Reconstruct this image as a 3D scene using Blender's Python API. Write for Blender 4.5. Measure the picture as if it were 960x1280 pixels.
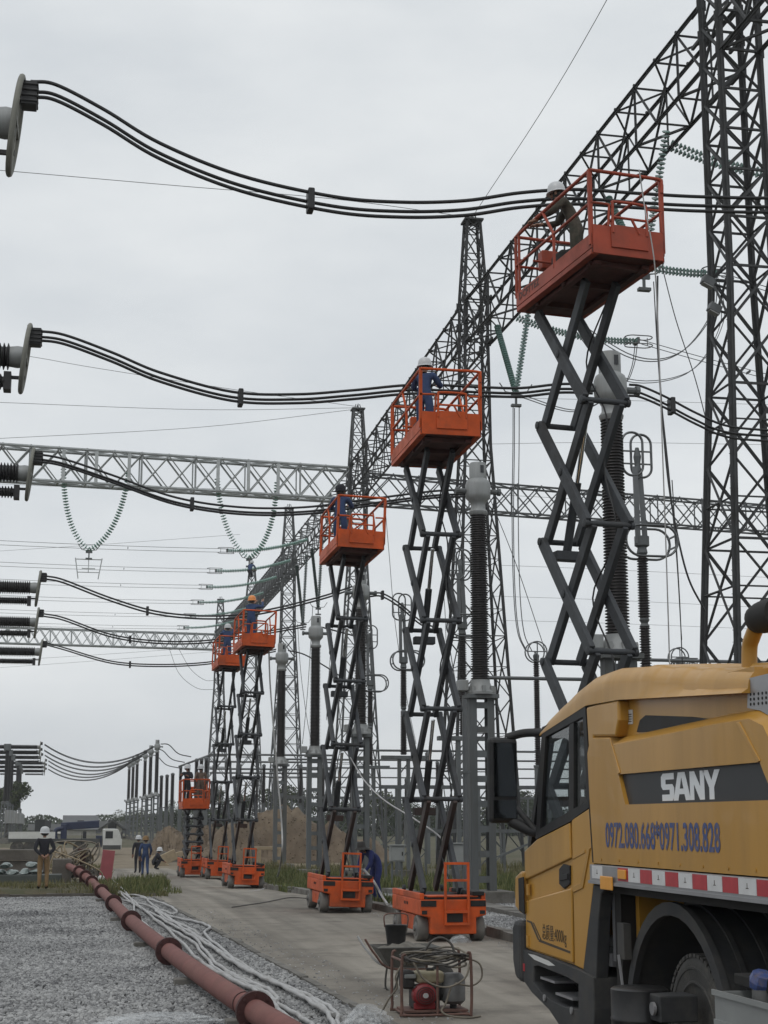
import bpy, bmesh, math, random
import numpy as np
from mathutils import Vector, Matrix, Quaternion

for o in list(bpy.data.objects):
    bpy.data.objects.remove(o)
SC = bpy.context.scene
COL = SC.collection
random.seed(7)
RNG = np.random.default_rng(7)
R = math.radians

# ------------------------------------------------------------------ camera
CAM_H = 2.0
PITCH = math.atan(387 / 1922.0)
YAW = math.atan(386 * math.cos(PITCH) / 1922.0)      # road direction (+Y) lies left of the heading
cam_d = bpy.data.cameras.new('camera')
cam_d.sensor_fit = 'HORIZONTAL'
cam_d.sensor_width = 36
cam_d.lens = 36 * 1922 / 960.0
cam_d.clip_start = 0.1
cam_d.clip_end = 6000
cam = bpy.data.objects.new('camera', cam_d)
cam.location = (0, 0, CAM_H)
cam.rotation_euler = (R(90) + PITCH, 0, -YAW)
COL.objects.link(cam)
SC.camera = cam

# ------------------------------------------------------------------ sky
SUN_EL, SUN_AZ = R(58), R(215)
wd = bpy.data.worlds.new('World')
SC.world = wd
wd.use_nodes = True
nt = wd.node_tree
nt.nodes.clear()
out = nt.nodes.new('ShaderNodeOutputWorld')
bg = nt.nodes.new('ShaderNodeBackground')
sky = nt.nodes.new('ShaderNodeTexSky')
sky.sky_type = 'NISHITA'
sky.sun_disc = False
sky.sun_elevation = SUN_EL
sky.sun_rotation = SUN_AZ
sky.dust_density = 4.0
hsv = nt.nodes.new('ShaderNodeHueSaturation')
hsv.inputs['Saturation'].default_value = 0.25
hsv.inputs['Value'].default_value = 1.0
nt.links.new(sky.outputs[0], hsv.inputs['Color'])
tc = nt.nodes.new('ShaderNodeTexCoord')
mp = nt.nodes.new('ShaderNodeMapping')
mp.inputs['Scale'].default_value = (1.6, 1.6, 4.5)
nt.links.new(tc.outputs['Generated'], mp.inputs['Vector'])
nz = nt.nodes.new('ShaderNodeTexNoise')
nz.inputs['Scale'].default_value = 2.3
nz.inputs['Detail'].default_value = 5
nz.inputs['Roughness'].default_value = 0.52
nt.links.new(mp.outputs[0], nz.inputs['Vector'])
cr = nt.nodes.new('ShaderNodeValToRGB')          # an even stratus deck: a touch bluer where it is thicker
cr.color_ramp.elements[0].position = 0.34
cr.color_ramp.elements[0].color = (5.6, 5.95, 6.25, 1)
cr.color_ramp.elements[1].position = 0.68
cr.color_ramp.elements[1].color = (7.0, 7.25, 7.38, 1)
nt.links.new(nz.outputs['Fac'], cr.inputs['Fac'])
mx = nt.nodes.new('ShaderNodeMix')
mx.data_type = 'RGBA'
mx.inputs['Factor'].default_value = 0.93          # cloud cover over the clear sky
nt.links.new(hsv.outputs[0], mx.inputs['A'])
nt.links.new(cr.outputs[0], mx.inputs['B'])
nt.links.new(mx.outputs['Result'], bg.inputs['Color'])
bg.inputs['Strength'].default_value = 0.112
nt.links.new(bg.outputs[0], out.inputs['Surface'])

sun_d = bpy.data.lights.new('sun', 'SUN')
sun_d.energy = 0.6
sun_d.angle = R(25)
sun_d.color = (1.0, 0.975, 0.94)
sun = bpy.data.objects.new('sun', sun_d)
sd = Vector((math.sin(SUN_AZ) * math.cos(SUN_EL), math.cos(SUN_AZ) * math.cos(SUN_EL), math.sin(SUN_EL)))
sun.rotation_euler = sd.to_track_quat('Z', 'Y').to_euler()
sun.location = (0, 0, 60)
COL.objects.link(sun)

SC.view_settings.view_transform = 'Standard'
SC.view_settings.look = 'None'
SC.view_settings.exposure = 0.1
SC.view_settings.gamma = 1.0
SC.view_settings.use_curve_mapping = False
SC.render.engine = 'CYCLES'
SC.cycles.use_denoising = True
SC.cycles.max_bounces = 6
SC.cycles.diffuse_bounces = 3
SC.cycles.glossy_bounces = 3
SC.cycles.transmission_bounces = 5
SC.cycles.transparent_max_bounces = 8
SC.cycles.caustics_reflective = False
SC.cycles.caustics_refractive = False

# surveying helpers: where the sight line of a photo point meets a plane of the place
_f = 1922.0
_fh = Vector((math.sin(YAW), math.cos(YAW), 0))
_R = Vector((math.cos(YAW), -math.sin(YAW), 0))
_F = _fh * math.cos(PITCH) + Vector((0, 0, math.sin(PITCH)))
_U = -_fh * math.sin(PITCH) + Vector((0, 0, math.cos(PITCH)))
_C = Vector((0, 0, CAM_H))
def ray(u, v): return _F * _f + _R * (u - 480) - _U * (v - 640)
def aty(u, v, Y): r = ray(u, v); return _C + r * (Y / r.y)
def atx(u, v, X): r = ray(u, v); return _C + r * (X / r.x)
def atz(u, v, z): r = ray(u, v); return _C + r * ((z - CAM_H) / r.z)

# ------------------------------------------------------------------ materials
M = {}
def mat(name, col, rough=0.6, metal=0.0, var=0.0, vscale=3.0, dirt=None, dirt_amt=0.0, bump=0.0, bscale=40.0, coat=0.0, spec=0.5, detail=6, streak=False):
    """principled material, colour broken up by noise, optional second 'dirt' colour in patches, optional fine relief"""
    m = bpy.data.materials.new(name)
    m.use_nodes = True
    n = m.node_tree.nodes; l = m.node_tree.links
    b = n['Principled BSDF']
    b.inputs['Base Color'].default_value = (*col, 1)
    b.inputs['Roughness'].default_value = rough
    b.inputs['Metallic'].default_value = metal
    b.inputs['Coat Weight'].default_value = coat
    b.inputs['Specular IOR Level'].default_value = spec
    t = n.new('ShaderNodeTexCoord')
    oi = n.new('ShaderNodeObjectInfo'); sc_ = n.new('ShaderNodeVectorMath'); sc_.operation = 'SCALE'; sc_.inputs[0].default_value = (37.0, 61.0, 13.0)
    l.new(oi.outputs['Random'], sc_.inputs['Scale'])
    ad = n.new('ShaderNodeVectorMath'); l.new(t.outputs['Object'], ad.inputs[0]); l.new(sc_.outputs[0], ad.inputs[1])
    src = ad.outputs[0]                                   # every piece wears differently
    if streak:
        mpn = n.new('ShaderNodeMapping'); mpn.inputs['Scale'].default_value = (1, 1, 0.12)
        l.new(src, mpn.inputs[0]); src = mpn.outputs[0]
    cur = None
    if var > 0:
        z = n.new('ShaderNodeTexNoise'); z.inputs['Scale'].default_value = vscale; z.inputs['Detail'].default_value = detail
        z.inputs['Roughness'].default_value = 0.62
        l.new(src, z.inputs['Vector'])
        r = n.new('ShaderNodeValToRGB')
        r.color_ramp.elements[0].position = 0.28; r.color_ramp.elements[1].position = 0.74
        r.color_ramp.elements[0].color = (*[c * (1 - var) for c in col], 1)
        r.color_ramp.elements[1].color = (*[min(1, c * (1 + var)) for c in col], 1)
        l.new(z.outputs['Fac'], r.inputs['Fac'])
        cur = r.outputs['Color']
    if dirt is not None:
        z2 = n.new('ShaderNodeTexNoise'); z2.inputs['Scale'].default_value = vscale * 0.45; z2.inputs['Detail'].default_value = 8
        z2.inputs['Roughness'].default_value = 0.7
        l.new(src, z2.inputs['Vector'])
        r2 = n.new('ShaderNodeValToRGB')
        r2.color_ramp.elements[0].position = 0.47; r2.color_ramp.elements[1].position = 0.66
        r2.color_ramp.elements[0].color = (0, 0, 0, 1); r2.color_ramp.elements[1].color = (dirt_amt,) * 3 + (1,)
        l.new(z2.outputs['Fac'], r2.inputs['Fac'])
        mm = n.new('ShaderNodeMix'); mm.data_type = 'RGBA'
        l.new(r2.outputs['Color'], mm.inputs['Factor'])
        if cur is not None: l.new(cur, mm.inputs['A'])
        else: mm.inputs['A'].default_value = (*col, 1)
        mm.inputs['B'].default_value = (*dirt, 1)
        cur = mm.outputs['Result']
        mr = n.new('ShaderNodeMix'); mr.data_type = 'FLOAT'
        l.new(r2.outputs['Color'], mr.inputs['Factor'])
        mr.inputs['A'].default_value = rough; mr.inputs['B'].default_value = min(1, rough + 0.25)
        l.new(mr.outputs['Result'], b.inputs['Roughness'])
    if cur is not None: l.new(cur, b.inputs['Base Color'])
    if bump > 0:
        z3 = n.new('ShaderNodeTexNoise'); z3.inputs['Scale'].default_value = bscale; z3.inputs['Detail'].default_value = 5
        l.new(t.outputs['Object'], z3.inputs['Vector'])
        bp = n.new('ShaderNodeBump'); bp.inputs['Strength'].default_value = bump; bp.inputs['Distance'].default_value = 0.02
        l.new(z3.outputs['Fac'], bp.inputs['Height'])
        l.new(bp.outputs[0], b.inputs['Normal'])
    M[name] = m
    return m

mat('tower_steel', (0.042, 0.044, 0.046), 0.75, 0.0, 0.3, 1.5, dirt=(0.03, 0.026, 0.022), dirt_amt=0.5)
mat('galvanised', (0.40, 0.42, 0.42), 0.55, 0.25, 0.22, 2.0)  # lit look of the left cross beam put into this paler grey
mat('galv_grey', (0.11, 0.12, 0.124), 0.6, 0.1, 0.25, 2.5, dirt=(0.075, 0.07, 0.06), dirt_amt=0.6, streak=True)
mat('lattice_grey', (0.085, 0.09, 0.093), 0.6, 0.1, 0.3, 1.5)
mat('alu_tube', (0.12, 0.126, 0.13), 0.45, 0.4, 0.15, 2.0)
mat('cast_alu', (0.27, 0.28, 0.28), 0.55, 0.15, 0.18, 4.0, dirt=(0.18, 0.17, 0.15), dirt_amt=0.5, streak=True)
mat('ring_grey', (0.17, 0.17, 0.145), 0.6, 0.0, 0.2, 5.0)
mat('porcelain', (0.011, 0.007, 0.0065), 0.45, 0.0, 0.25, 8.0)
mat('black_insul', (0.012, 0.011, 0.012), 0.5, 0.0, 0.2, 8.0)
mat('glass_green', (0.22, 0.40, 0.345), 0.15, 0.0, 0.2, 2.0)
mat('cable_black', (0.013, 0.013, 0.014), 0.5, 0.0, 0.2, 6.0)
mat('conductor', (0.10, 0.105, 0.11), 0.55, 0.2, 0.15, 1.0)
mat('wire_thin', (0.16, 0.165, 0.17), 0.6, 0.0)
mat('lift_orange', (0.53, 0.083, 0.016), 0.5, 0.0, 0.22, 2.6, dirt=(0.24, 0.065, 0.03), dirt_amt=0.75, spec=0.25, bump=0.05, bscale=60)
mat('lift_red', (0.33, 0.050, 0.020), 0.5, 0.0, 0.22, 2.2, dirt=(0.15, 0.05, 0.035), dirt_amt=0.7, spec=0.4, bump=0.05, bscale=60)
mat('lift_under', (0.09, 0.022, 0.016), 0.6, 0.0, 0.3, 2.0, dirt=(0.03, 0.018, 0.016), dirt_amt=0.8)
mat('arm_grey', (0.040, 0.044, 0.050), 0.6, 0.0, 0.22, 2.0, dirt=(0.028, 0.026, 0.024), dirt_amt=0.7)
mat('arm_rust', (0.042, 0.028, 0.024), 0.65, 0.0, 0.35, 3.0, dirt=(0.065, 0.03, 0.02), dirt_amt=0.6)
mat('chrome', (0.75, 0.76, 0.78), 0.15, 1.0)
mat('tyre', (0.055, 0.053, 0.05), 0.85, 0.0, 0.3, 5.0, dirt=(0.16, 0.145, 0.12), dirt_amt=0.7, bump=0.2, bscale=60)
mat('tyre_grey', (0.13, 0.125, 0.115), 0.85, 0.0, 0.25, 5.0, dirt=(0.22, 0.2, 0.175), dirt_amt=0.6)
mat('rim_steel', (0.16, 0.155, 0.15), 0.6, 0.2, 0.2, 6.0)
mat('truck_yellow', (0.47, 0.245, 0.040), 0.34, 0.0, 0.10, 1.1, dirt=(0.31, 0.185, 0.06), dirt_amt=0.7, coat=0.12, spec=0.4, streak=True, bump=0.03, bscale=9)
mat('truck_black', (0.010, 0.010, 0.011), 0.6, 0.0, 0.25, 4.0, dirt=(0.04, 0.037, 0.032), dirt_amt=0.6)
mat('truck_grey', (0.030, 0.031, 0.033), 0.7, 0.0, 0.2, 4.0, dirt=(0.085, 0.078, 0.068), dirt_amt=0.6, bump=0.08, bscale=90)
mat('band_black', (0.018, 0.019, 0.022), 0.45, 0.0, 0.1, 3.0)
mat('decal_silver', (0.75, 0.77, 0.79), 0.4)
mat('decal_blue', (0.045, 0.075, 0.21), 0.5, 0.0, 0.35, 30.0, dirt=(0.3, 0.2, 0.08), dirt_amt=0.35)
mat('decal_dark', (0.05, 0.035, 0.02), 0.55)
mat('tape_white', (0.62, 0.62, 0.62), 0.4, 0.0, 0.1, 10.0)
mat('tape_red', (0.42, 0.03, 0.04), 0.4, 0.0, 0.15, 10.0)
mat('rail_alu', (0.33, 0.33, 0.34), 0.4, 0.5, 0.15, 3.0)
mat('amber', (0.75, 0.33, 0.04), 0.3)
mat('sticker_white', (0.6, 0.6, 0.58), 0.5)
mat('under_dark', (0.012, 0.011, 0.01), 0.8, 0.0, 0.3, 4.0)
mat('tank_black', (0.014, 0.014, 0.015), 0.35, 0.0, 0.2, 3.0, dirt=(0.06, 0.055, 0.05), dirt_amt=0.5)
mat('interior_grey', (0.10, 0.10, 0.105), 0.7)
mat('mirror_face', (0.10, 0.11, 0.12), 0.06, 1.0)
mat('pipe_red', (0.16, 0.055, 0.046), 0.72, 0.0, 0.22, 4.0, dirt=(0.20, 0.10, 0.085), dirt_amt=0.7, bump=0.15, bscale=50)
mat('flange_red', (0.05, 0.014, 0.013), 0.7, 0.0, 0.3, 6.0)
mat('hose_white', (0.40, 0.40, 0.40), 0.6, 0.0, 0.12, 5.0, dirt=(0.24, 0.23, 0.21), dirt_amt=0.6)
mat('hose_dark', (0.06, 0.055, 0.05), 0.6, 0.0, 0.3, 8.0)
mat('concrete', (0.16, 0.152, 0.138), 0.9, 0.0, 0.25, 3.0, dirt=(0.075, 0.07, 0.058), dirt_amt=0.8, bump=0.25, bscale=60)
mat('precast', (0.12, 0.108, 0.095), 0.9, 0.0, 0.25, 2.0, dirt=(0.07, 0.062, 0.05), dirt_amt=0.8, bump=0.2, bscale=30)
mat('cabinet_grey', (0.24, 0.25, 0.245), 0.5, 0.0, 0.1, 3.0)
mat('helmet_white', (0.52, 0.53, 0.54), 0.35)
mat('helmet_orange', (0.72, 0.25, 0.06), 0.35)
mat('hat_dark', (0.035, 0.032, 0.03), 0.85)
mat('cloth_blue', (0.03, 0.055, 0.13), 0.9, 0.0, 0.25, 9.0)
mat('cloth_royal', (0.022, 0.03, 0.12), 0.9, 0.0, 0.25, 9.0)
mat('cloth_navy', (0.016, 0.016, 0.022), 0.9, 0.0, 0.25, 9.0)
mat('cloth_tan', (0.24, 0.155, 0.075), 0.9, 0.0, 0.2, 9.0)
mat('cloth_camo', (0.055, 0.046, 0.034), 0.9, 0.0, 0.55, 14.0, dirt=(0.035, 0.04, 0.028), dirt_amt=0.9)
mat('cloth_brown', (0.12, 0.085, 0.065), 0.9, 0.0, 0.3, 9.0)
mat('skin', (0.28, 0.15, 0.10), 0.6)
mat('boot', (0.02, 0.018, 0.016), 0.7)
mat('engine_red', (0.20, 0.014, 0.018), 0.45, 0.0, 0.2, 8.0)
mat('engine_cream', (0.34, 0.30, 0.20), 0.5, 0.0, 0.2, 8.0, dirt=(0.2, 0.17, 0.11), dirt_amt=0.6)
mat('engine_dark', (0.025, 0.024, 0.024), 0.6, 0.0, 0.3, 8.0)
mat('tank_grey', (0.12, 0.12, 0.118), 0.45, 0.2, 0.3, 4.0)
mat('frame_rust', (0.13, 0.07, 0.055), 0.7, 0.0, 0.4, 8.0)
mat('barrow_steel', (0.10, 0.098, 0.09), 0.55, 0.2, 0.4, 6.0)
mat('mortar', (0.16, 0.15, 0.13), 0.95, 0.0, 0.3, 12.0, bump=0.6, bscale=25)
mat('bark', (0.06, 0.048, 0.036), 0.95, 0.0, 0.3, 4.0)
mat('dirt_brown', (0.15, 0.115, 0.08), 0.97, 0.0, 0.3, 0.9, dirt=(0.10, 0.074, 0.053), dirt_amt=0.8, bump=0.7, bscale=5)
mat('wood_pale', (0.30, 0.24, 0.16), 0.85, 0.0, 0.2, 5.0)
mat('paint_pink', (0.30, 0.075, 0.085), 0.6, 0.0, 0.15, 4.0)
mat('crane_blue', (0.012, 0.02, 0.055), 0.45, 0.0, 0.15, 3.0)
mat('lorry_white', (0.52, 0.53, 0.51), 0.5, 0.0, 0.1, 3.0)
mat('wall_plaster', (0.36, 0.35, 0.31), 0.9, 0.0, 0.15, 1.0)
mat('roof_grey', (0.12, 0.125, 0.13), 0.85, 0.0, 0.15, 1.0)
mat('roof_dark', (0.06, 0.062, 0.06), 0.85, 0.0, 0.2, 1.0)
mat('window_dark', (0.02, 0.022, 0.025), 0.15)
mat('glass_disc', (0.20, 0.235, 0.225), 0.12, 0.0, 0.2, 3.0)
mat('hose_drab', (0.16, 0.14, 0.11), 0.7, 0.0, 0.3, 8.0)
mat('crate_teal', (0.06, 0.068, 0.062), 0.7, 0.0, 0.2, 3.0)
mat('weld_lamp', (0.25, 0.25, 0.25), 0.4)

def mat_glass(name, tint, alpha):
    m = bpy.data.materials.new(name); m.use_nodes = True
    n = m.node_tree.nodes; l = m.node_tree.links
    n.clear()
    o = n.new('ShaderNodeOutputMaterial'); t = n.new('ShaderNodeBsdfTransparent'); g = n.new('ShaderNodeBsdfGlossy')
    t.inputs[0].default_value = (*tint, 1); g.inputs['Roughness'].default_value = 0.03
    f = n.new('ShaderNodeFresnel'); f.inputs[0].default_value = 1.5
    mth = n.new('ShaderNodeMath'); mth.operation = 'MULTIPLY_ADD'; mth.inputs[1].default_value = 1.0; mth.inputs[2].default_value = alpha
    ge = n.new('ShaderNodeNewGeometry'); iv = n.new('ShaderNodeMath'); iv.operation = 'SUBTRACT'; iv.inputs[0].default_value = 1.0
    l.new(ge.outputs['Backfacing'], iv.inputs[1])          # a thin pane reflects once, at the face the light meets first
    mu = n.new('ShaderNodeMath'); mu.operation = 'MULTIPLY'; l.new(f.outputs[0], mu.inputs[0]); l.new(iv.outputs[0], mu.inputs[1])
    l.new(mu.outputs[0], mth.inputs[0])
    x = n.new('ShaderNodeMixShader')
    l.new(mth.outputs[0], x.inputs[0]); l.new(t.outputs[0], x.inputs[1]); l.new(g.outputs[0], x.inputs[2])
    l.new(x.outputs[0], o.inputs[0])
    M[name] = m
mat_glass('cab_glass', (0.86, 0.88, 0.88), 0.03)
def mat_plastic(name, col, a):
    m = bpy.data.materials.new(name); m.use_nodes = True
    n = m.node_tree.nodes; l = m.node_tree.links
    b = n['Principled BSDF']; b.inputs['Base Color'].default_value = (*col, 1); b.inputs['Roughness'].default_value = 0.25
    b.inputs['Alpha'].default_value = a
    M[name] = m
mat_plastic('plastic_bag', (0.66, 0.68, 0.69), 0.27)
def mat_leaf(name, c1, c2):
    m = bpy.data.materials.new(name); m.use_nodes = True
    n = m.node_tree.nodes; l = m.node_tree.links
    b = n['Principled BSDF']; b.inputs['Roughness'].default_value = 0.7
    b.inputs['Specular IOR Level'].default_value = 0.25
    g = n.new('ShaderNodeNewGeometry'); r = n.new('ShaderNodeValToRGB')
    r.color_ramp.elements[0].color = (*c1, 1); r.color_ramp.elements[1].color = (*c2, 1)
    l.new(g.outputs['Random Per Island'], r.inputs[0]); l.new(r.outputs[0], b.inputs['Base Color'])
    M[name] = m
mat_leaf('leaf_dark', (0.018, 0.03, 0.014), (0.05, 0.068, 0.03))
mat_leaf('leaf_mid', (0.03, 0.045, 0.018), (0.075, 0.09, 0.038))
mat_leaf('grass_blade', (0.075, 0.08, 0.032), (0.20, 0.18, 0.085))
mat_leaf('grass_green', (0.055, 0.08, 0.024), (0.17, 0.17, 0.07))

# ------------------------------------------------------------------ mesh building
class MB:
    """collects shapes, then links them as ONE mesh object"""
    def __init__(s): s.v = []; s.f = []; s.mi = []; s.cur = 0
    def add(s, vs, fs):
        b = len(s.v); s.v += [tuple(x) for x in vs]
        for f in fs: s.f.append([b + i for i in f]); s.mi.append(s.cur)
        return s
    def box(s, c, d, rot=None):
        x, y, z = d[0] / 2, d[1] / 2, d[2] / 2
        P = [Vector(p) for p in ((-x, -y, -z), (x, -y, -z), (x, y, -z), (-x, y, -z), (-x, -y, z), (x, -y, z), (x, y, z), (-x, y, z))]
        if rot is not None: P = [rot @ p for p in P]
        c = Vector(c)
        return s.add([c + p for p in P], [(0, 3, 2, 1), (4, 5, 6, 7), (0, 1, 5, 4), (1, 2, 6, 5), (2, 3, 7, 6), (3, 0, 4, 7)])
    def bb(s, a, b):
        return s.box([(a[i] + b[i]) / 2 for i in range(3)], [abs(b[i] - a[i]) for i in range(3)])
    def bar(s, p, q, w, h=None, up=None):
        p, q = Vector(p), Vector(q); h = h or w
        d = (q - p); L = d.length
        if L < 1e-6: return s
        d.normalize(); u = Vector(up or (0, 0, 1))
        if abs(d.dot(u)) > 0.98: u = Vector((0, 1, 0)) if abs(d.y) < 0.9 else Vector((1, 0, 0))
        x = d.cross(u).normalized(); y = x.cross(d).normalized()
        P = []
        for e in (p, q):
            P += [e - x * w / 2 - y * h / 2, e + x * w / 2 - y * h / 2, e + x * w / 2 + y * h / 2, e - x * w / 2 + y * h / 2]
        return s.add(P, [(0, 3, 2, 1), (4, 5, 6, 7), (0, 1, 5, 4), (1, 2, 6, 5), (2, 3, 7, 6), (3, 0, 4, 7)])
    def tube(s, pts, r, n=8, closed=False, caps=True):
        P = [Vector(p) for p in pts]; N = len(P)
        rr = r if isinstance(r, (list, tuple)) else [r] * N
        vs = []; prev = None
        for i in range(N):
            a = P[(i - 1) % N] if (closed or i > 0) else P[i]
            b = P[(i + 1) % N] if (closed or i < N - 1) else P[i]
            t = (b - a)
            t = t.normalized() if t.length > 1e-9 else Vector((0, 0, 1))
            if prev is None:
                u = Vector((0, 0, 1)) if abs(t.z) < 0.9 else Vector((1, 0, 0))
                x = t.cross(u).normalized()
            else:
                x = prev - t * prev.dot(t)
                x = x.normalized() if x.length > 1e-6 else t.orthogonal().normalized()
            prev = x; y = t.cross(x)
            for k in range(n):
                an = 2 * math.pi * k / n
                vs.append(P[i] + (x * math.cos(an) + y * math.sin(an)) * rr[i])
        fs = []
        for i in range(N if closed else N - 1):
            j = (i + 1) % N
            for k in range(n):
                k2 = (k + 1) % n
                fs.append((i * n + k, i * n + k2, j * n + k2, j * n + k))
        if caps and not closed:
            fs.append(tuple(range(n - 1, -1, -1))); fs.append(tuple((N - 1) * n + k for k in range(n)))
        return s.add(vs, fs)
    def lathe(s, prof, c=(0, 0, 0), axis='Z', n=20, rot=None):
        """prof: (radius, height) pairs"""
        c = Vector(c); vs = []
        for r, h in prof:
            for k in range(n):
                a = 2 * math.pi * k / n
                p = Vector((r * math.cos(a), r * math.sin(a), h))
                if axis == 'X': p = Vector((p.z, p.x, p.y))
                elif axis == 'Y': p = Vector((p.y, p.z, p.x))
                if rot is not None: p = rot @ p
                vs.append(c + p)
        fs = []
        for i in range(len(prof) - 1):
            for k in range(n):
                k2 = (k + 1) % n
                fs.append((i * n + k, i * n + k2, (i + 1) * n + k2, (i + 1) * n + k))
        if prof[0][0] > 1e-6: fs.append(tuple(range(n - 1, -1, -1)))
        if prof[-1][0] > 1e-6: fs.append(tuple((len(prof) - 1) * n + k for k in range(n)))
        return s.add(vs, fs)
    def prism(s, poly, axis, a, b):
        """poly of 2-D points in the plane normal to axis, swept from a to b along it"""
        def P(p, t):
            return {'X': (t, p[0], p[1]), 'Y': (p[0], t, p[1]), 'Z': (p[0], p[1], t)}[axis]
        n = len(poly)
        vs = [P(p, a) for p in poly] + [P(p, b) for p in poly]
        fs = [tuple(range(n - 1, -1, -1)), tuple(range(n, 2 * n))] + [(i, (i + 1) % n, n + (i + 1) % n, n + i) for i in range(n)]
        return s.add(vs, fs)
    def ringprism(s, outer, inner, axis, a, b):
        """plate with a hole: outer and inner loops of equal length"""
        def P(p, t):
            return {'X': (t, p[0], p[1]), 'Y': (p[0], t, p[1]), 'Z': (p[0], p[1], t)}[axis]
        n = len(outer)
        vs = [P(p, a) for p in outer] + [P(p, a) for p in inner] + [P(p, b) for p in outer] + [P(p, b) for p in inner]
        fs = []
        for i in range(n):
            j = (i + 1) % n
            fs += [(i, n + i, n + j, j), (2 * n + i, 2 * n + j, 3 * n + j, 3 * n + i), (i, j, 2 * n + j, 2 * n + i), (n + i, 3 * n + i, 3 * n + j, n + j)]
        return s.add(vs, fs)
    def mesh(s, name, mats, smooth=None):
        me = bpy.data.meshes.new(name)
        me.from_pydata(s.v, [], s.f)
        mats = mats if isinstance(mats, (list, tuple)) else [mats]
        for m in mats: me.materials.append(M[m])
        if len(mats) > 1: me.polygons.foreach_set('material_index', s.mi)
        bm = bmesh.new(); bm.from_mesh(me)
        bmesh.ops.recalc_face_normals(bm, faces=bm.faces)
        bm.to_mesh(me); bm.free()
        if smooth is not None:
            me.polygons.foreach_set('use_smooth', [True] * len(me.polygons))
            me.set_sharp_from_angle(angle=R(smooth))
        me.update()
        return me
    def build(s, name, mats, parent=None, smooth=None, bevel=0.0, seg=2, kind=None, world=False):
        return link(name, s.mesh(name, mats, smooth), parent, bevel, seg, kind, world)

def link(name, me, parent=None, bevel=0.0, seg=2, kind=None, world=False):
    o = bpy.data.objects.new(name, me)
    COL.objects.link(o)
    if parent is not None:
        o.parent = parent
        if world: o.location = tuple(-Vector(root_loc(parent)))
    if bevel > 0:
        bv = o.modifiers.new('edge', 'BEVEL'); bv.width = bevel; bv.segments = seg; bv.limit_method = 'ANGLE'; bv.angle_limit = R(35)
        bv.harden_normals = False
    if kind: o['kind'] = kind
    return o
def root_loc(o):
    t = Vector((0, 0, 0))
    while o is not None:
        t += o.location; o = o.parent
    return t
def empty(name, loc=(0, 0, 0), rz=0.0):
    o = bpy.data.objects.new(name, None)
    o.empty_display_size = 0.2
    o.location = loc; o.rotation_euler = (0, 0, rz)
    COL.objects.link(o)
    return o
def tag(o, label=None, cat=None, group=None, kind=None):
    if label: o['label'] = label
    if cat: o['category'] = cat
    if group: o['group'] = group
    if kind: o['kind'] = kind
    return o
def thing(name, label, cat, loc=(0, 0, 0), rz=0.0, group=None):
    return tag(empty(name, loc, rz), label, cat, group)

# an angle-iron bar of unit length and width, shared by every lattice member that is an object of its own
_bars = {}
def bar_mesh(m):
    if m not in _bars:
        t = 0.16
        _bars[m] = MB().prism([(-.5, -.5), (.5, -.5), (.5, -.5 + t), (-.5 + t, -.5 + t), (-.5 + t, .5), (-.5, .5)], 'Z', 0, 1).mesh('angle_bar', m)
    return _bars[m]
def member(name, parent, p, q, w, m, roll=0.0):
    p, q = Vector(p), Vector(q); d = q - p
    o = bpy.data.objects.new(name, bar_mesh(m)); COL.objects.link(o)
    o.parent = parent
    qt = d.to_track_quat('Z', 'Y') @ Quaternion((0, 0, 1), roll)
    o.rotation_mode = 'QUATERNION'
    o.rotation_quaternion = qt
    o.location = p - root_loc(parent)
    o.scale = (w, w, d.length)
    return o
def catenary(p, q, sag, n=24):
    p, q = Vector(p), Vector(q)
    return [p.lerp(q, i / n) - Vector((0, 0, sag * 4 * (i / n) * (1 - i / n))) for i in range(n + 1)]
def spline(pts, k=8):
    P = [Vector(p) for p in pts]; P = [P[0] * 2 - P[1]] + P + [P[-1] * 2 - P[-2]]
    outp = []
    for i in range(1, len(P) - 2):
        for j in range(k):
            t = j / k; a, b, c, d = P[i - 1], P[i], P[i + 1], P[i + 2]
            outp.append(0.5 * ((2 * b) + (c - a) * t + (2 * a - 5 * b + 4 * c - d) * t * t + (3 * b - a - 3 * c + d) * t ** 3))
    outp.append(P[-2])
    return outp
def circle(c, r, ax, n=24, r2=None):
    """loop of points round c in the plane normal to ax; r2 gives an ellipse"""
    c = Vector(c); r2 = r2 or r
    e = {'X': ((0, 1, 0), (0, 0, 1)), 'Y': ((1, 0, 0), (0, 0, 1)), 'Z': ((1, 0, 0), (0, 1, 0))}[ax]
    return [c + Vector(e[0]) * r * math.cos(2 * math.pi * i / n) + Vector(e[1]) * r2 * math.sin(2 * math.pi * i / n) for i in range(n)]
def oval(c, hw, hh, ax, n=7):
    """stadium-shaped loop: half width hw, half height hh, rounded ends, in the plane normal to ax"""
    c = Vector(c); r = min(hw, hh) * 0.95
    e = {'X': ((0, 1, 0), (0, 0, 1)), 'Y': ((1, 0, 0), (0, 0, 1)), 'Z': ((1, 0, 0), (0, 1, 0))}[ax]
    A, B = Vector(e[0]), Vector(e[1]); L = []
    for sx, sy, a0 in ((1, 1, 0), (-1, 1, 90), (-1, -1, 180), (1, -1, 270)):
        for i in range(n):
            a = R(a0 + 90 * i / (n - 1))
            L.append(c + A * (sx * (hw - r) + r * math.cos(a)) + B * (sy * (hh - r) + r * math.sin(a)))
    return L
def ground_z(Y):
    if Y < 42: return 0.0
    if Y < 52: return -0.167 * (Y - 42) / 10
    if Y < 68: return -0.167 - 0.16 * (Y - 52) / 16
    return -0.327 - 0.06 * min(1, (Y - 68) / 15)
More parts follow.
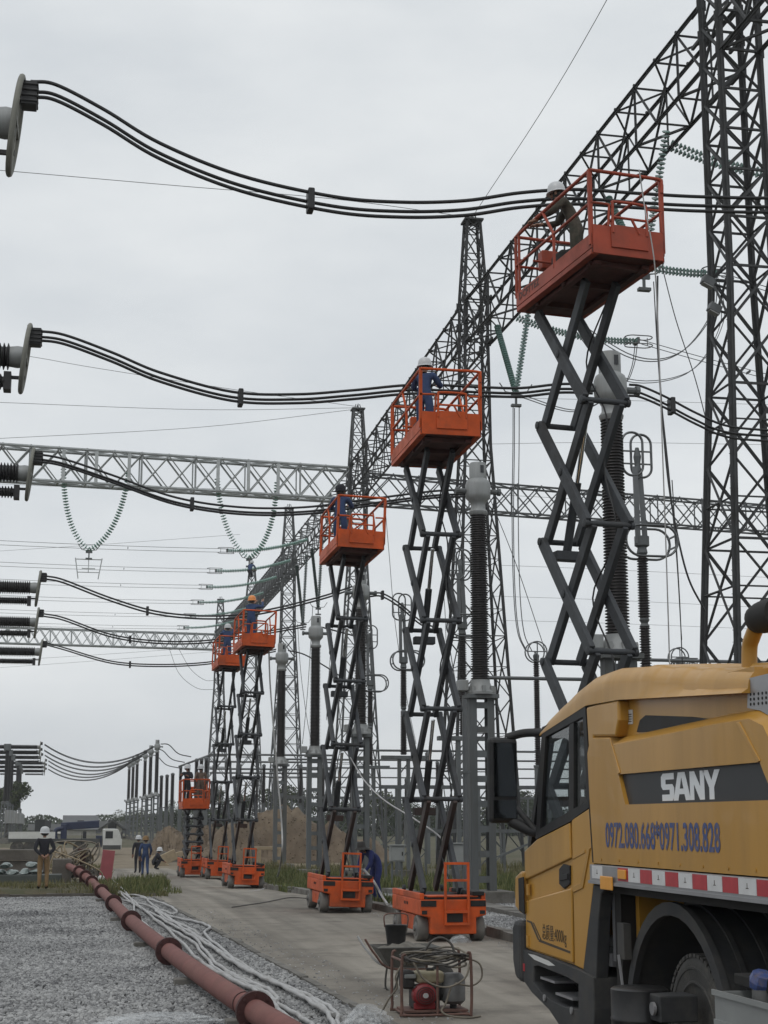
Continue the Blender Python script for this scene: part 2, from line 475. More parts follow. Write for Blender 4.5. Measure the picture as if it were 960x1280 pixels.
def noise2(x, y, s=1.0, seed=0):
    return (math.sin(x * 1.3 * s + 1.7 + seed) * math.cos(y * 1.1 * s - 0.6 + seed * 2) + 0.5 * math.sin(x * 2.9 * s - y * 2.3 * s + seed) + 0.25 * math.sin(x * 6.1 * s + y * 5.3 * s + 3 * seed)) / 1.75
# ================================================================== the setting: ground, road, gravel, kerbs
def mat_ground(name, cols, scales, bump, bscale, rough=0.95):
    """three colours broken up by noise at two scales, with relief"""
    m = bpy.data.materials.new(name); m.use_nodes = True
    n = m.node_tree.nodes; l = m.node_tree.links
    b = n['Principled BSDF']; b.inputs['Roughness'].default_value = rough; b.inputs['Specular IOR Level'].default_value = 0.25
    t = n.new('ShaderNodeTexCoord')
    def nz(s, d=8, r=0.65):
        z = n.new('ShaderNodeTexNoise'); z.inputs['Scale'].default_value = s; z.inputs['Detail'].default_value = d; z.inputs['Roughness'].default_value = r
        l.new(t.outputs['Object'], z.inputs['Vector']); return z
    def ramp(z, a, b_):
        r = n.new('ShaderNodeMapRange'); r.inputs[1].default_value = a; r.inputs[2].default_value = b_
        l.new(z.outputs['Fac'], r.inputs[0]); return r
    m1 = n.new('ShaderNodeMix'); m1.data_type = 'RGBA'; m1.inputs['A'].default_value = (*cols[0], 1); m1.inputs['B'].default_value = (*cols[1], 1)
    l.new(ramp(nz(scales[0]), 0.38, 0.64).outputs[0], m1.inputs['Factor'])
    m2 = n.new('ShaderNodeMix'); m2.data_type = 'RGBA'; m2.inputs['B'].default_value = (*cols[2], 1)
    l.new(m1.outputs['Result'], m2.inputs['A'])
    l.new(ramp(nz(scales[1]), 0.5, 0.72).outputs[0], m2.inputs['Factor'])
    # fine grain
    m3 = n.new('ShaderNodeMix'); m3.data_type = 'RGBA'; m3.blend_type = 'MULTIPLY'; m3.inputs['Factor'].default_value = 0.55
    l.new(m2.outputs['Result'], m3.inputs['A'])
    g = n.new('ShaderNodeValToRGB'); g.color_ramp.elements[0].color = (0.55, 0.55, 0.55, 1); g.color_ramp.elements[1].color = (1.25, 1.25, 1.25, 1)
    l.new(nz(bscale, 4, 0.6).outputs['Fac'], g.inputs[0]); l.new(g.outputs[0], m3.inputs['B'])
    l.new(m3.outputs['Result'], b.inputs['Base Color'])
    bp = n.new('ShaderNodeBump'); bp.inputs['Strength'].default_value = bump; bp.inputs['Distance'].default_value = 0.03
    l.new(nz(bscale * 0.8, 6).outputs['Fac'], bp.inputs['Height']); l.new(bp.outputs[0], b.inputs['Normal'])
    M[name] = m
    return m
mat_ground('terrain', [(0.10, 0.092, 0.06), (0.065, 0.07, 0.034), (0.15, 0.118, 0.08)], (0.25, 0.9), 0.6, 6)
ROAD = mat_ground('road_concrete', [(0.27, 0.25, 0.218), (0.215, 0.198, 0.172), (0.14, 0.128, 0.112)], (0.3, 1.1), 0.3, 45, 0.88)
# tyre-worn streaks along the road and a few damp stains
n_, l_ = ROAD.node_tree.nodes, ROAD.node_tree.links
b_ = n_['Principled BSDF']; src_ = b_.inputs['Base Color'].links[0].from_socket
t_ = n_.new('ShaderNodeTexCoord'); mp_ = n_.new('ShaderNodeMapping'); mp_.inputs['Scale'].default_value = (1.6, 0.05, 1)
l_.new(t_.outputs['Object'], mp_.inputs[0])
z_ = n_.new('ShaderNodeTexNoise'); z_.inputs['Scale'].default_value = 1.3; z_.inputs['Detail'].default_value = 6; l_.new(mp_.outputs[0], z_.inputs['Vector'])
r_ = n_.new('ShaderNodeValToRGB'); r_.color_ramp.elements[0].position = .34; r_.color_ramp.elements[1].position = .68
r_.color_ramp.elements[0].color = (.72, .71, .70, 1); r_.color_ramp.elements[1].color = (1.18, 1.17, 1.15, 1)
l_.new(z_.outputs['Fac'], r_.inputs[0])
x_ = n_.new('ShaderNodeMix'); x_.data_type = 'RGBA'; x_.blend_type = 'MULTIPLY'; x_.inputs['Factor'].default_value = 1
l_.new(src_, x_.inputs['A']); l_.new(r_.outputs[0], x_.inputs['B']); l_.new(x_.outputs['Result'], b_.inputs['Base Color'])
mat_ground('gravel_base', [(0.075, 0.075, 0.077), (0.055, 0.055, 0.056), (0.10, 0.098, 0.092)], (0.6, 2.0), 1.0, 22)
mat_ground('yard_dirt', [(0.24, 0.20, 0.145), (0.19, 0.155, 0.11), (0.145, 0.115, 0.08)], (0.3, 1.1), 0.5, 9)

def sheet(name, rows, m, label):
    """rows: (Y, X0, X1, dz) - strips laid across the ground's fall"""
    b = MB(); vs = []; fs = []
    for Y, x0, x1, dz in rows:
        z = ground_z(Y) + dz
        for k in range(9): vs.append((x0 + (x1 - x0) * k / 8, Y, z))
    for i in range(len(rows) - 1):
        for k in range(8): fs.append((i * 9 + k, i * 9 + k + 1, i * 9 + k + 10, i * 9 + k + 9))
    b.add(vs, fs)
    return tag(b.build(name, m), label, None, None, 'structure')
YS = [-60, 0, 12, 20, 30, 42, 47, 52, 60, 68, 75, 83, 95, 130, 200, 300, 450, 700, 1050]
sheet('ground', [(y, -750, 950, -0.035) for y in YS], 'terrain', 'flat earth and rough grass of the switchyard out to the horizon')
def road_l(Y): return 3.15 - 0.037 * (Y - 18)
def road_r(Y): return 7.33 - 0.044 * (Y - 26)
sheet('road', [(y, road_l(y), road_r(y), 0.0) for y in (-10, 0, 12, 20, 30, 42, 47, 52, 60, 68, 75, 83)], 'road_concrete', 'pale worn concrete service road running beside the lifts')
sheet('dirt_yard', [(y, a, b, -0.012) for y, a, b in ((66, -2, 10), (68, -3, 12), (75, -5, 14), (83, -7, 16), (95, -9, 17), (130, -12, 18), (150, -12, 16))], 'yard_dirt', 'bare tan earth yard beyond the end of the road')
sheet('gravel_bed', [(y, -16, road_l(y) - 0.13, -0.012) for y in (-4, 0, 12, 20, 30, 42, 44.6)], 'gravel_base', 'bed of grey crushed stone under the red pipe')
sheet('gravel_strip', [(y, road_r(y) + 0.2, 12.2 - 0.03 * (y - 20), -0.010) for y in (0, 12, 20, 30, 42, 47)], 'gravel_base', 'strip of grey crushed stone between kerb and grass')

# kerbs: each stone is a piece of its own
def stone_mesh(name, w, h, L, m, seed):
    rr = random.Random(seed)
    b = MB(); b.box((0, 0, h / 2 - 0.1), (w, L, h + 0.2))
    b.v = [(x + rr.uniform(-.008, .008), y, z + rr.uniform(-.01, .008)) for x, y, z in b.v]
    return b.mesh(name, m)
ks = [stone_mesh('kerb_stone', 0.26, 0.15, 0.985, 'concrete', i) for i in range(4)]
kr = tag(empty('kerb', (7.4, 26, 0)), 'raised concrete kerb stones along the gravel strip side of the road', None, None, 'structure')
Y = 9.0; i = 0
while Y < 60:
    o = link('kerb_stone', ks[i % 4], kr)
    o.location = Vector((road_r(Y) + 0.13 + random.uniform(-.012, .012), Y, ground_z(Y) + random.uniform(-.015, .01))) - Vector(kr.location)
    o.rotation_euler = (random.uniform(-.008, .008), random.uniform(-.03, .03), 0.044 + random.uniform(-.012, .012))
    if i % 7 == 3 and Y > 28: o.location.z -= 0.07; o.rotation_euler[1] += 0.12
    Y += 1.0; i += 1
ks2 = [stone_mesh('kerb_stone', 0.11, 0.03, 0.99, 'concrete', 10 + i) for i in range(3)]
kl = tag(empty('kerb', (3.1, 26, 0)), 'low flush concrete edging between gravel bed and road', None, None, 'structure')
Y = 9.0; i = 0
while Y < 44:
    o = link('kerb_stone', ks2[i % 3], kl)
    o.location = Vector((road_l(Y) - 0.06 + random.uniform(-.01, .01), Y, ground_z(Y) + random.uniform(-.012, .006))) - Vector(kl.location)
    o.rotation_euler = (0, random.uniform(-.03, .03), 0.037 + random.uniform(-.008, .008))
    Y += 1.0; i += 1
ke = tag(empty('kerb', (-2, 44.7, 0)), 'dark concrete edging between gravel bed and grass behind it', None, None, 'structure')
ks3 = stone_mesh('kerb_stone', 0.99, 0.09, 0.16, 'precast', 30)
for i in range(17):
    o = link('kerb_stone', ks3, ke)
    o.location = (-12.2 + i * 1.0 - kl.location.x * 0, random.uniform(-.01, .01), random.uniform(-.03, .01) - 0.03)
# drain slabs between gravel strip and post row
ds = tag(empty('drain_cover', (9.6, 33, 0)), 'row of flat concrete trench covers across the gravel strip', 'trench', None)
dsm = [stone_mesh('cover_slab', 0.55, 0.10, 0.98, 'concrete', 40 + i) for i in range(3)]
for i in range(26):
    Yk = 20 + i
    o = link('cover_slab', dsm[i % 3], ds)
    o.location = Vector((9.55 - 0.03 * (Yk - 33), Yk, random.uniform(-.012, .012))) - Vector(ds.location)
    o.rotation_euler = (0, random.uniform(-.02, .02), 0.03)

# ------------------------------------------------------------------ loose stone on the gravel (too fine to count)
def gravel(name, rows, density, smin, smax, label, mname, seed):
    me_b = MB(); vs = []; fs = []
    for Y, x0, x1 in rows:
        vs += [(x0, Y, ground_z(Y)), (x1, Y, ground_z(Y))]
    for i in range(len(rows) - 1): fs.append((2 * i, 2 * i + 1, 2 * i + 3, 2 * i + 2))
    me_b.add(vs, fs)
    o = me_b.build(name, mname)
    scatter(o, density, smin, smax, 'gravel_stone', seed)
    return tag(o, label, 'gravel', None, 'stuff')
def scatter(o, density, smin, smax, mstone, seed):
    name = o.name
    ng = bpy.data.node_groups.new(name, 'GeometryNodeTree')
    ng.interface.new_socket('Geometry', in_out='INPUT', socket_type='NodeSocketGeometry')
    ng.interface.new_socket('Geometry', in_out='OUTPUT', socket_type='NodeSocketGeometry')
    N = ng.nodes; L = ng.links
    gi = N.new('NodeGroupInput'); go = N.new('NodeGroupOutput')
    dp = N.new('GeometryNodeDistributePointsOnFaces'); dp.inputs['Density'].default_value = density; dp.inputs['Seed'].default_value = seed
    ico = N.new('GeometryNodeMeshIcoSphere'); ico.inputs['Radius'].default_value = 1.0; ico.inputs['Subdivisions'].default_value = 1
    inst = N.new('GeometryNodeInstanceOnPoints')
    rv = N.new('FunctionNodeRandomValue'); rv.data_type = 'FLOAT_VECTOR'
    rv.inputs[0].default_value = (smin, smin * 0.7, smin * 0.5); rv.inputs[1].default_value = (smax, smax * 0.85, smax * 0.62); rv.inputs['Seed'].default_value = 3
    rr = N.new('FunctionNodeRandomValue'); rr.data_type = 'FLOAT_VECTOR'
    rr.inputs[0].default_value = (-0.9, -0.9, 0); rr.inputs[1].default_value = (0.9, 0.9, 6.28); rr.inputs['Seed'].default_value = 5
    rc = N.new('FunctionNodeRandomValue'); rc.data_type = 'FLOAT'; rc.inputs['Seed'].default_value = 9
    sa = N.new('GeometryNodeStoreNamedAttribute'); sa.domain = 'INSTANCE'; sa.data_type = 'FLOAT'; sa.inputs['Name'].default_value = 'tone'
    sm = N.new('GeometryNodeSetMaterial'); sm.inputs['Material'].default_value = M[mstone]
    L.new(gi.outputs[0], dp.inputs['Mesh']); L.new(dp.outputs['Points'], inst.inputs['Points']); L.new(ico.outputs['Mesh'], sm.inputs['Geometry'])
    L.new(sm.outputs[0], inst.inputs['Instance']); L.new(rv.outputs[0], inst.inputs['Scale']); L.new(rr.outputs[0], inst.inputs['Rotation'])
    pn = N.new('GeometryNodeInputPosition'); tx = N.new('ShaderNodeTexNoise'); tx.inputs['Scale'].default_value = 0.55; tx.inputs['Detail'].default_value = 3
    L.new(pn.outputs[0], tx.inputs['Vector'])
    m1 = N.new('ShaderNodeMath'); m1.operation = 'MULTIPLY_ADD'; m1.inputs[1].default_value = 1.5; m1.inputs[2].default_value = -0.62
    L.new(tx.outputs['Fac'], m1.inputs[0])
    m2 = N.new('ShaderNodeMath'); m2.operation = 'MULTIPLY_ADD'; m2.inputs[1].default_value = 0.8
    L.new(rc.outputs[1], m2.inputs[0]); L.new(m1.outputs[0], m2.inputs[2])
    L.new(inst.outputs[0], sa.inputs['Geometry']); L.new(m2.outputs[0], sa.inputs['Value']); L.new(sa.outputs[0], go.inputs[0])
    md = o.modifiers.new('scatter', 'NODES'); md.node_group = ng
    return o
m = bpy.data.materials.new('gravel_stone'); m.use_nodes = True
n_, l_ = m.node_tree.nodes, m.node_tree.links
at_ = n_.new('ShaderNodeAttribute'); at_.attribute_type = 'INSTANCER'; at_.attribute_name = 'tone'
rp_ = n_.new('ShaderNodeValToRGB'); rp_.color_ramp.elements[0].color = (0.095, 0.096, 0.10, 1); rp_.color_ramp.elements[1].color = (0.40, 0.40, 0.395, 1)
l_.new(at_.outputs['Fac'], rp_.inputs[0]); l_.new(rp_.outputs[0], n_['Principled BSDF'].inputs['Base Color'])
n_['Principled BSDF'].inputs['Roughness'].default_value = 0.85
M['gravel_stone'] = m
gravel('gravel', [(y, -5.0, road_l(y) - 0.14) for y in (13, 20, 28)], 520, 0.019, 0.043, 'loose grey crushed stone around the red pipe, close to the hoses', 'gravel_base', 1)
gravel('gravel', [(y, -6.0, road_l(y) - 0.14) for y in (28, 36, 42, 44.5)], 330, 0.022, 0.042, 'loose grey crushed stone reaching back to the grass edge', 'gravel_base', 2)
gravel('gravel', [(y, road_r(y) + 0.28, 9.3) for y in (22, 30, 42, 46)], 300, 0.022, 0.045, 'loose grey crushed stone behind the raised kerb', 'gravel_base', 3)
gravel('gravel', [(y, 9.95 - 0.03 * (y - 33), 12.1 - 0.03 * (y - 20)) for y in (22, 30, 42, 46)], 260, 0.022, 0.045, 'loose grey crushed stone round the foot of the posts', 'gravel_base', 4)

gravel('gravel', [(y, road_l(y), road_l(y) + 0.75) for y in (13, 20, 28, 36, 44)], 26, 0.008, 0.024, 'stray chippings kicked onto the left edge of the road', 'road_concrete', 5)
gravel('gravel', [(y, road_r(y) - 0.5, road_r(y)) for y in (16, 22, 30, 36, 44)], 40, 0.006, 0.02, 'fine chippings swept against the raised kerb', 'road_concrete', 6)
gravel('gravel', [(y, -5.0, road_l(y) - 0.2) for y in (13, 20, 28, 36, 44)], 7, 0.04, 0.075, 'scattered larger stones on the gravel bed', 'gravel_base', 7)
# ------------------------------------------------------------------ grass
def blades(name, boxes, label, m, hmin, hmax, w=0.012, seed=0, bend=0.5):
    rg = np.random.default_rng(seed); V = []; F = []
    b0 = 0
    for x0, x1, y0, y1, cnt, dz in boxes:
        # tussocks: blades gather round random centres
        nc = max(6, cnt // 130)
        cx = rg.uniform(x0, x1, nc); cy = rg.uniform(y0, y1, nc); ch = rg.uniform(0.3, 1.0, nc)
        k = rg.integers(0, nc, cnt)
        X = np.clip(cx[k] + rg.normal(0, 0.34, cnt), x0, x1); Yv = np.clip(cy[k] + rg.normal(0, 0.42, cnt), y0, y1)
        H = rg.uniform(hmin, hmax, cnt) * ch[k]; A = rg.uniform(0, 6.283, cnt); B = rg.uniform(0, bend, cnt) * H; A2 = rg.uniform(0, 6.283, cnt)
        gz = np.array([ground_z(y) for y in Yv]) + dz - 0.03
        wx, wy = np.cos(A) * w, np.sin(A) * w
        bx, by = np.cos(A2) * B, np.sin(A2) * B
        p0 = np.stack([X - wx, Yv - wy, gz], 1); p1 = np.stack([X + wx, Yv + wy, gz], 1)
        p2 = np.stack([X + wx * .7 + bx * .35, Yv + wy * .7 + by * .35, gz + H * .6], 1); p3 = np.stack([X - wx * .7 + bx * .35, Yv - wy * .7 + by * .35, gz + H * .6], 1)
        p4 = np.stack([X + bx, Yv + by, gz + H], 1)
        V.append(np.stack([p0, p1, p2, p3, p4], 1).reshape(-1, 3))
        idx = b0 + np.arange(cnt)[:, None] * 5
        for q in range(cnt):
            s = b0 + q * 5
            F.append((s, s + 1, s + 2, s + 3)); F.append((s + 3, s + 2, s + 4))
        b0 += cnt * 5
    me = bpy.data.meshes.new(name); me.from_pydata(np.concatenate(V).tolist(), [], F); me.materials.append(M[m]); me.update()
    return tag(link(name, me), label, 'grass', None, 'stuff')
# bank behind the gravel
bk = MB(); vs = []; fs = []
xs = [-14, -10, -6, -3, -1, 0.6, 1.5]; ys = [44.8, 45.3, 46.5, 48, 50, 52.5]
for yy in ys:
    for xx in xs:
        hgt = 0.13 if 44.8 < yy < 52.4 else -0.1
        vs.append((xx, yy, (hgt if xx < 1.4 else -0.15) + 0.02 * noise2(xx, yy, 2)))
for i in range(len(ys) - 1):
    for k in range(len(xs) - 1): fs.append((i * 7 + k, i * 7 + k + 1, i * 7 + k + 8, i * 7 + k + 7))
bk.add(vs, fs)
tag(bk.build('terrain', 'terrain', smooth=60), 'low grassy bank just behind the gravel bed', None, None, 'structure')
blades('grass', [(-8, 1.3, 44.9, 52, 11000, 0.13), (1.2, 2.6, 43.5, 56, 3500, 0)], 'rough grass on the low bank where the man stands', 'grass_blade', 0.12, 0.36, 0.014, 1)
blades('grass', [(0.9, 3.2, 47, 60, 5200, 0), (1.0, 2.4, 44.7, 47, 900, 0)], 'bright weeds between the red pipe and the road', 'grass_green', 0.15, 0.5, 0.018, 2)
blades('grass', [(7.1, 11.5, 47.2, 62, 7000, 0), (6.9, 9.5, 62, 75, 4500, 0), (11.5, 18, 46, 64, 9000, 0)], 'tall grass beside the road behind the raised lifts', 'grass_green', 0.12, 0.55, 0.018, 3)
blades('grass', [(12.3, 20, 33, 46, 11000, 0), (9, 24, 64, 82, 9000, 0)], 'dry tall grass among the equipment supports', 'grass_blade', 0.2, 0.7, 0.018, 4)
blades('grass', [(7.0, 8.1, 36, 47, 2600, 0), (6.3, 7.6, 47, 66, 4200, 0)], 'green weeds growing along the raised kerb behind the lifts', 'grass_green', 0.08, 0.38, 0.02, 6)
blades('grass', [(-12, 1.5, 58, 90, 5000, 0)], 'thin weeds round the stacked concrete beams', 'grass_blade', 0.15, 0.5, 0.02, 5)

# ------------------------------------------------------------------ heaps of dug earth
def heap(name, label, x0, x1, y0, y1, peaks, seed, m='dirt_brown'):
    nx, ny = 74, 52; b = MB(); vs = []; fs = []
    for j in range(ny + 1):
        for i in range(nx + 1):
            x = x0 + (x1 - x0) * i / nx; y = y0 + (y1 - y0) * j / ny
            e = min(1, 5 * min(i / nx, 1 - i / nx, j / ny, 1 - j / ny))
            h = max(0, max(p[3] * (1 - ((x - p[0]) / p[2]) ** 2 - ((y - p[1]) / p[2]) ** 2 * 1.3) for p in peaks))
            h += (0.38 * noise2(x, y, 1.7, seed) + 0.26 * noise2(x, y, 4.3, seed + 1) + random.uniform(-.07, .08)) * min(1, h * 1.5)
            vs.append((x + random.uniform(-.06, .06), y + random.uniform(-.06, .06), ground_z(y) - 0.15 + max(0, h) * e))
    for j in range(ny):
        for i in range(nx): fs.append((j * (nx + 1) + i, j * (nx + 1) + i + 1, (j + 1) * (nx + 1) + i + 1, (j + 1) * (nx + 1) + i))
    b.add(vs, fs)
    o = tag(b.build(name, m, smooth=40), label, 'earth heap', 'heaps of dug earth')
    q = link('earth_clod', o.data, None); scatter(q, 9.0, 0.02, 0.10, 'dirt_brown', 20 + seed)
    tag(q, 'loose clods lying over the ' + label.split(' of ')[0], 'clods', None, 'stuff')
    return o
heap('earth_heap', 'large brown heap of dug earth behind the far lifts', 5.5, 21, 86, 104, [(12.3, 94, 3.2, 3.4), (9.5, 93, 2.8, 2.5), (15.2, 95, 3.0, 2.2), (7.2, 92, 2.0, 1.5), (18, 96, 2.6, 1.4)], 1)
heap('earth_heap', 'low reddish heap of earth beyond the two walking men', 4.5, 12, 112, 124, [(7.0, 117, 2.6, 1.9), (9.6, 118, 2.4, 2.2)], 4)
# ================================================================== lattice towers and beams
def tower(name, label, x, y, zs, ws, m, single, group='lattice gantry towers', lw=0.15, bw=0.075, zb=(27.8, 30.2), peak=True, rz=0.0):
    """zs / ws: heights and full widths of the square shaft; single: every brace is an object of its own"""
    t = thing(name, label, 'tower', (x, y, ground_z(y)), 0.0, group)
    ca, sa = math.cos(rz), math.sin(rz)
    def W(z):
        for i in range(len(zs) - 1):
            if zs[i] <= z <= zs[i + 1]:
                k = (z - zs[i]) / (zs[i + 1] - zs[i]); return ws[i] + (ws[i + 1] - ws[i]) * k
        return ws[-1]
    def corner(k, z):
        sx, sy = ((-1, -1), (1, -1), (1, 1), (-1, 1))[k]; h = W(z) / 2
        return Vector((x + h * (sx * ca - sy * sa), y + h * (sx * sa + sy * ca), z))
    z0 = ground_z(y) - 0.1
    # legs
    for k in range(4):
        b = MB()
        lv = [z0] + zs[1:]
        for a, c in zip(lv[:-1], lv[1:]):
            p, q = corner(k, max(a, zs[0])), corner(k, c); p.z = a
            d = (corner((k + 2) % 4, zs[0]) - corner(k, zs[0])); d.z = 0
            b.bar(p, q, lw, lw * 0.16, up=(1, 0, 0)); b.bar(p, q, lw * 0.16, lw, up=(1, 0, 0))
        b.build('leg', m, t, world=True)
    # levels
    lev = []; z = zs[0] + 0.4
    while z < zs[-1] - 0.2:
        lev.append(z); z += max(0.95, W(z) * 1.15 if z < zb[0] - 6 else 1.45)
    lev.append(zs[-1])
    join = MB()
    for i in range(len(lev) - 1):
        a, c = lev[i], lev[i + 1]
        for k in range(4):
            k2 = (k + 1) % 4
            A, B, Cc, D = corner(k, a), corner(k2, a), corner(k, c), corner(k2, c)
            pairs = [(A, D, bw), (B, Cc, bw * 0.9)]
            if i % 2 == 0 or a > zb[0] - 8: pairs.append((Cc, D, bw * 0.8))
            if W(a) > 2.0:
                mid = (A + B + Cc + D) / 4
                pairs.append((mid, Cc.lerp(A, 0.5), bw * 0.6)); pairs.append((mid, D.lerp(B, 0.5), bw * 0.6))
            for p, q, w in pairs:
                if single: member('brace', t, p, q, w, m, roll=k * 0.7)
                else: join.bar(p, q, w)
    if not single: join.build('bracing', m, t, kind='stuff', world=True)
    # gusset plates and brackets where the beam meets the shaft
    g = MB()
    for z in (zb[0], zb[1], (zb[0] + zb[1]) / 2):
        for k in range(4):
            c = corner(k, z)
            g.box(c, (0.34, 0.05, 0.38)); g.box(c, (0.05, 0.34, 0.38))
            g.box(c + Vector((0, (-1, -1, 1, 1)[k] * 0.45, 0)), (0.1, 0.9, 0.12))
    g.build('gusset', m, t, kind='stuff', world=True)
    if peak:
        p = MB(); zt = zs[-1]
        p.box((x, y, zt + 0.05), (ws[-1] + 0.35, ws[-1] + 0.35, 0.1))
        for s in (-1, 1): p.bar((x + s * 0.3, y, zt), (x + s * 0.15, y, zt + 0.5), 0.06); p.bar((x, y + s * 0.3, zt), (x, y + s * 0.15, zt + 0.5), 0.06)
        p.build('peak_cap', m, t, kind='stuff', world=True)
    # step bolts up one leg
    s = MB(); z = 2.5
    while z < zs[-1] - 1 and single:
        c = corner(0, z); s.bar(c, c + Vector((-0.16, -0.02, 0)), 0.02); z += 0.38
    if single: s.build('step_bolt', m, t, kind='stuff', world=True)
    return t
ZS = [0.0, 22.0, 30.6, 35.0]; WS = [3.7, 1.4, 1.25, 0.72]
tower('gantry_tower', 'dark lattice tower standing tallest, cut by the frame behind the yellow truck', 21.25, 45.8, [0, 20, 31, 37], [3.4, 1.5, 1.4, 0.8], 'tower_steel', True, lw=0.25, bw=0.095)
tower('gantry_tower', 'dark lattice tower with flat cap rising behind the second raised lift', 20.6, 79.0, ZS, WS, 'tower_steel', True, lw=0.17, bw=0.068)
tower('gantry_tower', 'lattice tower where the pale cross beam meets the long beam', 21.4, 119.8, ZS, WS, 'lattice_grey', True, lw=0.16)
tower('gantry_tower', 'lattice tower rising left of the third raised lift', 21.3, 161.0, ZS, WS, 'lattice_grey', False, bw=0.09)
tower('gantry_tower', 'lattice tower with a worker hanging over its peak', 21.1, 195.0, [0, 22, 30.6, 33.6], WS, 'lattice_grey', False, bw=0.1)
tower('gantry_tower', 'farthest lattice tower behind the twin small lifts', 20.4, 232.0, ZS, WS, 'lattice_grey', False, bw=0.11)
tower('gantry_tower', 'lattice tower carrying the outer end of the pale cross beam', -17.0, 116.1, ZS, WS, 'galvanised', False)
tower('gantry_tower', 'lattice tower carrying the dark end of the cross beam', 66.0, 127.0, ZS, WS, 'lattice_grey', False)
tower('gantry_tower', 'small hazy lattice tower seen just above the truck roof', 93.0, 228.0, [0, 14, 22, 27], [5.2, 3.6, 3.2, 3.0], 'lattice_grey', False, bw=0.13, zb=(20, 22), lw=0.2)

def truss(name, label, p, q, w, h, npan, m, single, cw=0.14, bw=0.075, group='lattice gantry beams', warren=False):
    p, q = Vector(p), Vector(q); d = (q - p).normalized(); s = d.cross(Vector((0, 0, 1))).normalized(); u = Vector((0, 0, 1))
    t = thing(name, label, 'gantry beam', tuple(p), 0.0, group)
    cs = [(-s * w / 2 - u * h / 2), (s * w / 2 - u * h / 2), (s * w / 2 + u * h / 2), (-s * w / 2 + u * h / 2)]
    for k in range(4):
        b = MB(); b.bar(p + cs[k], q + cs[k], cw, cw * 0.18); b.bar(p + cs[k], q + cs[k], cw * 0.18, cw)
        b.build('chord', m, t, world=True)
    join = MB(); L = (q - p).length / npan
    for i in range(npan):
        a, c = p + d * (L * i), p + d * (L * (i + 1))
        for k in range(4):
            k2 = (k + 1) % 4
            if k in (1, 3) and warren: prs = [(a + cs[k], c + cs[k2])] if (i + k // 2) % 2 else [(a + cs[k2], c + cs[k])]
            elif k in (1, 3): prs = [(a + cs[k], c + cs[k2]), (a + cs[k2], c + cs[k])]
            else: prs = [(a + cs[k], c + cs[k2])] if i % 2 else [(a + cs[k2], c + cs[k])]
            if i % 2 == 0 or k in (0, 2): prs.append((a + cs[k], a + cs[k2]))
            for P, Q in prs:
                if single: member('brace', t, P, Q, bw, m, roll=k)
                else: join.bar(P, Q, bw)
    if not single: join.build('bracing', m, t, kind='stuff', world=True)
    n = MB()
    for i in range(0, npan + 1):
        a = p + d * (L * i)
        for k in (2, 3): n.box(a + cs[k] + u * 0.07, (0.10, 0.10, 0.16))
    n.build('chord_bolt', m, t, kind='stuff', world=True)
    return t
ZB = 29.0
truss('gantry_beam', 'dark lattice beam climbing from the second tower to the tallest tower', (20.75, 78.3, ZB), (21.2, 46.6, ZB), 1.35, 2.45, 15, 'tower_steel', True, cw=0.18, bw=0.085, warren=True)
truss('gantry_beam', 'dark lattice beam passing over the nearest raised lift out of frame', (21.25, 45.0, ZB), (21.4, 16.0, ZB), 1.35, 2.45, 15, 'tower_steel', False, cw=0.18, bw=0.085, warren=True)
truss('gantry_beam', 'dark lattice beam between second tower and cross beam junction', (21.3, 119.0, ZB), (20.7, 79.8, ZB), 1.35, 2.4, 19, 'tower_steel', True, cw=0.16, bw=0.075, warren=True)
truss('gantry_beam', 'lattice beam beyond the cross beam junction, above the third lift', (21.3, 160.2, ZB), (21.4, 120.6, ZB), 1.3, 2.4, 18, 'lattice_grey', False, cw=0.15, bw=0.08, warren=True)
truss('gantry_beam', 'lattice beam with strain strings pulling leftward, before the worker tower', (21.1, 194.3, ZB), (21.3, 161.8, ZB), 1.25, 2.4, 22, 'lattice_grey', False, cw=0.17, bw=0.1)
truss('gantry_beam', 'farthest span of the long lattice beam, above the small lifts', (20.4, 231.3, ZB), (21.1, 195.8, ZB), 1.25, 2.4, 24, 'lattice_grey', False, cw=0.18, bw=0.11)
truss('gantry_beam', 'pale galvanised lattice cross beam holding two glass V strings', (-17, 116.1, 28.7), (20.7, 119.9, 28.7), 1.3, 2.6, 18, 'galvanised', True, cw=0.24, bw=0.115)
truss('gantry_beam', 'darker half of the cross beam running behind the posts', (22.1, 120.2, 28.5), (66, 127, 28.5), 1.3, 2.4, 20, 'lattice_grey', False, cw=0.17, bw=0.09)  # same beam as the pale half; lit and unlit tones sit in the colours
truss('gantry_beam', 'farther pale lattice cross beam low above the rooftops', (-26, 228.5, 28.6), (19.8, 232.3, 28.6), 1.4, 2.3, 30, 'galvanised', False, cw=0.2, bw=0.11)
truss('gantry_beam', 'small dark lattice beam beyond the truck roof and exhaust', (93.5, 229, 20.5), (128, 236, 25.0), 1.4, 2.4, 22, 'lattice_grey', False, cw=0.2, bw=0.11)

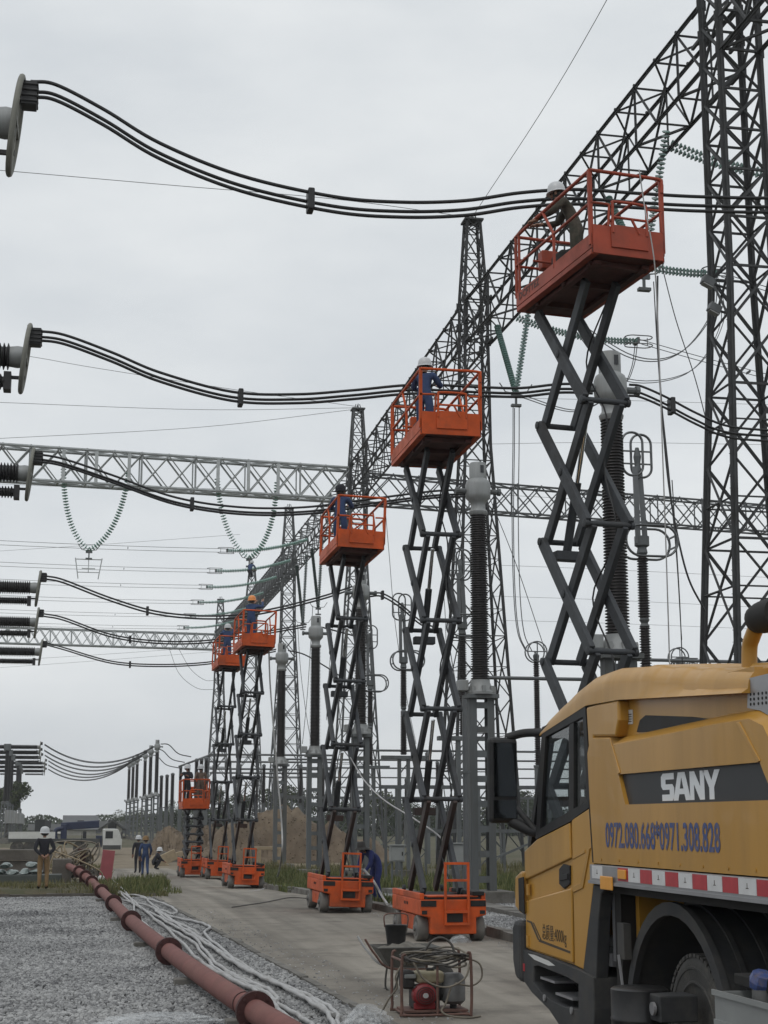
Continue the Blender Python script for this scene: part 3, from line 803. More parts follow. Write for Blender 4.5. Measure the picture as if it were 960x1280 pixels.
# ------------------------------------------------------------------ glass insulator strings
def string_mesh(pts, m='glass_green', r=0.17, pitch=0.17, name='disc_string'):
    """cap-and-pin discs threaded along a path, joined: a disc is only a few pixels"""
    b = MB(); P = [Vector(p) for p in pts]
    seg = [(P[i + 1] - P[i]).length for i in range(len(P) - 1)]; tot = sum(seg)
    pitch = max(pitch, r * 0.95); n = int(tot / pitch); d = 0.0
    for k in range(n):
        s = (k + 0.5) * tot / n; i = 0
        while i < len(seg) - 1 and s > seg[i]: s -= seg[i]; i += 1
        c = P[i].lerp(P[i + 1], s / seg[i]); t = (P[i + 1] - P[i]).normalized()
        rot = t.to_track_quat('Z', 'Y').to_matrix()
        b.cur = 0
        b.lathe([(0.03, 0.03), (r * 0.75, 0.02), (r, -0.03), (r * 0.9, -0.045), (0.05, -0.02)], c, n=10, rot=rot)
        b.cur = 1
        b.lathe([(0.04, 0.0), (0.045, 0.075), (0.02, 0.08)], c, n=6, rot=rot)
    b.cur = 1
    return b
def vstring(label, top1, top2, bot, sag, group, dark=False, rd=0.17):
    t = thing('insulator_string', label, 'insulator', tuple(bot), 0.0, group)
    for top in (top1, top2):
        pts = catenary(top, bot, sag, 12); ow = Vector((top[0] - bot[0], top[1] - bot[1], 0)); ow = ow.normalized() if ow.length else ow
        pts = [p + ow * (sag * 0.5 * 4 * (k / 12) * (1 - k / 12)) for k, p in enumerate(pts)]
        string_mesh(pts, r=rd).build('disc_string', ['glass_dark' if dark else ('glass_green' if rd > 0.2 else 'glass_mid'), 'galv_grey'], t, kind='stuff', world=True)
    y = MB(); B = Vector(bot)
    y.box(B - Vector((0, 0, 0.1)), (0.5, 0.12, 0.22))
    y.build('yoke_plate', 'galv_grey', t, world=True)
    h = MB()
    for s in (-1, 1):
        h.tube([B + Vector((s * 0.2, 0, 0)), B + Vector((s * 0.55, 0, 0.05)), B + Vector((s * 0.85, 0, 0.5))], 0.03, 6)
    h.build('arcing_horn', 'galv_grey', t, kind='stuff', world=True)
    c = MB().bar(B - Vector((0, 0, 0.2)), B - Vector((0, 0, 0.6)), 0.1).box(B - Vector((0, 0, 0.65)), (0.5, 0.25, 0.12))
    c.build('clamp', 'galv_grey', t, kind='stuff', world=True)
    return t
mat('glass_dark', (0.03, 0.055, 0.05), 0.25, 0.0, 0.2, 2.0)
mat('glass_mid', (0.10, 0.19, 0.165), 0.2, 0.0, 0.3, 2.0)
GS = 'glass insulator strings'
vstring('glass V string hanging behind the nearest orange cage', (21.0, 51.2, 27.7), (21.0, 57.8, 27.7), (21.2, 54.6, 23.2), 0.0, GS)
vstring('glass V string right of the second tower, holding a long downlead', (20.9, 68.6, 27.7), (20.9, 75.2, 27.7), (21.0, 72.2, 23.2), 0.0, GS)
vstring('glass V string above the right of the third raised cage', (21.3, 137.5, 27.7), (21.3, 144.0, 27.7), (21.5, 141.0, 21.6), 0.0, GS, True)
vstring('glass V string dropping behind the fourth post head', (21.3, 147.5, 27.7), (21.3, 154.5, 27.7), (21.5, 151.0, 21.4), 0.0, GS, True)
def cb(px, z): # point on the pale cross beam below photo column px
    r = ray(px, 620); k = 0
    A, Bv = Vector((-17, 116.1, 0)), Vector((20.7, 119.9, 0)); d = Bv - A
    # solve A + d*s = C + r*t in plan
    det = d.x * (-r.y) - d.y * (-r.x)
    s = ((0 - A.x) * (-r.y) - (0 - A.y) * (-r.x)) / det
    p = A + d * s; p.z = z
    return p
vstring('wide glass V string on the pale cross beam with empty hanging clamp', cb(78, 28.6), cb(160, 28.6), (cb(114, 0).x, cb(114, 0).y, 22.3), 0.9, GS, rd=0.24)
vstring('wide glass V string on the pale cross beam with a worker at its foot', cb(271, 28.6), cb(346, 28.6), (cb(313, 0).x, cb(313, 0).y, 22.3), 0.9, GS, rd=0.24)
for k, px in enumerate((78, 119, 160, 271, 309, 346)):
    p = cb(px, 28.7)
    tag(MB().box(p + Vector((0, -0.72, 0)), (0.26, 0.06, 2.5)).build('hanger_plate', 'galvanised'), '%s upright plate bolted on the pale cross beam, counted from the left edge' % ['first', 'second', 'third', 'fourth', 'fifth', 'sixth'][k], 'plate', 'hanger plates on the cross beam')
# hanging hardware below the empty clamp
t = thing('hanging_clamp', 'pale twin arm hardware hanging under the empty glass V string', 'clamp', (cb(114, 0).x, cb(114, 0).y, 21.0))
b = MB(); c = Vector(t.location)
for s in (-1, 1): b.bar(c + Vector((s * 1.0, 0, 0.7)), c + Vector((s * 0.75, 0, -0.9)), 0.08)
b.bar(c + Vector((-1.0, 0, 0.6)), c + Vector((1.0, 0, 0.6)), 0.07); b.bar(c + Vector((-0.8, 0, -0.4)), c + Vector((0.8, 0, -0.4)), 0.06)
b.bar(c + Vector((0, 0, 0.6)), c + Vector((0, 0, -0.4)), 0.06); b.bar(c + Vector((-.5, 0, -.1)), c + Vector((.5, 0, -.1)), 0.12, 0.05)
b.build('arm_frame', 'galvanised', t, kind='stuff', world=True)

# strain strings: twin strings pulling sideways from the long beam, with ring yoke and twin conductors
def strain(label, wlabel, Y, side, L, drop, far, sagc, dark=False, ring=True, xb=21.1):
    a = Vector((xb + side * 0.7, Y, 28.0)); e = a + Vector((side * L, 0, -drop))
    t = thing('strain_string', label, 'insulator', tuple(a), 0.0, 'strain insulator strings')
    for dy in (-0.22, 0.22):
        string_mesh(catenary(a + Vector((0, dy, 0)), e + Vector((0, dy, 0)), 0.35, 6), r=0.165 if side < 0 else 0.13).build('disc_string', ['glass_green' if side < 0 else 'glass_mid', 'galv_grey'], t, kind='stuff', world=True)
    MB().box(e, (0.14, 0.6, 0.3)).build('yoke_plate', 'galv_grey', t, world=True)
    if ring:
        r = MB()
        for dz in (-0.22, 0.22): r.tube(oval(e + Vector((side * 0.1, 0, dz)), 0.75, 0.38, 'Z'), 0.03, 6, closed=True)
        for k in (-0.6, 0.6): r.bar(e + Vector((k, 0, -0.22)), e + Vector((k, 0, 0.22)), 0.035)
        r.build('grading_ring', 'galv_grey', t, kind='stuff', world=True)
    w = thing('overhead_conductor', wlabel, 'conductor', tuple(e), 0.0, 'overhead conductors')
    for dy in (-0.2, 0.2):
        MB().tube(catenary(e + Vector((side * 0.2, dy, dy)), Vector(far) + Vector((0, dy, dy * 1.4)), sagc, 20), 0.022, 5).build('conductor', 'conductor', w, world=True)
    s = MB()
    for k in (0.15, 0.4, 0.65, 0.85):
        c = catenary(e, far, sagc, 20)[int(k * 20)]
        s.box(c, (0.06, 0.5, 0.12))
    s.build('spacer', 'cable_black', w, kind='stuff', world=True)
    return e
for k, (Yk, nm) in enumerate(((141, 'topmost'), (153, 'second'), (164, 'third'), (176, 'fourth'), (188, 'fifth'), (200, 'sixth'))):
    strain('%s green strain string pulling left from the long beam' % nm, '%s twin conductor leading left from the long beam' % nm, Yk, -1, 7.5, 1.3, (-48, Yk - 6, 27.6), 0.7)
RE = []
for Yk, nm in ((53, 'nearest'), (64, 'middle'), (74.5, 'farthest')):
    RE.append(strain('%s strain string reaching right from the long beam behind the tallest tower' % nm, '%s twin conductor leading right behind the tallest tower' % nm, Yk, 1, 6.6, 0.9, (75, Yk + 10, 25.4), 1.2))

# jumper loops and droppers
def wire(name, label, pts, r=0.02, m='conductor', cat='wire', group=None, n=6, twin=None, k=8, pname='conductor'):
    t = thing(name, label, cat, tuple(pts[-1]), 0.0, group)
    offs = twin or [Vector((0, 0, 0))]
    for o_ in offs:
        MB().tube([p + Vector(o_) for p in spline(pts, k)], r, n).build(pname, m, t, smooth=60, world=True)
    return t
JG = 'jumper wires under the long beam'
TW = [(0, -.18, 0), (0, .18, 0)]
wire('jumper_wire', 'loop of twin jumper hanging right of the nearest cage', [RE[1], RE[1] + Vector((-.3, 0, -2.0)), RE[1] + Vector((-2, 0, -4.0)), RE[1] + Vector((-4.2, 0, -4.3)), Vector((21.3, 64, 24.4))], 0.025, 'conductor', 'wire', JG, twin=TW)
wire('jumper_wire', 'loop of twin jumper below the nearest cage floor', [RE[2], RE[2] + Vector((-.3, 0, -1.5)), RE[2] + Vector((-1, 0, -2.6)), RE[2] + Vector((-3.4, 0, -4.0)), Vector((21.3, 72.6, 23.2))], 0.025, 'conductor', 'wire', JG, twin=TW)
wire('jumper_wire', 'slack twin jumper swinging beside the tallest tower', [RE[1], RE[1] + Vector((0.2, 0, -2.4)), RE[1] + Vector((-1.6, 0, -4.9)), RE[1] + Vector((-4.9, 0, -5.3)), Vector((20.6, 62, 23.6))], 0.02, 'conductor', 'wire', JG, twin=TW)
# long droppers
def pix(pts, Y): return [aty(u, v, Y) for u, v in pts]
wire('downlead_wire', 'triple downlead dropping from the V string beside the nearest scissor arms', [Vector((21.0, 72.2, 22.5))] + pix([(645, 560), (644, 650), (646, 740), (651, 790), (661, 814)], 72), 0.024, 'conductor', 'wire', 'downleads', twin=[(-.16, 0, 0), (.16, 0, 0), (0, .3, 0)])
for k, (pts, Yk, lab) in enumerate((
    ([(822, 345), (822, 420), (828, 520), (838, 620), (858, 715), (882, 765)], 40, 'thick black downlead curving behind the nearest cage to the tower foot'),
    ([(817, 352), (824, 470), (836, 590), (846, 700), (852, 800)], 41, 'middle hanging black downlead right of the nearest cage'),
    ([(840, 600), (846, 690), (850, 760), (853, 835)], 42, 'shortest hanging wire just above the truck roof'),
    ([(828, 335), (845, 400), (868, 470), (884, 530)], 44, 'thin taut wire running down from nearest cage to tallest tower'))):
    wire('downlead_wire', lab, pix(pts, Yk), 0.028 if k == 0 else 0.016, 'cable_black', 'wire', 'downleads')
wire('downlead_wire', 'thin slanting stay wire left of the nearest scissor arms', pix([(612, 622), (645, 705), (682, 815)], 60), 0.015, 'cable_black', 'wire', 'downleads')
for k, (pts, Yk, lab) in enumerate((
    ([(482, 640), (487, 700), (494, 780), (508, 870), (520, 930)], 95, 'thin dropper wire left of the second lift arms'),
    ([(391, 757), (388, 810), (384, 870), (378, 930)], 140, 'thin dropper wire hanging from the fourth post string'),
    ([(372, 780), (376, 840), (384, 900), (392, 940)], 150, 'thin slack dropper right of the fifth post'),
    ([(430, 700), (418, 760), (412, 830), (408, 900)], 100, 'thin dropper wire between fourth post and third lift'),
    ([(550, 690), (556, 760), (560, 840), (574, 905)], 85, 'thin dropper wire seen through the second lift arms'),
    ([(212, 812), (224, 842), (246, 860), (268, 862)], 200, 'slack loop of wire below the far pale cross beam'),
    ([(224, 812), (238, 836), (256, 850), (270, 850)], 205, 'smaller slack loop of wire below the far pale cross beam'))):
    wire('downlead_wire', lab, pix(pts, Yk), 0.02 if Yk < 120 else 0.03, 'conductor', 'wire', 'downleads')

# shield wires
SW = 'thin shield wires'
wire('shield_wire', 'thin wire climbing from the second tower cap out of the top edge', [Vector((20.6, 79, 35.3)), Vector((20.7, 62, 35.6)), Vector((20.9, 45.8, 37.5))], 0.018, 'wire_thin', 'wire', SW)
wire('shield_wire', 'topmost thin wire crossing the open sky to the second tower cap', [Vector((20.6, 79, 35.3))] + pix([(420, 249), (220, 232), (25, 215), (-60, 208)], 80), 0.018, 'wire_thin', 'wire', SW)
wire('shield_wire', 'thin wire slanting down to the third tower peak from upper left', [Vector((21.4, 119.8, 35.3))] + pix([(300, 488), (120, 460), (40, 446), (-60, 432)], 118), 0.02, 'wire_thin', 'wire', SW)
wire('shield_wire', 'thin wire nearly level across the sky at the third tower peak', [Vector((21.4, 119.8, 35.2))] + pix([(250, 512), (0, 503), (-60, 501)], 121), 0.02, 'wire_thin', 'wire', SW)
wire('shield_wire', 'thin wire sloping gently up to the third tower from the left', [Vector((21.4, 119.8, 35.1))] + pix([(250, 534), (0, 548), (-60, 551)], 123), 0.02, 'wire_thin', 'wire', SW)
for k, (a, b_, c, Yk) in enumerate(((497, 500, 506, 150), (555, 553, 556, 150), (618, 626, 640, 160), (706, 712, 722, 170), (745, 750, 760, 180), (775, 779, 787, 190))):
    lab = ['first', 'second', 'third', 'fourth', 'fifth', 'lowest'][k] + ' thin far wire crossing the pale sky between the posts and the tallest tower'
    wire('shield_wire', lab, pix([(612, a), (760, b_), (965, c)], Yk), 0.022, 'wire_thin', 'wire', SW)
for k, (a, c, Yk) in enumerate(((604, 611, 200), (690, 668, 215), (827, 806, 240), (836, 812, 250))):
    lab = ['upper', 'second', 'third', 'lowest'][k] + ' faint far wire at the left edge of the sky'
    wire('shield_wire', lab, pix([(-20, a), (120, (a + c) / 2 + 2), (300, c)], Yk), 0.022, 'wire_thin', 'wire', SW)
# ================================================================== switchyard equipment
def shed_profile(r0, r1, h0, h1, pitch, core=0.8):
    """ribbed insulator outline from h0 to h1"""
    n = max(2, int((h1 - h0) / pitch)); pr = []
    for i in range(n):
        a = h0 + (h1 - h0) * i / n; d = (h1 - h0) / n; r = r0 + (r1 - r0) * i / n
        pr += [(r * core, a), (r * core, a + d * 0.35), (r, a + d * 0.55), (r * 0.98, a + d * 0.72)]
    pr.append((r1 * core, h1))
    return pr
# ---- tall current-transformer posts
def make_post():
    t = empty('instrument_post')
    MB().box((0, 0, 0.05), (1.3, 1.3, 0.5)).build('foundation', 'concrete', t, bevel=0.02)
    for s in (-1, 1):
        b = MB()
        b.bb((s * 0.23 - 0.09, -0.16, 0.3), (s * 0.23 + 0.09, -0.145, 5.1)); b.bb((s * 0.23 - 0.09, 0.145, 0.3), (s * 0.23 + 0.09, 0.16, 5.1)); b.bb((s * 0.32 - 0.008, -0.145, 0.3), (s * 0.32 + 0.008, 0.145, 5.1))
        b.build('column', 'galv_grey', t)
    for k in range(8):
        MB().bb((-0.14, -0.168, 0.5 + k * 0.62), (0.14, -0.15, 0.66 + k * 0.62)).build('batten', 'galv_grey', t)
    MB().bb((-0.42, -0.3, 5.1), (0.42, 0.3, 5.2)).build('base_plate', 'galv_grey', t)
    b = MB().lathe([(0.40, 5.2), (0.40, 5.26), (0.33, 5.32), (0.25, 5.52), (0.25, 5.58)], n=24)
    for k in range(8):
        a = k * math.pi / 4; b.box((0.36 * math.cos(a), 0.36 * math.sin(a), 5.33), (0.09, 0.09, 0.16))
    b.build('base_bell', 'cast_alu', t, smooth=40)
    MB().bb((-0.62, -0.22, 5.28), (-0.36, 0.1, 5.56)).build('terminal_box', 'cast_alu', t, bevel=0.02)
    MB().lathe(shed_profile(0.245, 0.225, 5.58, 9.92, 0.062, 0.8), n=20).build('insulator', 'porcelain', t, smooth=25)
    b = MB().lathe([(0.21, 9.9), (0.24, 9.94), (0.25, 10.0), (0.19, 10.08), (0.19, 10.2), (0.23, 10.27), (0.32, 10.36), (0.335, 10.46), (0.335, 10.72), (0.3, 10.82), (0.225, 10.88), (0.22, 10.92)], n=24)
    b.build('head', 'cast_alu', t, smooth=40)
    b = MB().lathe([(0.225, 10.9), (0.225, 11.28), (0.2, 11.32), (0.0, 11.32)], n=24); b.build('expansion_cap', 'cast_alu', t, smooth=40)
    MB().box((0.06, -0.222, 11.12), (0.09, 0.02, 0.2)).build('level_gauge', 'window_dark', t)
    for s in (-1, 1):
        MB().lathe([(0.07, 0), (0.07, 0.2), (0.1, 0.2), (0.1, 0.28)], (s * 0.33, 0, 10.55), 'X', 10, rot=Matrix.Scale(s, 3, (1, 0, 0))).build('terminal', 'galv_grey', t)
    b = MB(); 
    for s in (-1, 1): b.bar((s * 0.3, 0, 0.2), (s * 0.30, -0.2, 0.0), 0.1)
    return t
def copy_tree(o, parent=None):
    c = o.copy(); COL.objects.link(c); c.parent = parent
    for ch in [x for x in o.children]: copy_tree(ch, c)
    return c
post0 = make_post()
posts = [((11.6, 20.6), 'tall dark post beyond the edge of the frame past the truck'),
         ((10.27, 28.5), 'tallest dark instrument post, half hidden by the nearest scissor arms'),
         ((10.11, 38.5), 'dark instrument post with bulbous grey head right of the second lift'),
         ((10.36, 57.2), 'dark instrument post directly behind the third lift'),
         ((10.21, 67.6), 'dark instrument post left of the third lift, green grass at its foot'),
         ((10.07, 78.2), 'dark instrument post right of the fourth lift')]
fp = [(197, 924, 'nearest and tallest'), (189, 931, 'second'), (182, 937, 'third'), (172, 942, 'fourth'), (167, 946, 'fifth'), (162, 950, 'smallest and farthest')]
for u, v, nm in fp:
    p = atz(u, v, 11.0); posts.append(((p.x, p.y), '%s of the six far dark posts above the walking men' % nm))
P_AT = []
for i, ((x, y), lab) in enumerate(posts):
    o = post0 if i == 0 else copy_tree(post0)
    o.location = (x, y, ground_z(y) if y > 60 else 0.0)
    tag(o, lab, 'post', 'tall instrument posts'); P_AT.append(Vector((x, y, ground_z(y) if y > 60 else 0.0)))

# ---- T-shaped breakers, their arms reaching in from the left
def make_breaker():
    """origin under the tip of the right arm; the column stands 3.6 m to the left"""
    t = empty('circuit_breaker')
    zt = 11.0; cx = -3.6
    MB().box((cx, 0, 0.1), (1.6, 1.6, 0.5)).build('foundation', 'concrete', t)
    for sx in (-1, 1):
        for sy in (-1, 1):
            MB().bar((cx + sx * 0.6, sy * 0.6, 0.3), (cx + sx * 0.32, sy * 0.32, 4.6), 0.12).build('leg', 'galv_grey', t)
    b = MB()
    for k in range(5):
        z0, z1 = 0.5 + k * 0.8, 1.3 + k * 0.8; w0, w1 = 0.6 - z0 * 0.062, 0.6 - z1 * 0.062
        for sy in (-1, 1):
            b.bar((cx - w0, sy * w0, z0), (cx + w1, sy * w1, z1), 0.05); b.bar((cx + sy * w0, -w0, z0), (cx + sy * w1, w1, z1), 0.05)
    b.build('bracing', 'galv_grey', t, kind='stuff')
    MB().box((cx + 0.5, -0.75, 3.0), (0.9, 0.5, 1.5)).build('control_cabinet', 'cast_alu', t, bevel=0.02)
    MB().lathe([(0.45, 4.5), (0.45, 4.7), (0.3, 4.75)], (cx, 0, 0), n=16).build('column_base', 'galv_grey', t, smooth=40)
    MB().lathe(shed_profile(0.27, 0.23, 4.75, zt - 0.4, 0.075, 0.78), (cx, 0, 0), n=16).build('column_insulator', 'black_insul', t, smooth=25)
    MB().box((cx, 0, zt - 0.05), (0.8, 0.55, 0.8)).build('gear_housing', 'galv_grey', t, bevel=0.05)
    for s, x0, x1 in ((1, cx + 0.4, -0.3), (-1, cx - 0.4, 2 * cx + 0.3)):
        a, b_ = min(x0, x1), max(x0, x1)
        MB().lathe(shed_profile(0.28, 0.27, a, b_, 0.08, 0.72), (0, 0, zt), 'X', 16).build('interrupter', 'black_insul', t, smooth=25)
        MB().lathe(shed_profile(0.165, 0.165, a + 0.3, b_ - 0.05, 0.075, 0.66), (0, 0, zt - 0.52), 'X', 12).build('grading_capacitor', 'black_insul', t, smooth=25)
        xe = x1
        MB().lathe([(0.2, min(xe, xe + s * 0.3)), (0.22, (2 * xe + s * .3) / 2), (0.2, max(xe, xe + s * 0.3))], (0, 0, zt), 'X', 16).build('end_cap', 'cast_alu', t, smooth=50)
        MB().box((xe - s * 0.02, 0, zt - 0.52), (0.14, 0.3, 0.36)).bar((xe, 0, zt - 0.42), (xe + s * 0.3, 0, zt - 0.42), 0.06).build('capacitor_clamp', 'black_insul', t, kind='stuff')
        lp = circle((xe + s * 0.3, 0, zt - 0.02), 0.46, 'X', 32, 0.68)
        lp = [p + Vector((s * 0.10 * (p.z - zt), 0, 0)) for p in lp]
        MB().tube(lp, 0.045, 8, closed=True).build('grading_ring', 'ring_grey', t, smooth=60)
        b = MB(); b.bar((xe + s * 0.3, -0.46, zt), (xe + s * 0.3, 0.46, zt), 0.05, 0.1); b.bar((xe + s * 0.25, 0, zt - 0.68), (xe + s * 0.33, 0, zt + 0.66), 0.05, 0.09); b.build('ring_stay', 'ring_grey', t, kind='stuff')
        b = MB().box((xe + s * 0.47, 0, zt + 0.42), (0.22, 0.26, 0.34))
        for k in range(4): b.box((xe + s * 0.47, 0, zt + 0.3 + k * 0.08), (0.26, 0.3, 0.03))
        b.build('cable_clamp', 'cable_black', t, bevel=0.01)
    return t
brk0 = make_breaker()
bl = [(20, 155, 21.5, 'nearest breaker arm with round grey ring at the upper left edge'),
      (32, 447, 29.5, 'second breaker arm down the left edge, spiky black sheds'),
      (38, 592, 39.5, 'third breaker arm overlapping the pale cross beam'),
      (48, 735, 58.5, 'topmost of the three small breaker arms below the cross beam'),
      (46, 778, 69.0, 'middle of the three small breaker arms below the cross beam'),
      (51, 815, 80.0, 'lowest of the three small breaker arms below the cross beam')]
far_b = [(50, 934, 182, 'first'), (50, 941, 195, 'second'), (51, 947, 208, 'third'), (56, 954, 222, 'fourth'), (56, 959, 233, 'fifth'), (56, 964, 243, 'sixth')]
TIP = []
for i, e in enumerate(bl + far_b):
    o = brk0 if i == 0 else copy_tree(brk0)
    p = aty(e[0], e[1], e[2]); gz = p.z - 11.0
    o.location = (p.x, p.y, 0); o.scale = (1, 1, p.z / 11.0)
    if i >= 6: o.location = (p.x, p.y, ground_z(200)); o.scale = (1, 1, (p.z + 0.39) / 11.0)
    tag(o, e[3] if i < 6 else '%s nearest of the six far T shaped breakers at the left horizon' % e[3], 'breaker', 'T shaped circuit breakers')
    TIP.append(Vector((p.x, p.y, p.z)))

# ---- jumper cables from breaker arms to the posts
def bundle(label, pts, offs, r, spacers=(), m='cable_black'):
    t = thing('cable_bundle', label, 'cable', tuple(pts[0]), 0.0, 'black jumper cables')
    sp = spline(pts, 8)
    for o_ in offs:
        q = [p + Vector(o_) for p in sp]
        MB().tube(q, r, 8).build('cable', m, t, smooth=60, world=True)
    for k in spacers:
        c = sp[min(len(sp) - 1, int(k * (len(sp) - 1)))]
        MB().box(c, (0.10, 0.26, 0.34)).build('spacer', m, t, bevel=0.02, world=True)
    return t
O3 = [(0, -.08, .10), (0, .09, .02), (0, -.03, -.12)]
bundle('triple black cable sagging from the top left ring to the nearest cage', pix([(38, 113), (70, 117), (130, 148), (200, 190), (300, 230), (415, 256), (500, 263), (580, 261), (650, 251), (720, 247), (800, 252), (880, 256), (980, 256), (1030, 240)], 21.5), O3, 0.029, (0.37,))
bundle('triple black cable from the second breaker across to the tallest post', pix([(44, 420), (80, 425), (140, 447), (200, 472), (290, 496), (370, 499), (440, 494), (520, 487), (600, 490), (650, 491), (700, 486), (740, 487)], 29.5), [(0, -.08, .08), (0, .09, .02), (0, -.03, -.09)], 0.029, (0.38,))
bundle('black cable pair crossing the pale cross beam to the second lift', pix([(48, 572), (80, 578), (140, 598), (220, 626), (300, 638), (380, 638), (460, 628), (540, 618), (585, 616)], 39.5), [(0, -.08, .07), (0, .08, -.02), (0, 0, -.1)], 0.03, (0.42,))
bundle('black cable sagging to the post behind the third lift', pix([(57, 722), (80, 727), (140, 750), (200, 767), (270, 772), (330, 765), (400, 748), (440, 735)], 58.5), [(0, -.08, .05), (0, .08, -.04)], 0.034, (0.4,))
bundle('black cable running behind the orange helmeted worker', pix([(55, 769), (80, 774), (140, 795), (200, 803), (260, 802), (320, 793), (383, 782)], 69.0), [(0, -.08, .05), (0, .08, -.04)], 0.034, (0.4,))
bundle('lowest black cable ending at the fifth cage', pix([(58, 805), (80, 811), (140, 828), (200, 832), (260, 829), (310, 820), (345, 813)], 80.0), [(0, -.08, .05), (0, .08, -.04)], 0.034, (0.4,))
for i in range(6):
    a = TIP[6 + i] + Vector((0.5, 0, 0.3)); b_ = P_AT[6 + i] + Vector((-0.4, 0, 10.55))
    bundle('%s thin cable of the six slung between far breakers and far posts' % ['highest', 'second', 'third', 'fourth', 'fifth', 'lowest'][i], catenary(a, b_, 1.9, 12), [(0, 0, .05), (0, .15, -.05)], 0.045)
# away from the posts to the right
bundle('triple black cable leaving the tallest post toward the tallest tower', pix([(785, 488), (800, 490), (830, 503), (870, 524), (910, 540), (975, 546)], 29.0), O3, 0.026, (0.45,))
bundle('black cable arching right from the post behind the third lift', pix([(462, 744), (478, 744), (500, 757), (525, 778), (545, 787)], 57.4), [(0, -.08, .05), (0, .08, -.04)], 0.032, (0.25, 0.85))
bundle('short black cable right of the fourth post head', pix([(402, 784), (425, 790), (447, 796)], 67.7), [(0, 0, 0)], 0.035)
bundle('black cable drooping right from the fifth post head', pix([(360, 813), (380, 818), (405, 832), (425, 845)], 78.3), [(0, 0, 0)], 0.035)
for i, (u, v) in enumerate(((197, 930), (189, 937), (182, 944))):
    bundle('%s dark cable dipping right from the far posts' % ['upper', 'middle', 'lower'][i], pix([(u + 4, v), (u + 14, v + 1), (u + 26, v + 12), (u + 42, v + 16)], P_AT[6 + i].y), [(0, 0, 0)], 0.055)

# ---- disconnectors: post insulator, oval corona rings, raised blades
def make_disconnector(seed=0):
    t = empty('disconnector')
    MB().box((0, 0, 0.05), (1.0, 1.0, 0.4)).build('foundation', 'concrete', t)
    for s in (-1, 1):
        MB().bb((s * 0.2 - 0.07, -0.1, 0.25), (s * 0.2 + 0.07, 0.1, 5.0)).build('column', 'galv_grey', t)
    b = MB()
    for k in range(6): b.bar((-0.2, 0, 0.6 + k * 0.75), (0.2, 0, 1.1 + k * 0.75), 0.05)
    b.build('lacing', 'galv_grey', t, kind='stuff')
    MB().bb((-1.0, -0.16, 5.0), (1.0, 0.16, 5.16)).build('base_frame', 'galv_grey', t, bevel=0.01)
    for k, (a, c) in enumerate(((5.2, 7.05), (7.3, 9.0))):
        MB().lathe(shed_profile(0.165, 0.15, a, c, 0.07, 0.72), n=14).build('post_insulator', 'porcelain', t, smooth=25)
    MB().lathe([(0.1, 7.03), (0.14, 7.08), (0.09, 7.16), (0.14, 7.25), (0.1, 7.32)], n=12).build('joint_cap', 'galv_grey', t, smooth=40)
    MB().lathe([(0.1, 8.98), (0.15, 9.05), (0.12, 9.2), (0.2, 9.25), (0.2, 9.5)], n=12).build('top_casting', 'galv_grey', t, smooth=40)
    for dy in (-0.28, 0.28):
        MB().tube(oval((0.18, dy, 9.35), 0.72, 0.42, 'Y'), 0.035, 6, closed=True).build('corona_ring', 'alu_tube', t, smooth=60)
    b = MB()
    for dz in (-0.15, 0.15): b.bar((-0.5, -0.28, 9.35 + dz), (-0.5, 0.28, 9.35 + dz), 0.04); b.bar((0.85, -0.28, 9.35 + dz), (0.85, 0.28, 9.35 + dz), 0.04)
    b.build('ring_stay', 'alu_tube', t, kind='stuff')
    for s in (-1, 1):
        MB().bar((s * 0.14, s * 0.1, 9.3), (s * 0.1 - 0.06, s * 0.1, 11.4), 0.14, 0.05, up=(0, 1, 0)).build('blade', 'alu_tube', t)
        MB().tube(oval((s * 0.16 - 0.06, s * 0.1, 11.75), 0.29, 0.6, 'Y'), 0.035, 6, closed=True).build('blade_ring', 'alu_tube', t, smooth=60)
    b = MB().lathe([(0.06, 11.1), (0.1, 11.3), (0.08, 11.5), (0.11, 11.7), (0.05, 11.95)], (-0.05, 0, 0), n=10)
    for dz in (-0.25, 0.1): b.bar((-0.5, 0, 11.75 + dz), (0.35, 0, 11.75 + dz), 0.04)
    b.build('contact_head', 'galv_grey', t, kind='stuff')
    return t
dis0 = make_disconnector()
for i, (u, Yk, lab) in enumerate(((803, 38.5, 'disconnector with tall oval rings between the tallest post and the tower'),
                                  (577, 57.0, 'disconnector partly hidden beside the second lift scissor arms'),
                                  (504, 67.0, 'disconnector with oval rings left of the second lift arms'),
                                  (463, 78.0, 'disconnector with oval rings right of the third lift'))):
    o = dis0 if i == 0 else copy_tree(dis0)
    p = aty(u, 700, Yk); o.location = (p.x, Yk, ground_z(Yk) if Yk > 60 else 0)
    tag(o, lab, 'disconnector', 'disconnectors with oval rings')

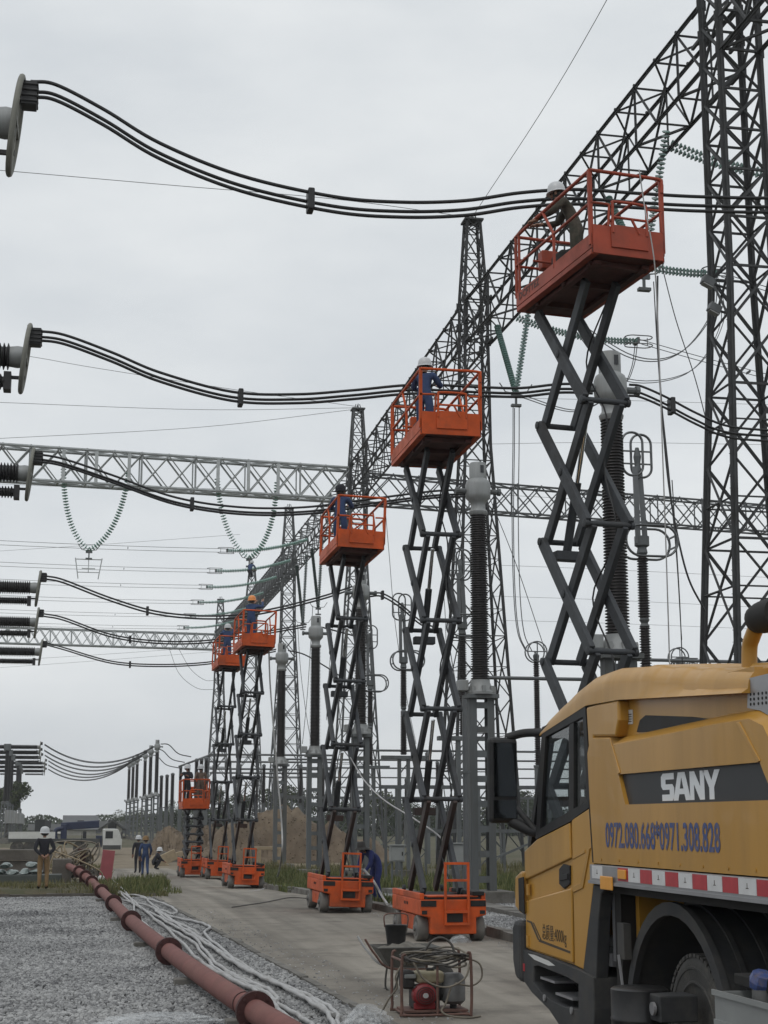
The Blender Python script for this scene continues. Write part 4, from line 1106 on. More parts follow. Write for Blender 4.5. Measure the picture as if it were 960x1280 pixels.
# ---- station posts carrying tubular busbars
def make_station_post(h0, h1, ring):
    t = empty('station_post')
    b = MB()
    MB().bb((-0.13, -0.13, -0.1), (0.13, 0.13, h0)).build('support', 'galv_grey', t)
    MB().lathe(shed_profile(0.15, 0.14, h0 + 0.05, h1, 0.09, 0.7), n=12).build('insulator', 'porcelain', t, smooth=25)
    MB().lathe([(0.2, h0 - 0.05), (0.2, h0 + 0.05)], n=10).build('foot_flange', 'galv_grey', t)
    MB().lathe([(0.12, h1), (0.14, h1 + 0.15), (0.06, h1 + 0.25)], n=10).build('cap', 'galv_grey', t)
    if ring:
        for dy in (-0.2, 0.2): MB().tube(circle((0, dy, h1 + 0.3), 0.42, 'Y', 20), 0.03, 6, closed=True).build('corona_ring', 'alu_tube', t, smooth=60)
        b = MB(); b.bar((-0.42, -0.2, h1 + 0.3), (0.42, -0.2, h1 + 0.3), 0.04); b.bar((0, -0.2, h1 + 0.3), (0, 0.2, h1 + 0.3), 0.05); b.bar((0, -.2, h1 - .1), (0, -.2, h1 + .7), .04); b.build('ring_stay', 'alu_tube', t, kind='stuff')
    return t
sp_low = make_station_post(3.4, 6.2, False); sp_ring = make_station_post(4.2, 8.6, True)
ringed = [(670, 815, 62.0, 'ringed station post under the triple downlead'), (848, 822, 66.0, 'ringed station post peeking over the truck roof'),
          (760, 826, 64.0, 'ringed station post tucked behind the nearest scissor arms')]
for i, (u, v, Yk, lab) in enumerate(ringed):
    o = sp_ring if i == 0 else copy_tree(sp_ring)
    p = aty(u, v, Yk); o.location = (p.x, Yk, 0); o.scale = (1, 1, p.z / 8.9)
    tag(o, lab, 'station post', 'ringed station posts')
def busbar(label, a, b_, r=0.075, sag=0.0):
    return tag(MB().tube([Vector(a), Vector(b_)], r, 8).build('busbar', 'alu_tube', smooth=60), label, 'busbar', 'tubular busbars')
for lab, pts, Yk in (('upper tubular busbar above the truck roof, right of the tallest post', ((768, 824), (985, 830)), 64.0),
                     ('lower tubular busbar just above the truck roof', ((752, 862), (985, 868)), 63.0),
                     ('tubular busbar right of the bulb headed post', ((606, 847), (760, 850)), 61.0)):
    a, c = pix(pts, Yk); busbar(lab, a, (c.x, Yk, a.z))
first = True
rows = [(90, 15.2, 30), (104, 13, 46), (120, 17, 40), (146, 16, 60)]
nmr = ['first', 'second', 'third', 'fourth', 'fifth', 'sixth', 'seventh']
for ri, (Yk, x0, x1) in enumerate(rows):
    nmb = 4
    for k in range(nmb):
        o = sp_low if first else copy_tree(sp_low); first = False
        o.location = (x0 + 0.6 + (x1 - x0 - 1.2) * k / (nmb - 1), Yk, ground_z(Yk))
        tag(o, 'dark station post of the %s far busbar row, %s from the left' % (nmr[ri], ['first', 'second', 'third', 'fourth'][k]), 'station post', 'station posts of the %s busbar row' % nmr[ri])
    busbar('%s far tubular busbar, counted from the near side, low behind the scissor arms' % nmr[ri], (x0, Yk, 6.5 + ground_z(Yk)), (x1, Yk, 6.5 + ground_z(Yk)), 0.065)
# posts of the far bay, left of the long beam
for i, (u, v, Yk) in enumerate(((202, 969, 170), (209, 968, 166), (216, 966, 160), (226, 957, 182), (236, 955, 172), (246, 948, 150), (252, 947, 146), (258, 946, 142))):
    o = copy_tree(sp_low); p = aty(u, v, Yk); o.location = (p.x, Yk, ground_z(Yk)); o.scale = (1.5, 1.5, (p.z - ground_z(Yk)) / 6.45)
    tag(o, 'dark station post in the far bay above the low earth heap, %s from the left' % ['first', 'second', 'third', 'fourth', 'fifth', 'sixth', 'seventh', 'eighth'][i], 'station post', 'station posts of the far bay')
a, c = aty(224, 958, 165), aty(262, 944, 144)
busbar('short tubular busbar over the far bay posts', a, c, 0.11)
for i, (v, Yk) in enumerate(((943, 138), (952, 142), (961, 146), (966, 150))):
    a, c = pix(((262, v), (418, v + 1)), Yk); busbar('%s tubular busbar crossing behind the fourth lift arms' % ['top', 'second', 'third', 'lowest'][i], a, (c.x, Yk, a.z), 0.09)
for i, (u, Yk) in enumerate(((268, 140), (300, 140), (376, 140), (404, 140), (330, 140), (418, 140))):
    o = copy_tree(sp_low); p = aty(u, 955, Yk); o.location = (p.x, Yk, ground_z(Yk)); o.scale = (1.3, 1.3, (p.z - ground_z(Yk)) / 6.45)
    tag(o, 'dark station post under the busbars behind the fourth lift, %s from the left' % {268: 'first', 300: 'second', 330: 'third', 376: 'fourth', 404: 'fifth', 418: 'last'}[u], 'station post', 'station posts behind the fourth lift')

# low steel equipment frames among the grass
def steel_frame(label, x0, x1, Yk, zt, n, cat='frame'):
    t = thing('steel_frame', label, 'steel frame', ((x0 + x1) / 2, Yk, ground_z(Yk)), 0, 'low steel equipment frames')
    for k in range(n):
        x = x0 + (x1 - x0) * k / (n - 1)
        b = MB()
        for s in (-1, 1): b.bar((x + s * 0.22, Yk, -0.4), (x + s * 0.22, Yk, zt), 0.1)
        b.build('column', 'galv_grey', t, kind='stuff', world=True)
        l_b = MB()
        z = 0.2
        while z < zt - 0.5: l_b.bar((x - 0.22, Yk, z), (x + 0.22, Yk, z + 0.45), 0.04); l_b.bar((x + 0.22, Yk, z + 0.45), (x - 0.22, Yk, z + 0.9), 0.04); z += 0.9
        l_b.build('lacing', 'galv_grey', t, kind='stuff', world=True)
    MB().bb((x0 - 0.5, Yk - 0.07, zt), (x1 + 0.5, Yk + 0.07, zt + 0.15)).build('beam', 'galv_grey', t, world=True)
    b = MB()
    for k in range(n - 1):
        xa = x0 + (x1 - x0) * k / (n - 1); xb = x0 + (x1 - x0) * (k + 1) / (n - 1)
        if k % 2: b.bar((xa, Yk, 0.4), (xb, Yk, 1.9), 0.05)
    b.build('stay', 'galv_grey', t, kind='stuff', world=True)
steel_frame('low steel frame on laced legs behind the second lift', 12.5, 28, 62, 3.3, 5)
steel_frame('lower steel frame crossing behind the truck mirror', 15.5, 34, 70, 1.5, 6)
steel_frame('rear steel frame just before the far busbars', 13, 34, 97, 3.4, 5)

# small grey marshalling boxes
def cabinet(label, u, v, Yk, w, h):
    p = aty(u, v, Yk); t = thing('control_box', label, 'control box', (p.x, Yk, 0), 0, 'grey control boxes')
    MB().box((0, 0, p.z), (w, 0.35, h)).build('body', 'cabinet_grey', t, bevel=0.015)
    MB().box((0, -0.18, p.z), (w - 0.08, 0.02, h - 0.08)).build('door', 'cabinet_grey', t, bevel=0.005)
    MB().box((w * 0.32, -0.2, p.z), (0.03, 0.03, 0.12)).build('handle', 'under_dark', t)
    MB().box((0, -0.02, p.z + h / 2 + 0.02), (w + 0.08, 0.42, 0.03)).build('rain_hood', 'cabinet_grey', t)
    for s in (-1, 1): MB().bb((s * w * 0.35 - 0.03, -0.03, -0.05), (s * w * 0.35 + 0.03, 0.03, p.z - h / 2)).build('leg', 'galv_grey', t)
cabinet('grey control box in the grass left of the second lift', 496, 1067, 50, 0.45, 0.5)
cabinet('grey control box in the grass right of the second lift arms', 573, 1067, 45, 0.42, 0.55)
t = thing('conduit_pole', 'slim pale pole standing close left of the bulb headed post', 'pole', (aty(583, 1110, 37.5).x, 37.5, 0))
MB().tube([(0, 0, -.1), (0, 0, 5.0)], 0.065, 10).build('shaft', 'alu_tube', t, smooth=60)
MB().box((0, 0, 3.2), (0.2, 0.2, 0.06)).build('collar', 'galv_grey', t)
for k, (u, v) in enumerate(((885, 352), (893, 386))):
    p = aty(u, v, 45.2)
    t = thing('floodlight', '%s floodlight bracketed to the tallest tower' % ('upper' if k == 0 else 'lower'), 'floodlight', tuple(p), 0, 'floodlights on the tower')
    MB().box((0, 0, 0), (0.42, 0.3, 0.3), Matrix.Rotation(R(25), 3, 'Y')).build('housing', 'lattice_grey', t, bevel=0.03)
    MB().bar((0.15, 0, -0.05), (0.75, 0.2, -0.12), 0.06).build('bracket', 'tower_steel', t)
    MB().box((-0.05, -0.02, -0.16), (0.36, 0.26, 0.03), Matrix.Rotation(R(25), 3, 'Y')).build('lens', 'weld_lamp', t)
# ================================================================== scissor lifts
def text_mesh(s, size, m, extrude=0.002, offset=0.0, sx=1.0, align='LEFT', spacing=1.0):
    cu = bpy.data.curves.new('lettering', 'FONT'); cu.body = s; cu.size = size; cu.extrude = extrude; cu.offset = offset
    cu.align_x = align; cu.space_character = spacing; cu.resolution_u = 3
    o = bpy.data.objects.new('lettering', cu); COL.objects.link(o)
    dg = bpy.context.evaluated_depsgraph_get(); dg.update()
    me = bpy.data.meshes.new_from_object(o.evaluated_get(dg))
    bpy.data.objects.remove(o); bpy.data.curves.remove(cu)
    me.transform(Matrix.Diagonal((sx, 1, 1, 1)))
    me.materials.clear(); me.materials.append(M[m])
    return me
_cache = {}
def shared(key, fn):
    if key not in _cache: _cache[key] = fn()
    return _cache[key]
def lift(label, xc, yf, gz, zb, rz, paint, stages=5, sc=1.0, lettering=False, lean=0.0, tilt=0.0):
    """zb: height of the cage's underside; front end (ladder, gate) faces -Y"""
    t = thing('scissor_lift', label, 'scissor lift', (xc, yf + 1.2 * sc, gz), rz, 'scissor lifts along the road')
    t.scale = (sc, sc, sc); t.rotation_euler = (0, tilt, rz)
    zb = (zb - gz) / sc
    # --- chassis
    b = MB(); b.prism([(-0.40, 0.13), (0.40, 0.13), (0.40, 0.40), (0.575, 0.44), (0.575, 0.70), (-0.575, 0.70), (-0.575, 0.44), (-0.40, 0.40)], 'Y', -1.2, 1.2)
    b.build('chassis', paint, t, bevel=0.018)
    for s in (-1, 1):
        b = MB(); b.prism([(-0.52, 0.16), (0.5, 0.16), (0.58, 0.42), (-0.6, 0.42)], 'X', s * 0.40, s * 0.545)
        sp_ = b.build('side_panel', paint, t, bevel=0.015)
        for k in range(3): MB().box((s * 0.577, 0.1 - k * 0.13, 0.6), (0.012, 0.05, 0.05)).build('slot', 'under_dark', t)
        MB().bb((s * 0.50, -1.15, 0.701), (s * 0.575, 1.2, 0.80)).build('top_rail_tray', paint, t, bevel=0.01)
        MB().bb((s * 0.30, -1.21, 0.585), (s * 0.565, -1.195, 0.685)).build('pocket', 'under_dark', t)
        MB().bb((s * 0.46, -1.207, 0.46), (s * 0.55, -1.196, 0.52)).build('tie_slot', 'under_dark', t)
    MB().bb((-0.48, -1.16, 0.705), (0.48, 1.1, 0.735)).build('tray_floor', 'under_dark', t)
    MB().bb((-0.44, -1.17, 0.737), (0.44, -0.72, 0.76)).build('entry_plate', paint, t, bevel=0.008)
    MB().bb((0.35, -1.18, 0.762), (0.55, 0.4, 0.83)).build('hydraulic_cover', 'under_dark', t, bevel=0.01)
    MB().bb((-0.16, -1.215, 0.33), (0.16, -1.196, 0.47)).build('step_pocket', 'under_dark', t)
    for sx in (-1, 1):
        for sy in (-1, 1):
            def wm(): return MB().lathe([(0.0, -0.085), (0.12, -0.085), (0.14, -0.095), (0.2, -0.095), (0.215, -0.075), (0.215, 0.075), (0.2, 0.095), (0.14, 0.095), (0.12, 0.07), (0.0, 0.07)], axis='X', n=24).mesh('wheel', 'tyre_grey', 40)
            w = link('wheel', shared('lw', wm), t); w.location = (sx * 0.49, sy * 0.86, 0.215)
            def hm(): return MB().lathe([(0.11, 0), (0.11, 0.02), (0.05, 0.03), (0.05, 0.06), (0, 0.06)], axis='X', n=16).mesh('hub', 'rim_steel', 40)
            h = link('hub', shared('lh', hm), w); h.location = (sx * 0.075, 0, 0); h.scale = (sx, 1, 1)
    lad = empty('ladder'); lad.parent = t
    for s in (-1, 1):
        MB().bar((s * 0.2 + 0.05, -1.24, 0.28), (s * 0.2 + 0.05, -1.24, 1.32), 0.04).build('ladder_rail', paint, lad)
    for z in (0.30, 0.50, 1.02, 1.30):
        MB().bar((-0.15, -1.24, z), (0.25, -1.24, z), 0.05, 0.04).build('rung', paint, lad)
    for z in (0.3, 0.5): MB().bb((-0.14, -1.24, z - 0.02), (0.24, -1.1, z + 0.01)).build('tread', paint, lad)
    # --- scissor stack
    z0, z1 = 0.80, zb - 0.06; h = (z1 - z0) / stages
    run = 1.55 if h > 0.8 else 1.95
    yF = -0.35 if h > 0.8 else -0.75
    yR = yF + run
    for k in range(stages):
        a, c = z0 + h * k, z0 + h * (k + 1)
        mm = 'arm_rust' if k == 0 else 'arm_grey'
        off = lean * k
        for s in (-1, 1):
            MB().bar((s * 0.325, yF, a), (s * 0.325, yR, c), 0.08, 0.18, up=(0, 0, 1)).build('scissor_arm', 'arm_grey', t, bevel=0.012)
            MB().bar((s * 0.24, yR, a), (s * 0.24, yF, c), 0.08, 0.18, up=(0, 0, 1)).build('scissor_arm', mm, t, bevel=0.012)
        for y in (yF, yR):
            if k > 0: MB().tube([(-0.36, y, a), (0.36, y, a)], 0.042, 10).build('cross_tube', 'arm_grey', t, smooth=60)
        for s in (-1, 1):
            for y, z in ((yF, a), (yR, a), ((yF + yR) / 2, (a + c) / 2)):
                def pm(): return MB().lathe([(0.06, 0), (0.06, 0.05), (0.03, 0.06), (0, 0.06)], axis='X', n=10).mesh('pivot_boss', 'arm_grey', 40)
                o = link('pivot_boss', shared('pb', pm), t); o.location = (s * 0.33, y, z); o.scale = (s, 1, 1)
    for k in range(1, stages, 2):
        if h < 0.8: break
        a = z0 + h * k; c = z0 + h * (k + 1)
        p0 = Vector((0, yR - 0.15, a - h * 0.1)); p1 = Vector((0, yF + run * 0.42, c - h * 0.1)); pm_ = p0.lerp(p1, 0.55)
        cy = MB().tube([p0, pm_], 0.065, 12).build('lift_cylinder', 'arm_grey', t, smooth=60)
        MB().tube([pm_, p1], 0.035, 12).build('piston_rod', 'chrome', cy, smooth=60)
        MB().bb((-0.2, p0.y - 0.1, p0.z - 0.12), (0.2, p0.y + 0.1, p0.z + 0.02)).build('cylinder_bracket', 'arm_rust' if k < 2 else 'arm_grey', t, bevel=0.01)
    hp = [Vector((0.2, yF + 0.2, z0 + 0.1))]
    for k in range(stages): hp += [Vector((0.22, (yF + yR) / 2 + 0.25 * (-1) ** k, z0 + h * (k + 0.5))), Vector((0.24, yF + 0.25 + 0.2 * (k % 2), z0 + h * (k + 0.95)))]
    MB().tube(spline(hp, 6), 0.014, 6).build('hydraulic_hose', 'cable_black', t, smooth=60)
    # --- cage
    ya, yb = -1.2, 1.45; X = 0.555; tz = zb + 0.13
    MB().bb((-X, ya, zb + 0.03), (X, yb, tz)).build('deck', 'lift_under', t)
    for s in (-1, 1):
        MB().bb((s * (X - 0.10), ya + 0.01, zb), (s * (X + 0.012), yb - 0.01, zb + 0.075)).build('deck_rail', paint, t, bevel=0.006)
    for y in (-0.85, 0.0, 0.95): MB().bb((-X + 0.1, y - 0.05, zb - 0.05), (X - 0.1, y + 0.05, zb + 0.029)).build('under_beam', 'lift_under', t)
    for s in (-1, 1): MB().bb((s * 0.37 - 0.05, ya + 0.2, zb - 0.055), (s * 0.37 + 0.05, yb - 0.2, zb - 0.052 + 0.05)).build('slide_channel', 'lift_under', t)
    def rail(nm, pts, r=0.025): return MB().tube(pts, r, 8).build(nm, paint, t, smooth=50)
    th = 0.23
    for s in (-1, 1):
        tb = MB().bb((s * (X + 0.013), ya, zb + 0.085), (s * (X - 0.012), yb, tz + th - 0.06)).build('toe_board', paint, t, bevel=0.005)
        rail('top_rail', spline([(s * X, ya + 0.02, tz + 1.1), (s * X, 0, tz + 1.1), (s * X, yb - 0.12, tz + 1.1), (s * X, yb, tz + 1.02), (s * X, yb, tz + 0.5), (s * X, yb, tz + 0.1)], 5), 0.027)
        rail('mid_rail', [(s * X, ya, tz + 0.62), (s * X, yb, tz + 0.62)], 0.023)
        MB().bb((s * X - 0.03, ya, tz), (s * X + 0.03, ya + 0.06, tz + 1.12)).build('post', paint, t, bevel=0.01)
        rail('post', [(s * X, 0.05, tz + 0.1), (s * X, 0.05, tz + 0.62)], 0.025)
        rail('post', [(s * X, 0.05, tz + 0.62), (s * X, 0.42, tz + 1.1)], 0.023)
        rail('post', [(s * X, yb - 0.12, tz + 0.1), (s * X, yb - 0.12, tz + 1.1)], 0.023)
    for y, nm in ((ya, 'front'), (yb, 'rear')):
        MB().bb((-X + 0.013, y - 0.012, zb + 0.01), (X - 0.013, y + 0.012, tz + (0.30 if y < 0 else 0.17))).build('toe_board', paint, t, bevel=0.005)
        rail('top_rail', spline([(-X, y, tz + 1.1), (0, y, tz + 1.1), (X - 0.06, y, tz + 1.1), (X, y, tz + 1.04), (X, y, tz + 0.9)], 4), 0.027)
    rail('mid_rail', [(-X, yb, tz + 0.62), (X, yb, tz + 0.62)], 0.023)
    g = empty('gate'); g.parent = t
    def grail(nm, pts, r=0.02): return MB().tube(pts, r, 8).build(nm, paint, g, smooth=50)
    grail('gate_frame', spline([(-0.24, ya - 0.03, tz + 0.2), (-0.24, ya - 0.03, tz + 0.6), (-0.2, ya - 0.03, tz + 0.66), (0.22, ya - 0.03, tz + 0.66), (0.28, ya - 0.03, tz + 0.6), (0.28, ya - 0.03, tz + 0.2)], 4), 0.022)
    grail('gate_bar', [(-0.24, ya - 0.03, tz + 0.43), (0.28, ya - 0.03, tz + 0.43)])
    MB().bb((-0.27, ya - 0.035, zb + 0.12), (0.3, ya - 0.013, tz + 0.32)).build('gate_panel', paint, g, bevel=0.005)
    grail('gate_brace', [(0.05, ya - 0.03, tz + 0.43), (0.16, ya - 0.03, tz + 0.22)])
    for s, xa, xb in ((-1, -X + 0.03, -0.30), (1, 0.33, X - 0.02)):
        rail('grab_loop', spline([(xa, ya, tz + 0.62), (xb, ya, tz + 0.62), (xb + 0.02 * s * -1, ya, tz + 0.56), (xb, ya, tz + 0.30)], 4), 0.02)
    rail('corner_brace', [(0.0, yb - 0.0, tz + 0.62), (X, yb, tz + 1.05)], 0.02)
    cb_ = MB().bb((-0.22, yb - 0.24, tz + 0.55), (0.10, yb - 0.06, tz + 0.85)).build('control_box', paint, t, bevel=0.02)
    MB().bb((-0.30, 0.35, tz + 0.1), (-0.05, 0.75, tz + 0.55)).build('tool_bag', 'under_dark', t, bevel=0.05)
    rail('inner_rail', [(-0.4, yb - 0.3, tz + 0.62), (0.4, yb - 0.3, tz + 0.62)], 0.02)
    if lettering:
        me = text_mesh('DCFTTEZ', 0.15, 'lettering_dark', 0.001, 0.004, 1.1, spacing=1.1)
        o = link('lettering', me, t); o.rotation_euler = (R(90), 0, R(-90)); o.location = (-X - 0.0165, yb - 0.12, tz + 0.03)
    return t, tz
mat('lettering_dark', (0.10, 0.05, 0.045), 0.7)
LIFTS = [
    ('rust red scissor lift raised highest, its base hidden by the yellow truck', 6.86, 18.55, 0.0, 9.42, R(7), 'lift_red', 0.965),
    ('orange scissor lift standing just left of the truck, ladder facing out', 6.36, 26.2, 0.0, 8.83, R(0), 'lift_orange', 1.0),
    ('orange scissor lift with the bending man beside its base', 6.02, 34.8, 0.0, None, R(0), 'lift_orange', 1.0),
    ('orange scissor lift carrying the worker in the orange helmet', 5.75, 52.0, None, None, R(1), 'lift_orange', 1.0),
    ('smaller raised orange scissor lift behind the orange helmeted worker lift', 5.75, 64.0, None, None, R(1), 'lift_orange', 1.0),
    ('barely raised orange scissor lift with two workers, last of the line', 5.25, 67.0, None, 2.45, R(0), 'lift_orange', 1.0)]
DECK = []
for i, (lab, xc, yf, gz, zb, rz, pm_, sc_) in enumerate(LIFTS):
    if gz is None: gz = ground_z(yf + 1)
    tilt = R((0, 0.2, 1.9, 1.9, 1.9, 0)[i])                # the road's camber
    if i == 2: p = aty(447, 685, yf); zb = p.z
    if i == 3: p = aty(324, 808, yf); zb = p.z; xc = 5.60
    if i == 4: p = aty(287, 832, yf); zb = p.z; xc = p.x - 0.22
    if i == 5: p = aty(245, 1011, yf); zb = p.z; xc = p.x
    t, tz = lift(lab, xc, yf, gz, zb, rz, pm_, 5 if i != 5 else 6, sc_, lettering=(i == 0), tilt=tilt)
    DECK.append((xc + math.sin(tilt) * tz * sc_, yf, gz + math.cos(tilt) * tz * sc_ + 0.005))

# ================================================================== people
SK = {'pelvis': (0, 0, .93), 'spine': (0, 0.005, 1.12), 'chest': (0, 0, 1.30), 'neck': (0, 0, 1.43), 'skull': (0, .025, 1.53), 'crown': (0, .02, 1.63), 'nose': (0, .125, 1.545)}
for s, n in ((-1, 'l'), (1, 'r')):
    SK.update({'sh' + n: (s * .17, 0, 1.375), 'el' + n: (s * .25, -.03, 1.10), 'wr' + n: (s * .25, .05, .86), 'hd' + n: (s * .245, .08, .78),
               'hip' + n: (s * .09, 0, .90), 'kn' + n: (s * .10, .02, .50), 'an' + n: (s * .10, -.02, .10), 'to' + n: (s * .115, .15, .045)})
RAD = {'pelvis': .135, 'spine': .125, 'chest': .15, 'neck': .06, 'skull': .088, 'crown': .075, 'nose': .012, 'sh': .08, 'el': .056, 'wr': .038, 'hd': .036, 'hip': .105, 'kn': .07, 'an': .05, 'to': .045}
ED = [('pelvis', 'spine'), ('spine', 'chest'), ('chest', 'neck'), ('neck', 'skull'), ('skull', 'crown'), ('skull', 'nose')]
for n in 'lr': ED += [('chest', 'sh' + n), ('sh' + n, 'el' + n), ('el' + n, 'wr' + n), ('wr' + n, 'hd' + n), ('pelvis', 'hip' + n), ('hip' + n, 'kn' + n), ('kn' + n, 'an' + n), ('an' + n, 'to' + n)]
POSES = {
    'stand': {},
    'behind': {'ell': (-.27, -.10, 1.12), 'elr': (.27, -.10, 1.12), 'wrl': (-.10, -.19, .93), 'wrr': (.10, -.19, .95), 'hdl': (-.02, -.2, .89), 'hdr': (.03, -.2, .91)},
    'work': {'ell': (-.27, .16, 1.16), 'elr': (.27, .18, 1.18), 'wrl': (-.16, .40, 1.22), 'wrr': (.15, .42, 1.26), 'hdl': (-.13, .48, 1.25), 'hdr': (.12, .5, 1.29)},
    'up': {'ell': (-.29, .20, 1.32), 'elr': (.29, .22, 1.34), 'wrl': (-.17, .42, 1.52), 'wrr': (.16, .44, 1.55), 'hdl': (-.14, .48, 1.59), 'hdr': (.13, .5, 1.62)},
    'lean': {'spine': (0, .06, 1.10), 'chest': (0, .15, 1.26), 'neck': (0, .22, 1.37), 'skull': (0, .28, 1.45), 'crown': (0, .29, 1.55), 'nose': (0, .38, 1.44), 'shl': (-.17, .17, 1.31), 'shr': (.17, .17, 1.31), 'ell': (-.28, .30, 1.10), 'elr': (.27, .32, 1.12), 'wrl': (-.18, .52, 1.05), 'wrr': (.15, .54, 1.08), 'hdl': (-.15, .60, 1.04), 'hdr': (.12, .62, 1.07)},
    'walk': {'knl': (-.09, .18, .52), 'anl': (-.09, .12, .13), 'tol': (-.10, .28, .06), 'knr': (.09, -.02, .50), 'anr': (.09, -.26, .16), 'tor': (.10, -.14, .05), 'elr': (.25, .02, 1.1), 'wrr': (.24, .17, .92), 'hdr': (.23, .22, .86)},
    'bend': {'spine': (0, .10, 1.06), 'chest': (0, .27, 1.16), 'neck': (0, .39, 1.22), 'skull': (0, .49, 1.25), 'crown': (0, .50, 1.35), 'nose': (0, .58, 1.22), 'shl': (-.17, .32, 1.20), 'shr': (.17, .32, 1.20), 'ell': (-.20, .38, .92), 'elr': (.20, .40, .92), 'wrl': (-.12, .50, .72), 'wrr': (.10, .52, .70), 'hdl': (-.09, .54, .65), 'hdr': (.07, .56, .63), 'knl': (-.10, .10, .50), 'knr': (.10, .12, .50)},
    'squat': {'pelvis': (0, -.1, .30), 'spine': (0, 0, .48), 'chest': (0, .10, .66), 'neck': (0, .17, .77), 'skull': (0, .23, .86), 'crown': (0, .23, .96), 'nose': (0, .33, .86), 'shl': (-.17, .12, .72), 'shr': (.17, .12, .72), 'ell': (-.25, .25, .5), 'elr': (.25, .25, .5), 'wrl': (-.13, .42, .42), 'wrr': (.13, .42, .42), 'hdl': (-.1, .48, .38), 'hdr': (.1, .48, .38), 'hipl': (-.1, -.08, .28), 'hipr': (.1, -.08, .28), 'knl': (-.17, .27, .46), 'knr': (.17, .27, .46), 'anl': (-.14, .03, .09), 'anr': (.14, .03, .09), 'tol': (-.16, .2, .05), 'tor': (.16, .2, .05)},
    'kneel': {'pelvis': (0, -.05, .52), 'spine': (0, .05, .70), 'chest': (0, .17, .87), 'neck': (0, .25, .98), 'skull': (0, .31, 1.06), 'crown': (0, .31, 1.16), 'nose': (0, .41, 1.06), 'shl': (-.17, .19, .93), 'shr': (.17, .19, .93), 'ell': (-.26, .34, .74), 'elr': (.26, .34, .74), 'wrl': (-.13, .52, .66), 'wrr': (.13, .52, .68), 'hdl': (-.1, .59, .64), 'hdr': (.1, .59, .66), 'hipl': (-.09, -.05, .50), 'hipr': (.09, -.05, .50), 'knl': (-.13, .22, .36), 'knr': (.13, .1, .08), 'anl': (-.12, .12, .09), 'anr': (.12, -.32, .09), 'tol': (-.13, .28, .05), 'tor': (.13, -.36, .04)},
}
def body_mesh(pose, mats):
    J = dict(SK); J.update(POSES[pose]); J = {k: Vector(v) for k, v in J.items()}
    R_ = {k: RAD.get(k, RAD.get(k[:-1], .05)) for k in J}
    E_ = list(ED)
    for n, s in (('l', -1), ('r', 1)):                      # five fingers on each hand
        d = (J['hd' + n] - J['wr' + n]).normalized(); side = d.cross(Vector((0, 0, 1)))
        side = side.normalized() if side.length > .2 else Vector((1, 0, 0))
        nrm = side.cross(d)
        for i, (o_, ln) in enumerate(((-.03, .07), (-.01, .08), (.011, .075), (.03, .06))):
            a, c = 'f%s%da' % (n, i), 'f%s%db' % (n, i)
            J[a] = J['hd' + n] + side * o_ + d * (.035 + ln * .5); J[c] = J['hd' + n] + side * o_ + d * (.03 + ln * .9) - nrm * .025
            R_[a] = .0095; R_[c] = .008; E_ += [('hd' + n, a), (a, c)]
        a = 't' + n; J[a] = J['hd' + n] - side * .055 * s + d * .02; R_[a] = .011; E_.append(('wr' + n, a))
    names = list(J)
    me = bpy.data.meshes.new('body'); me.from_pydata([J[k] for k in names], [(names.index(a), names.index(b_)) for a, b_ in E_], [])
    o = bpy.data.objects.new('body_tmp', me); COL.objects.link(o)
    sk = o.modifiers.new('skin', 'SKIN'); sk.branch_smoothing = 0.6; sk.use_smooth_shade = True
    for i, k in enumerate(names):
        v = me.skin_vertices[0].data[i]; r = R_[k]
        v.radius = (r * (1.12 if k in ('chest', 'pelvis', 'spine') else 1), r * (0.86 if k in ('chest', 'pelvis', 'spine') else 1)); v.use_root = (k == 'pelvis')
    ss = o.modifiers.new('sub', 'SUBSURF'); ss.levels = 2; ss.render_levels = 2
    dg = bpy.context.evaluated_depsgraph_get(); dg.update()
    out_ = bpy.data.meshes.new_from_object(o.evaluated_get(dg))
    bpy.data.objects.remove(o)
    out_.materials.clear()
    for m_ in mats: out_.materials.append(M[m_])
    # cloth and skin by the nearest bone
    reg = []
    for a, b_ in E_:
        ka = a[:2]
        if b_.startswith('f') or b_[0] == 't' and b_[1:] in 'lr' or b_.startswith('hd'): r = 2
        elif b_ in ('skull', 'crown', 'nose'): r = 2
        elif b_.startswith('to'): r = 3
        elif b_[:3] == 'hip' or b_[:2] in ('kn', 'an'): r = 1
        else: r = 0
        reg.append((J[a], J[b_], r))
    for p in out_.polygons:
        c = p.center; best = 9; rr = 0
        for a, b_, r in reg:
            d = b_ - a; k = max(0, min(1, (c - a).dot(d) / max(1e-9, d.length_squared))); q = (c - a - d * k).length
            if q < best: best = q; rr = r
        p.material_index = rr; p.use_smooth = True
    return out_, J
_bm = {}
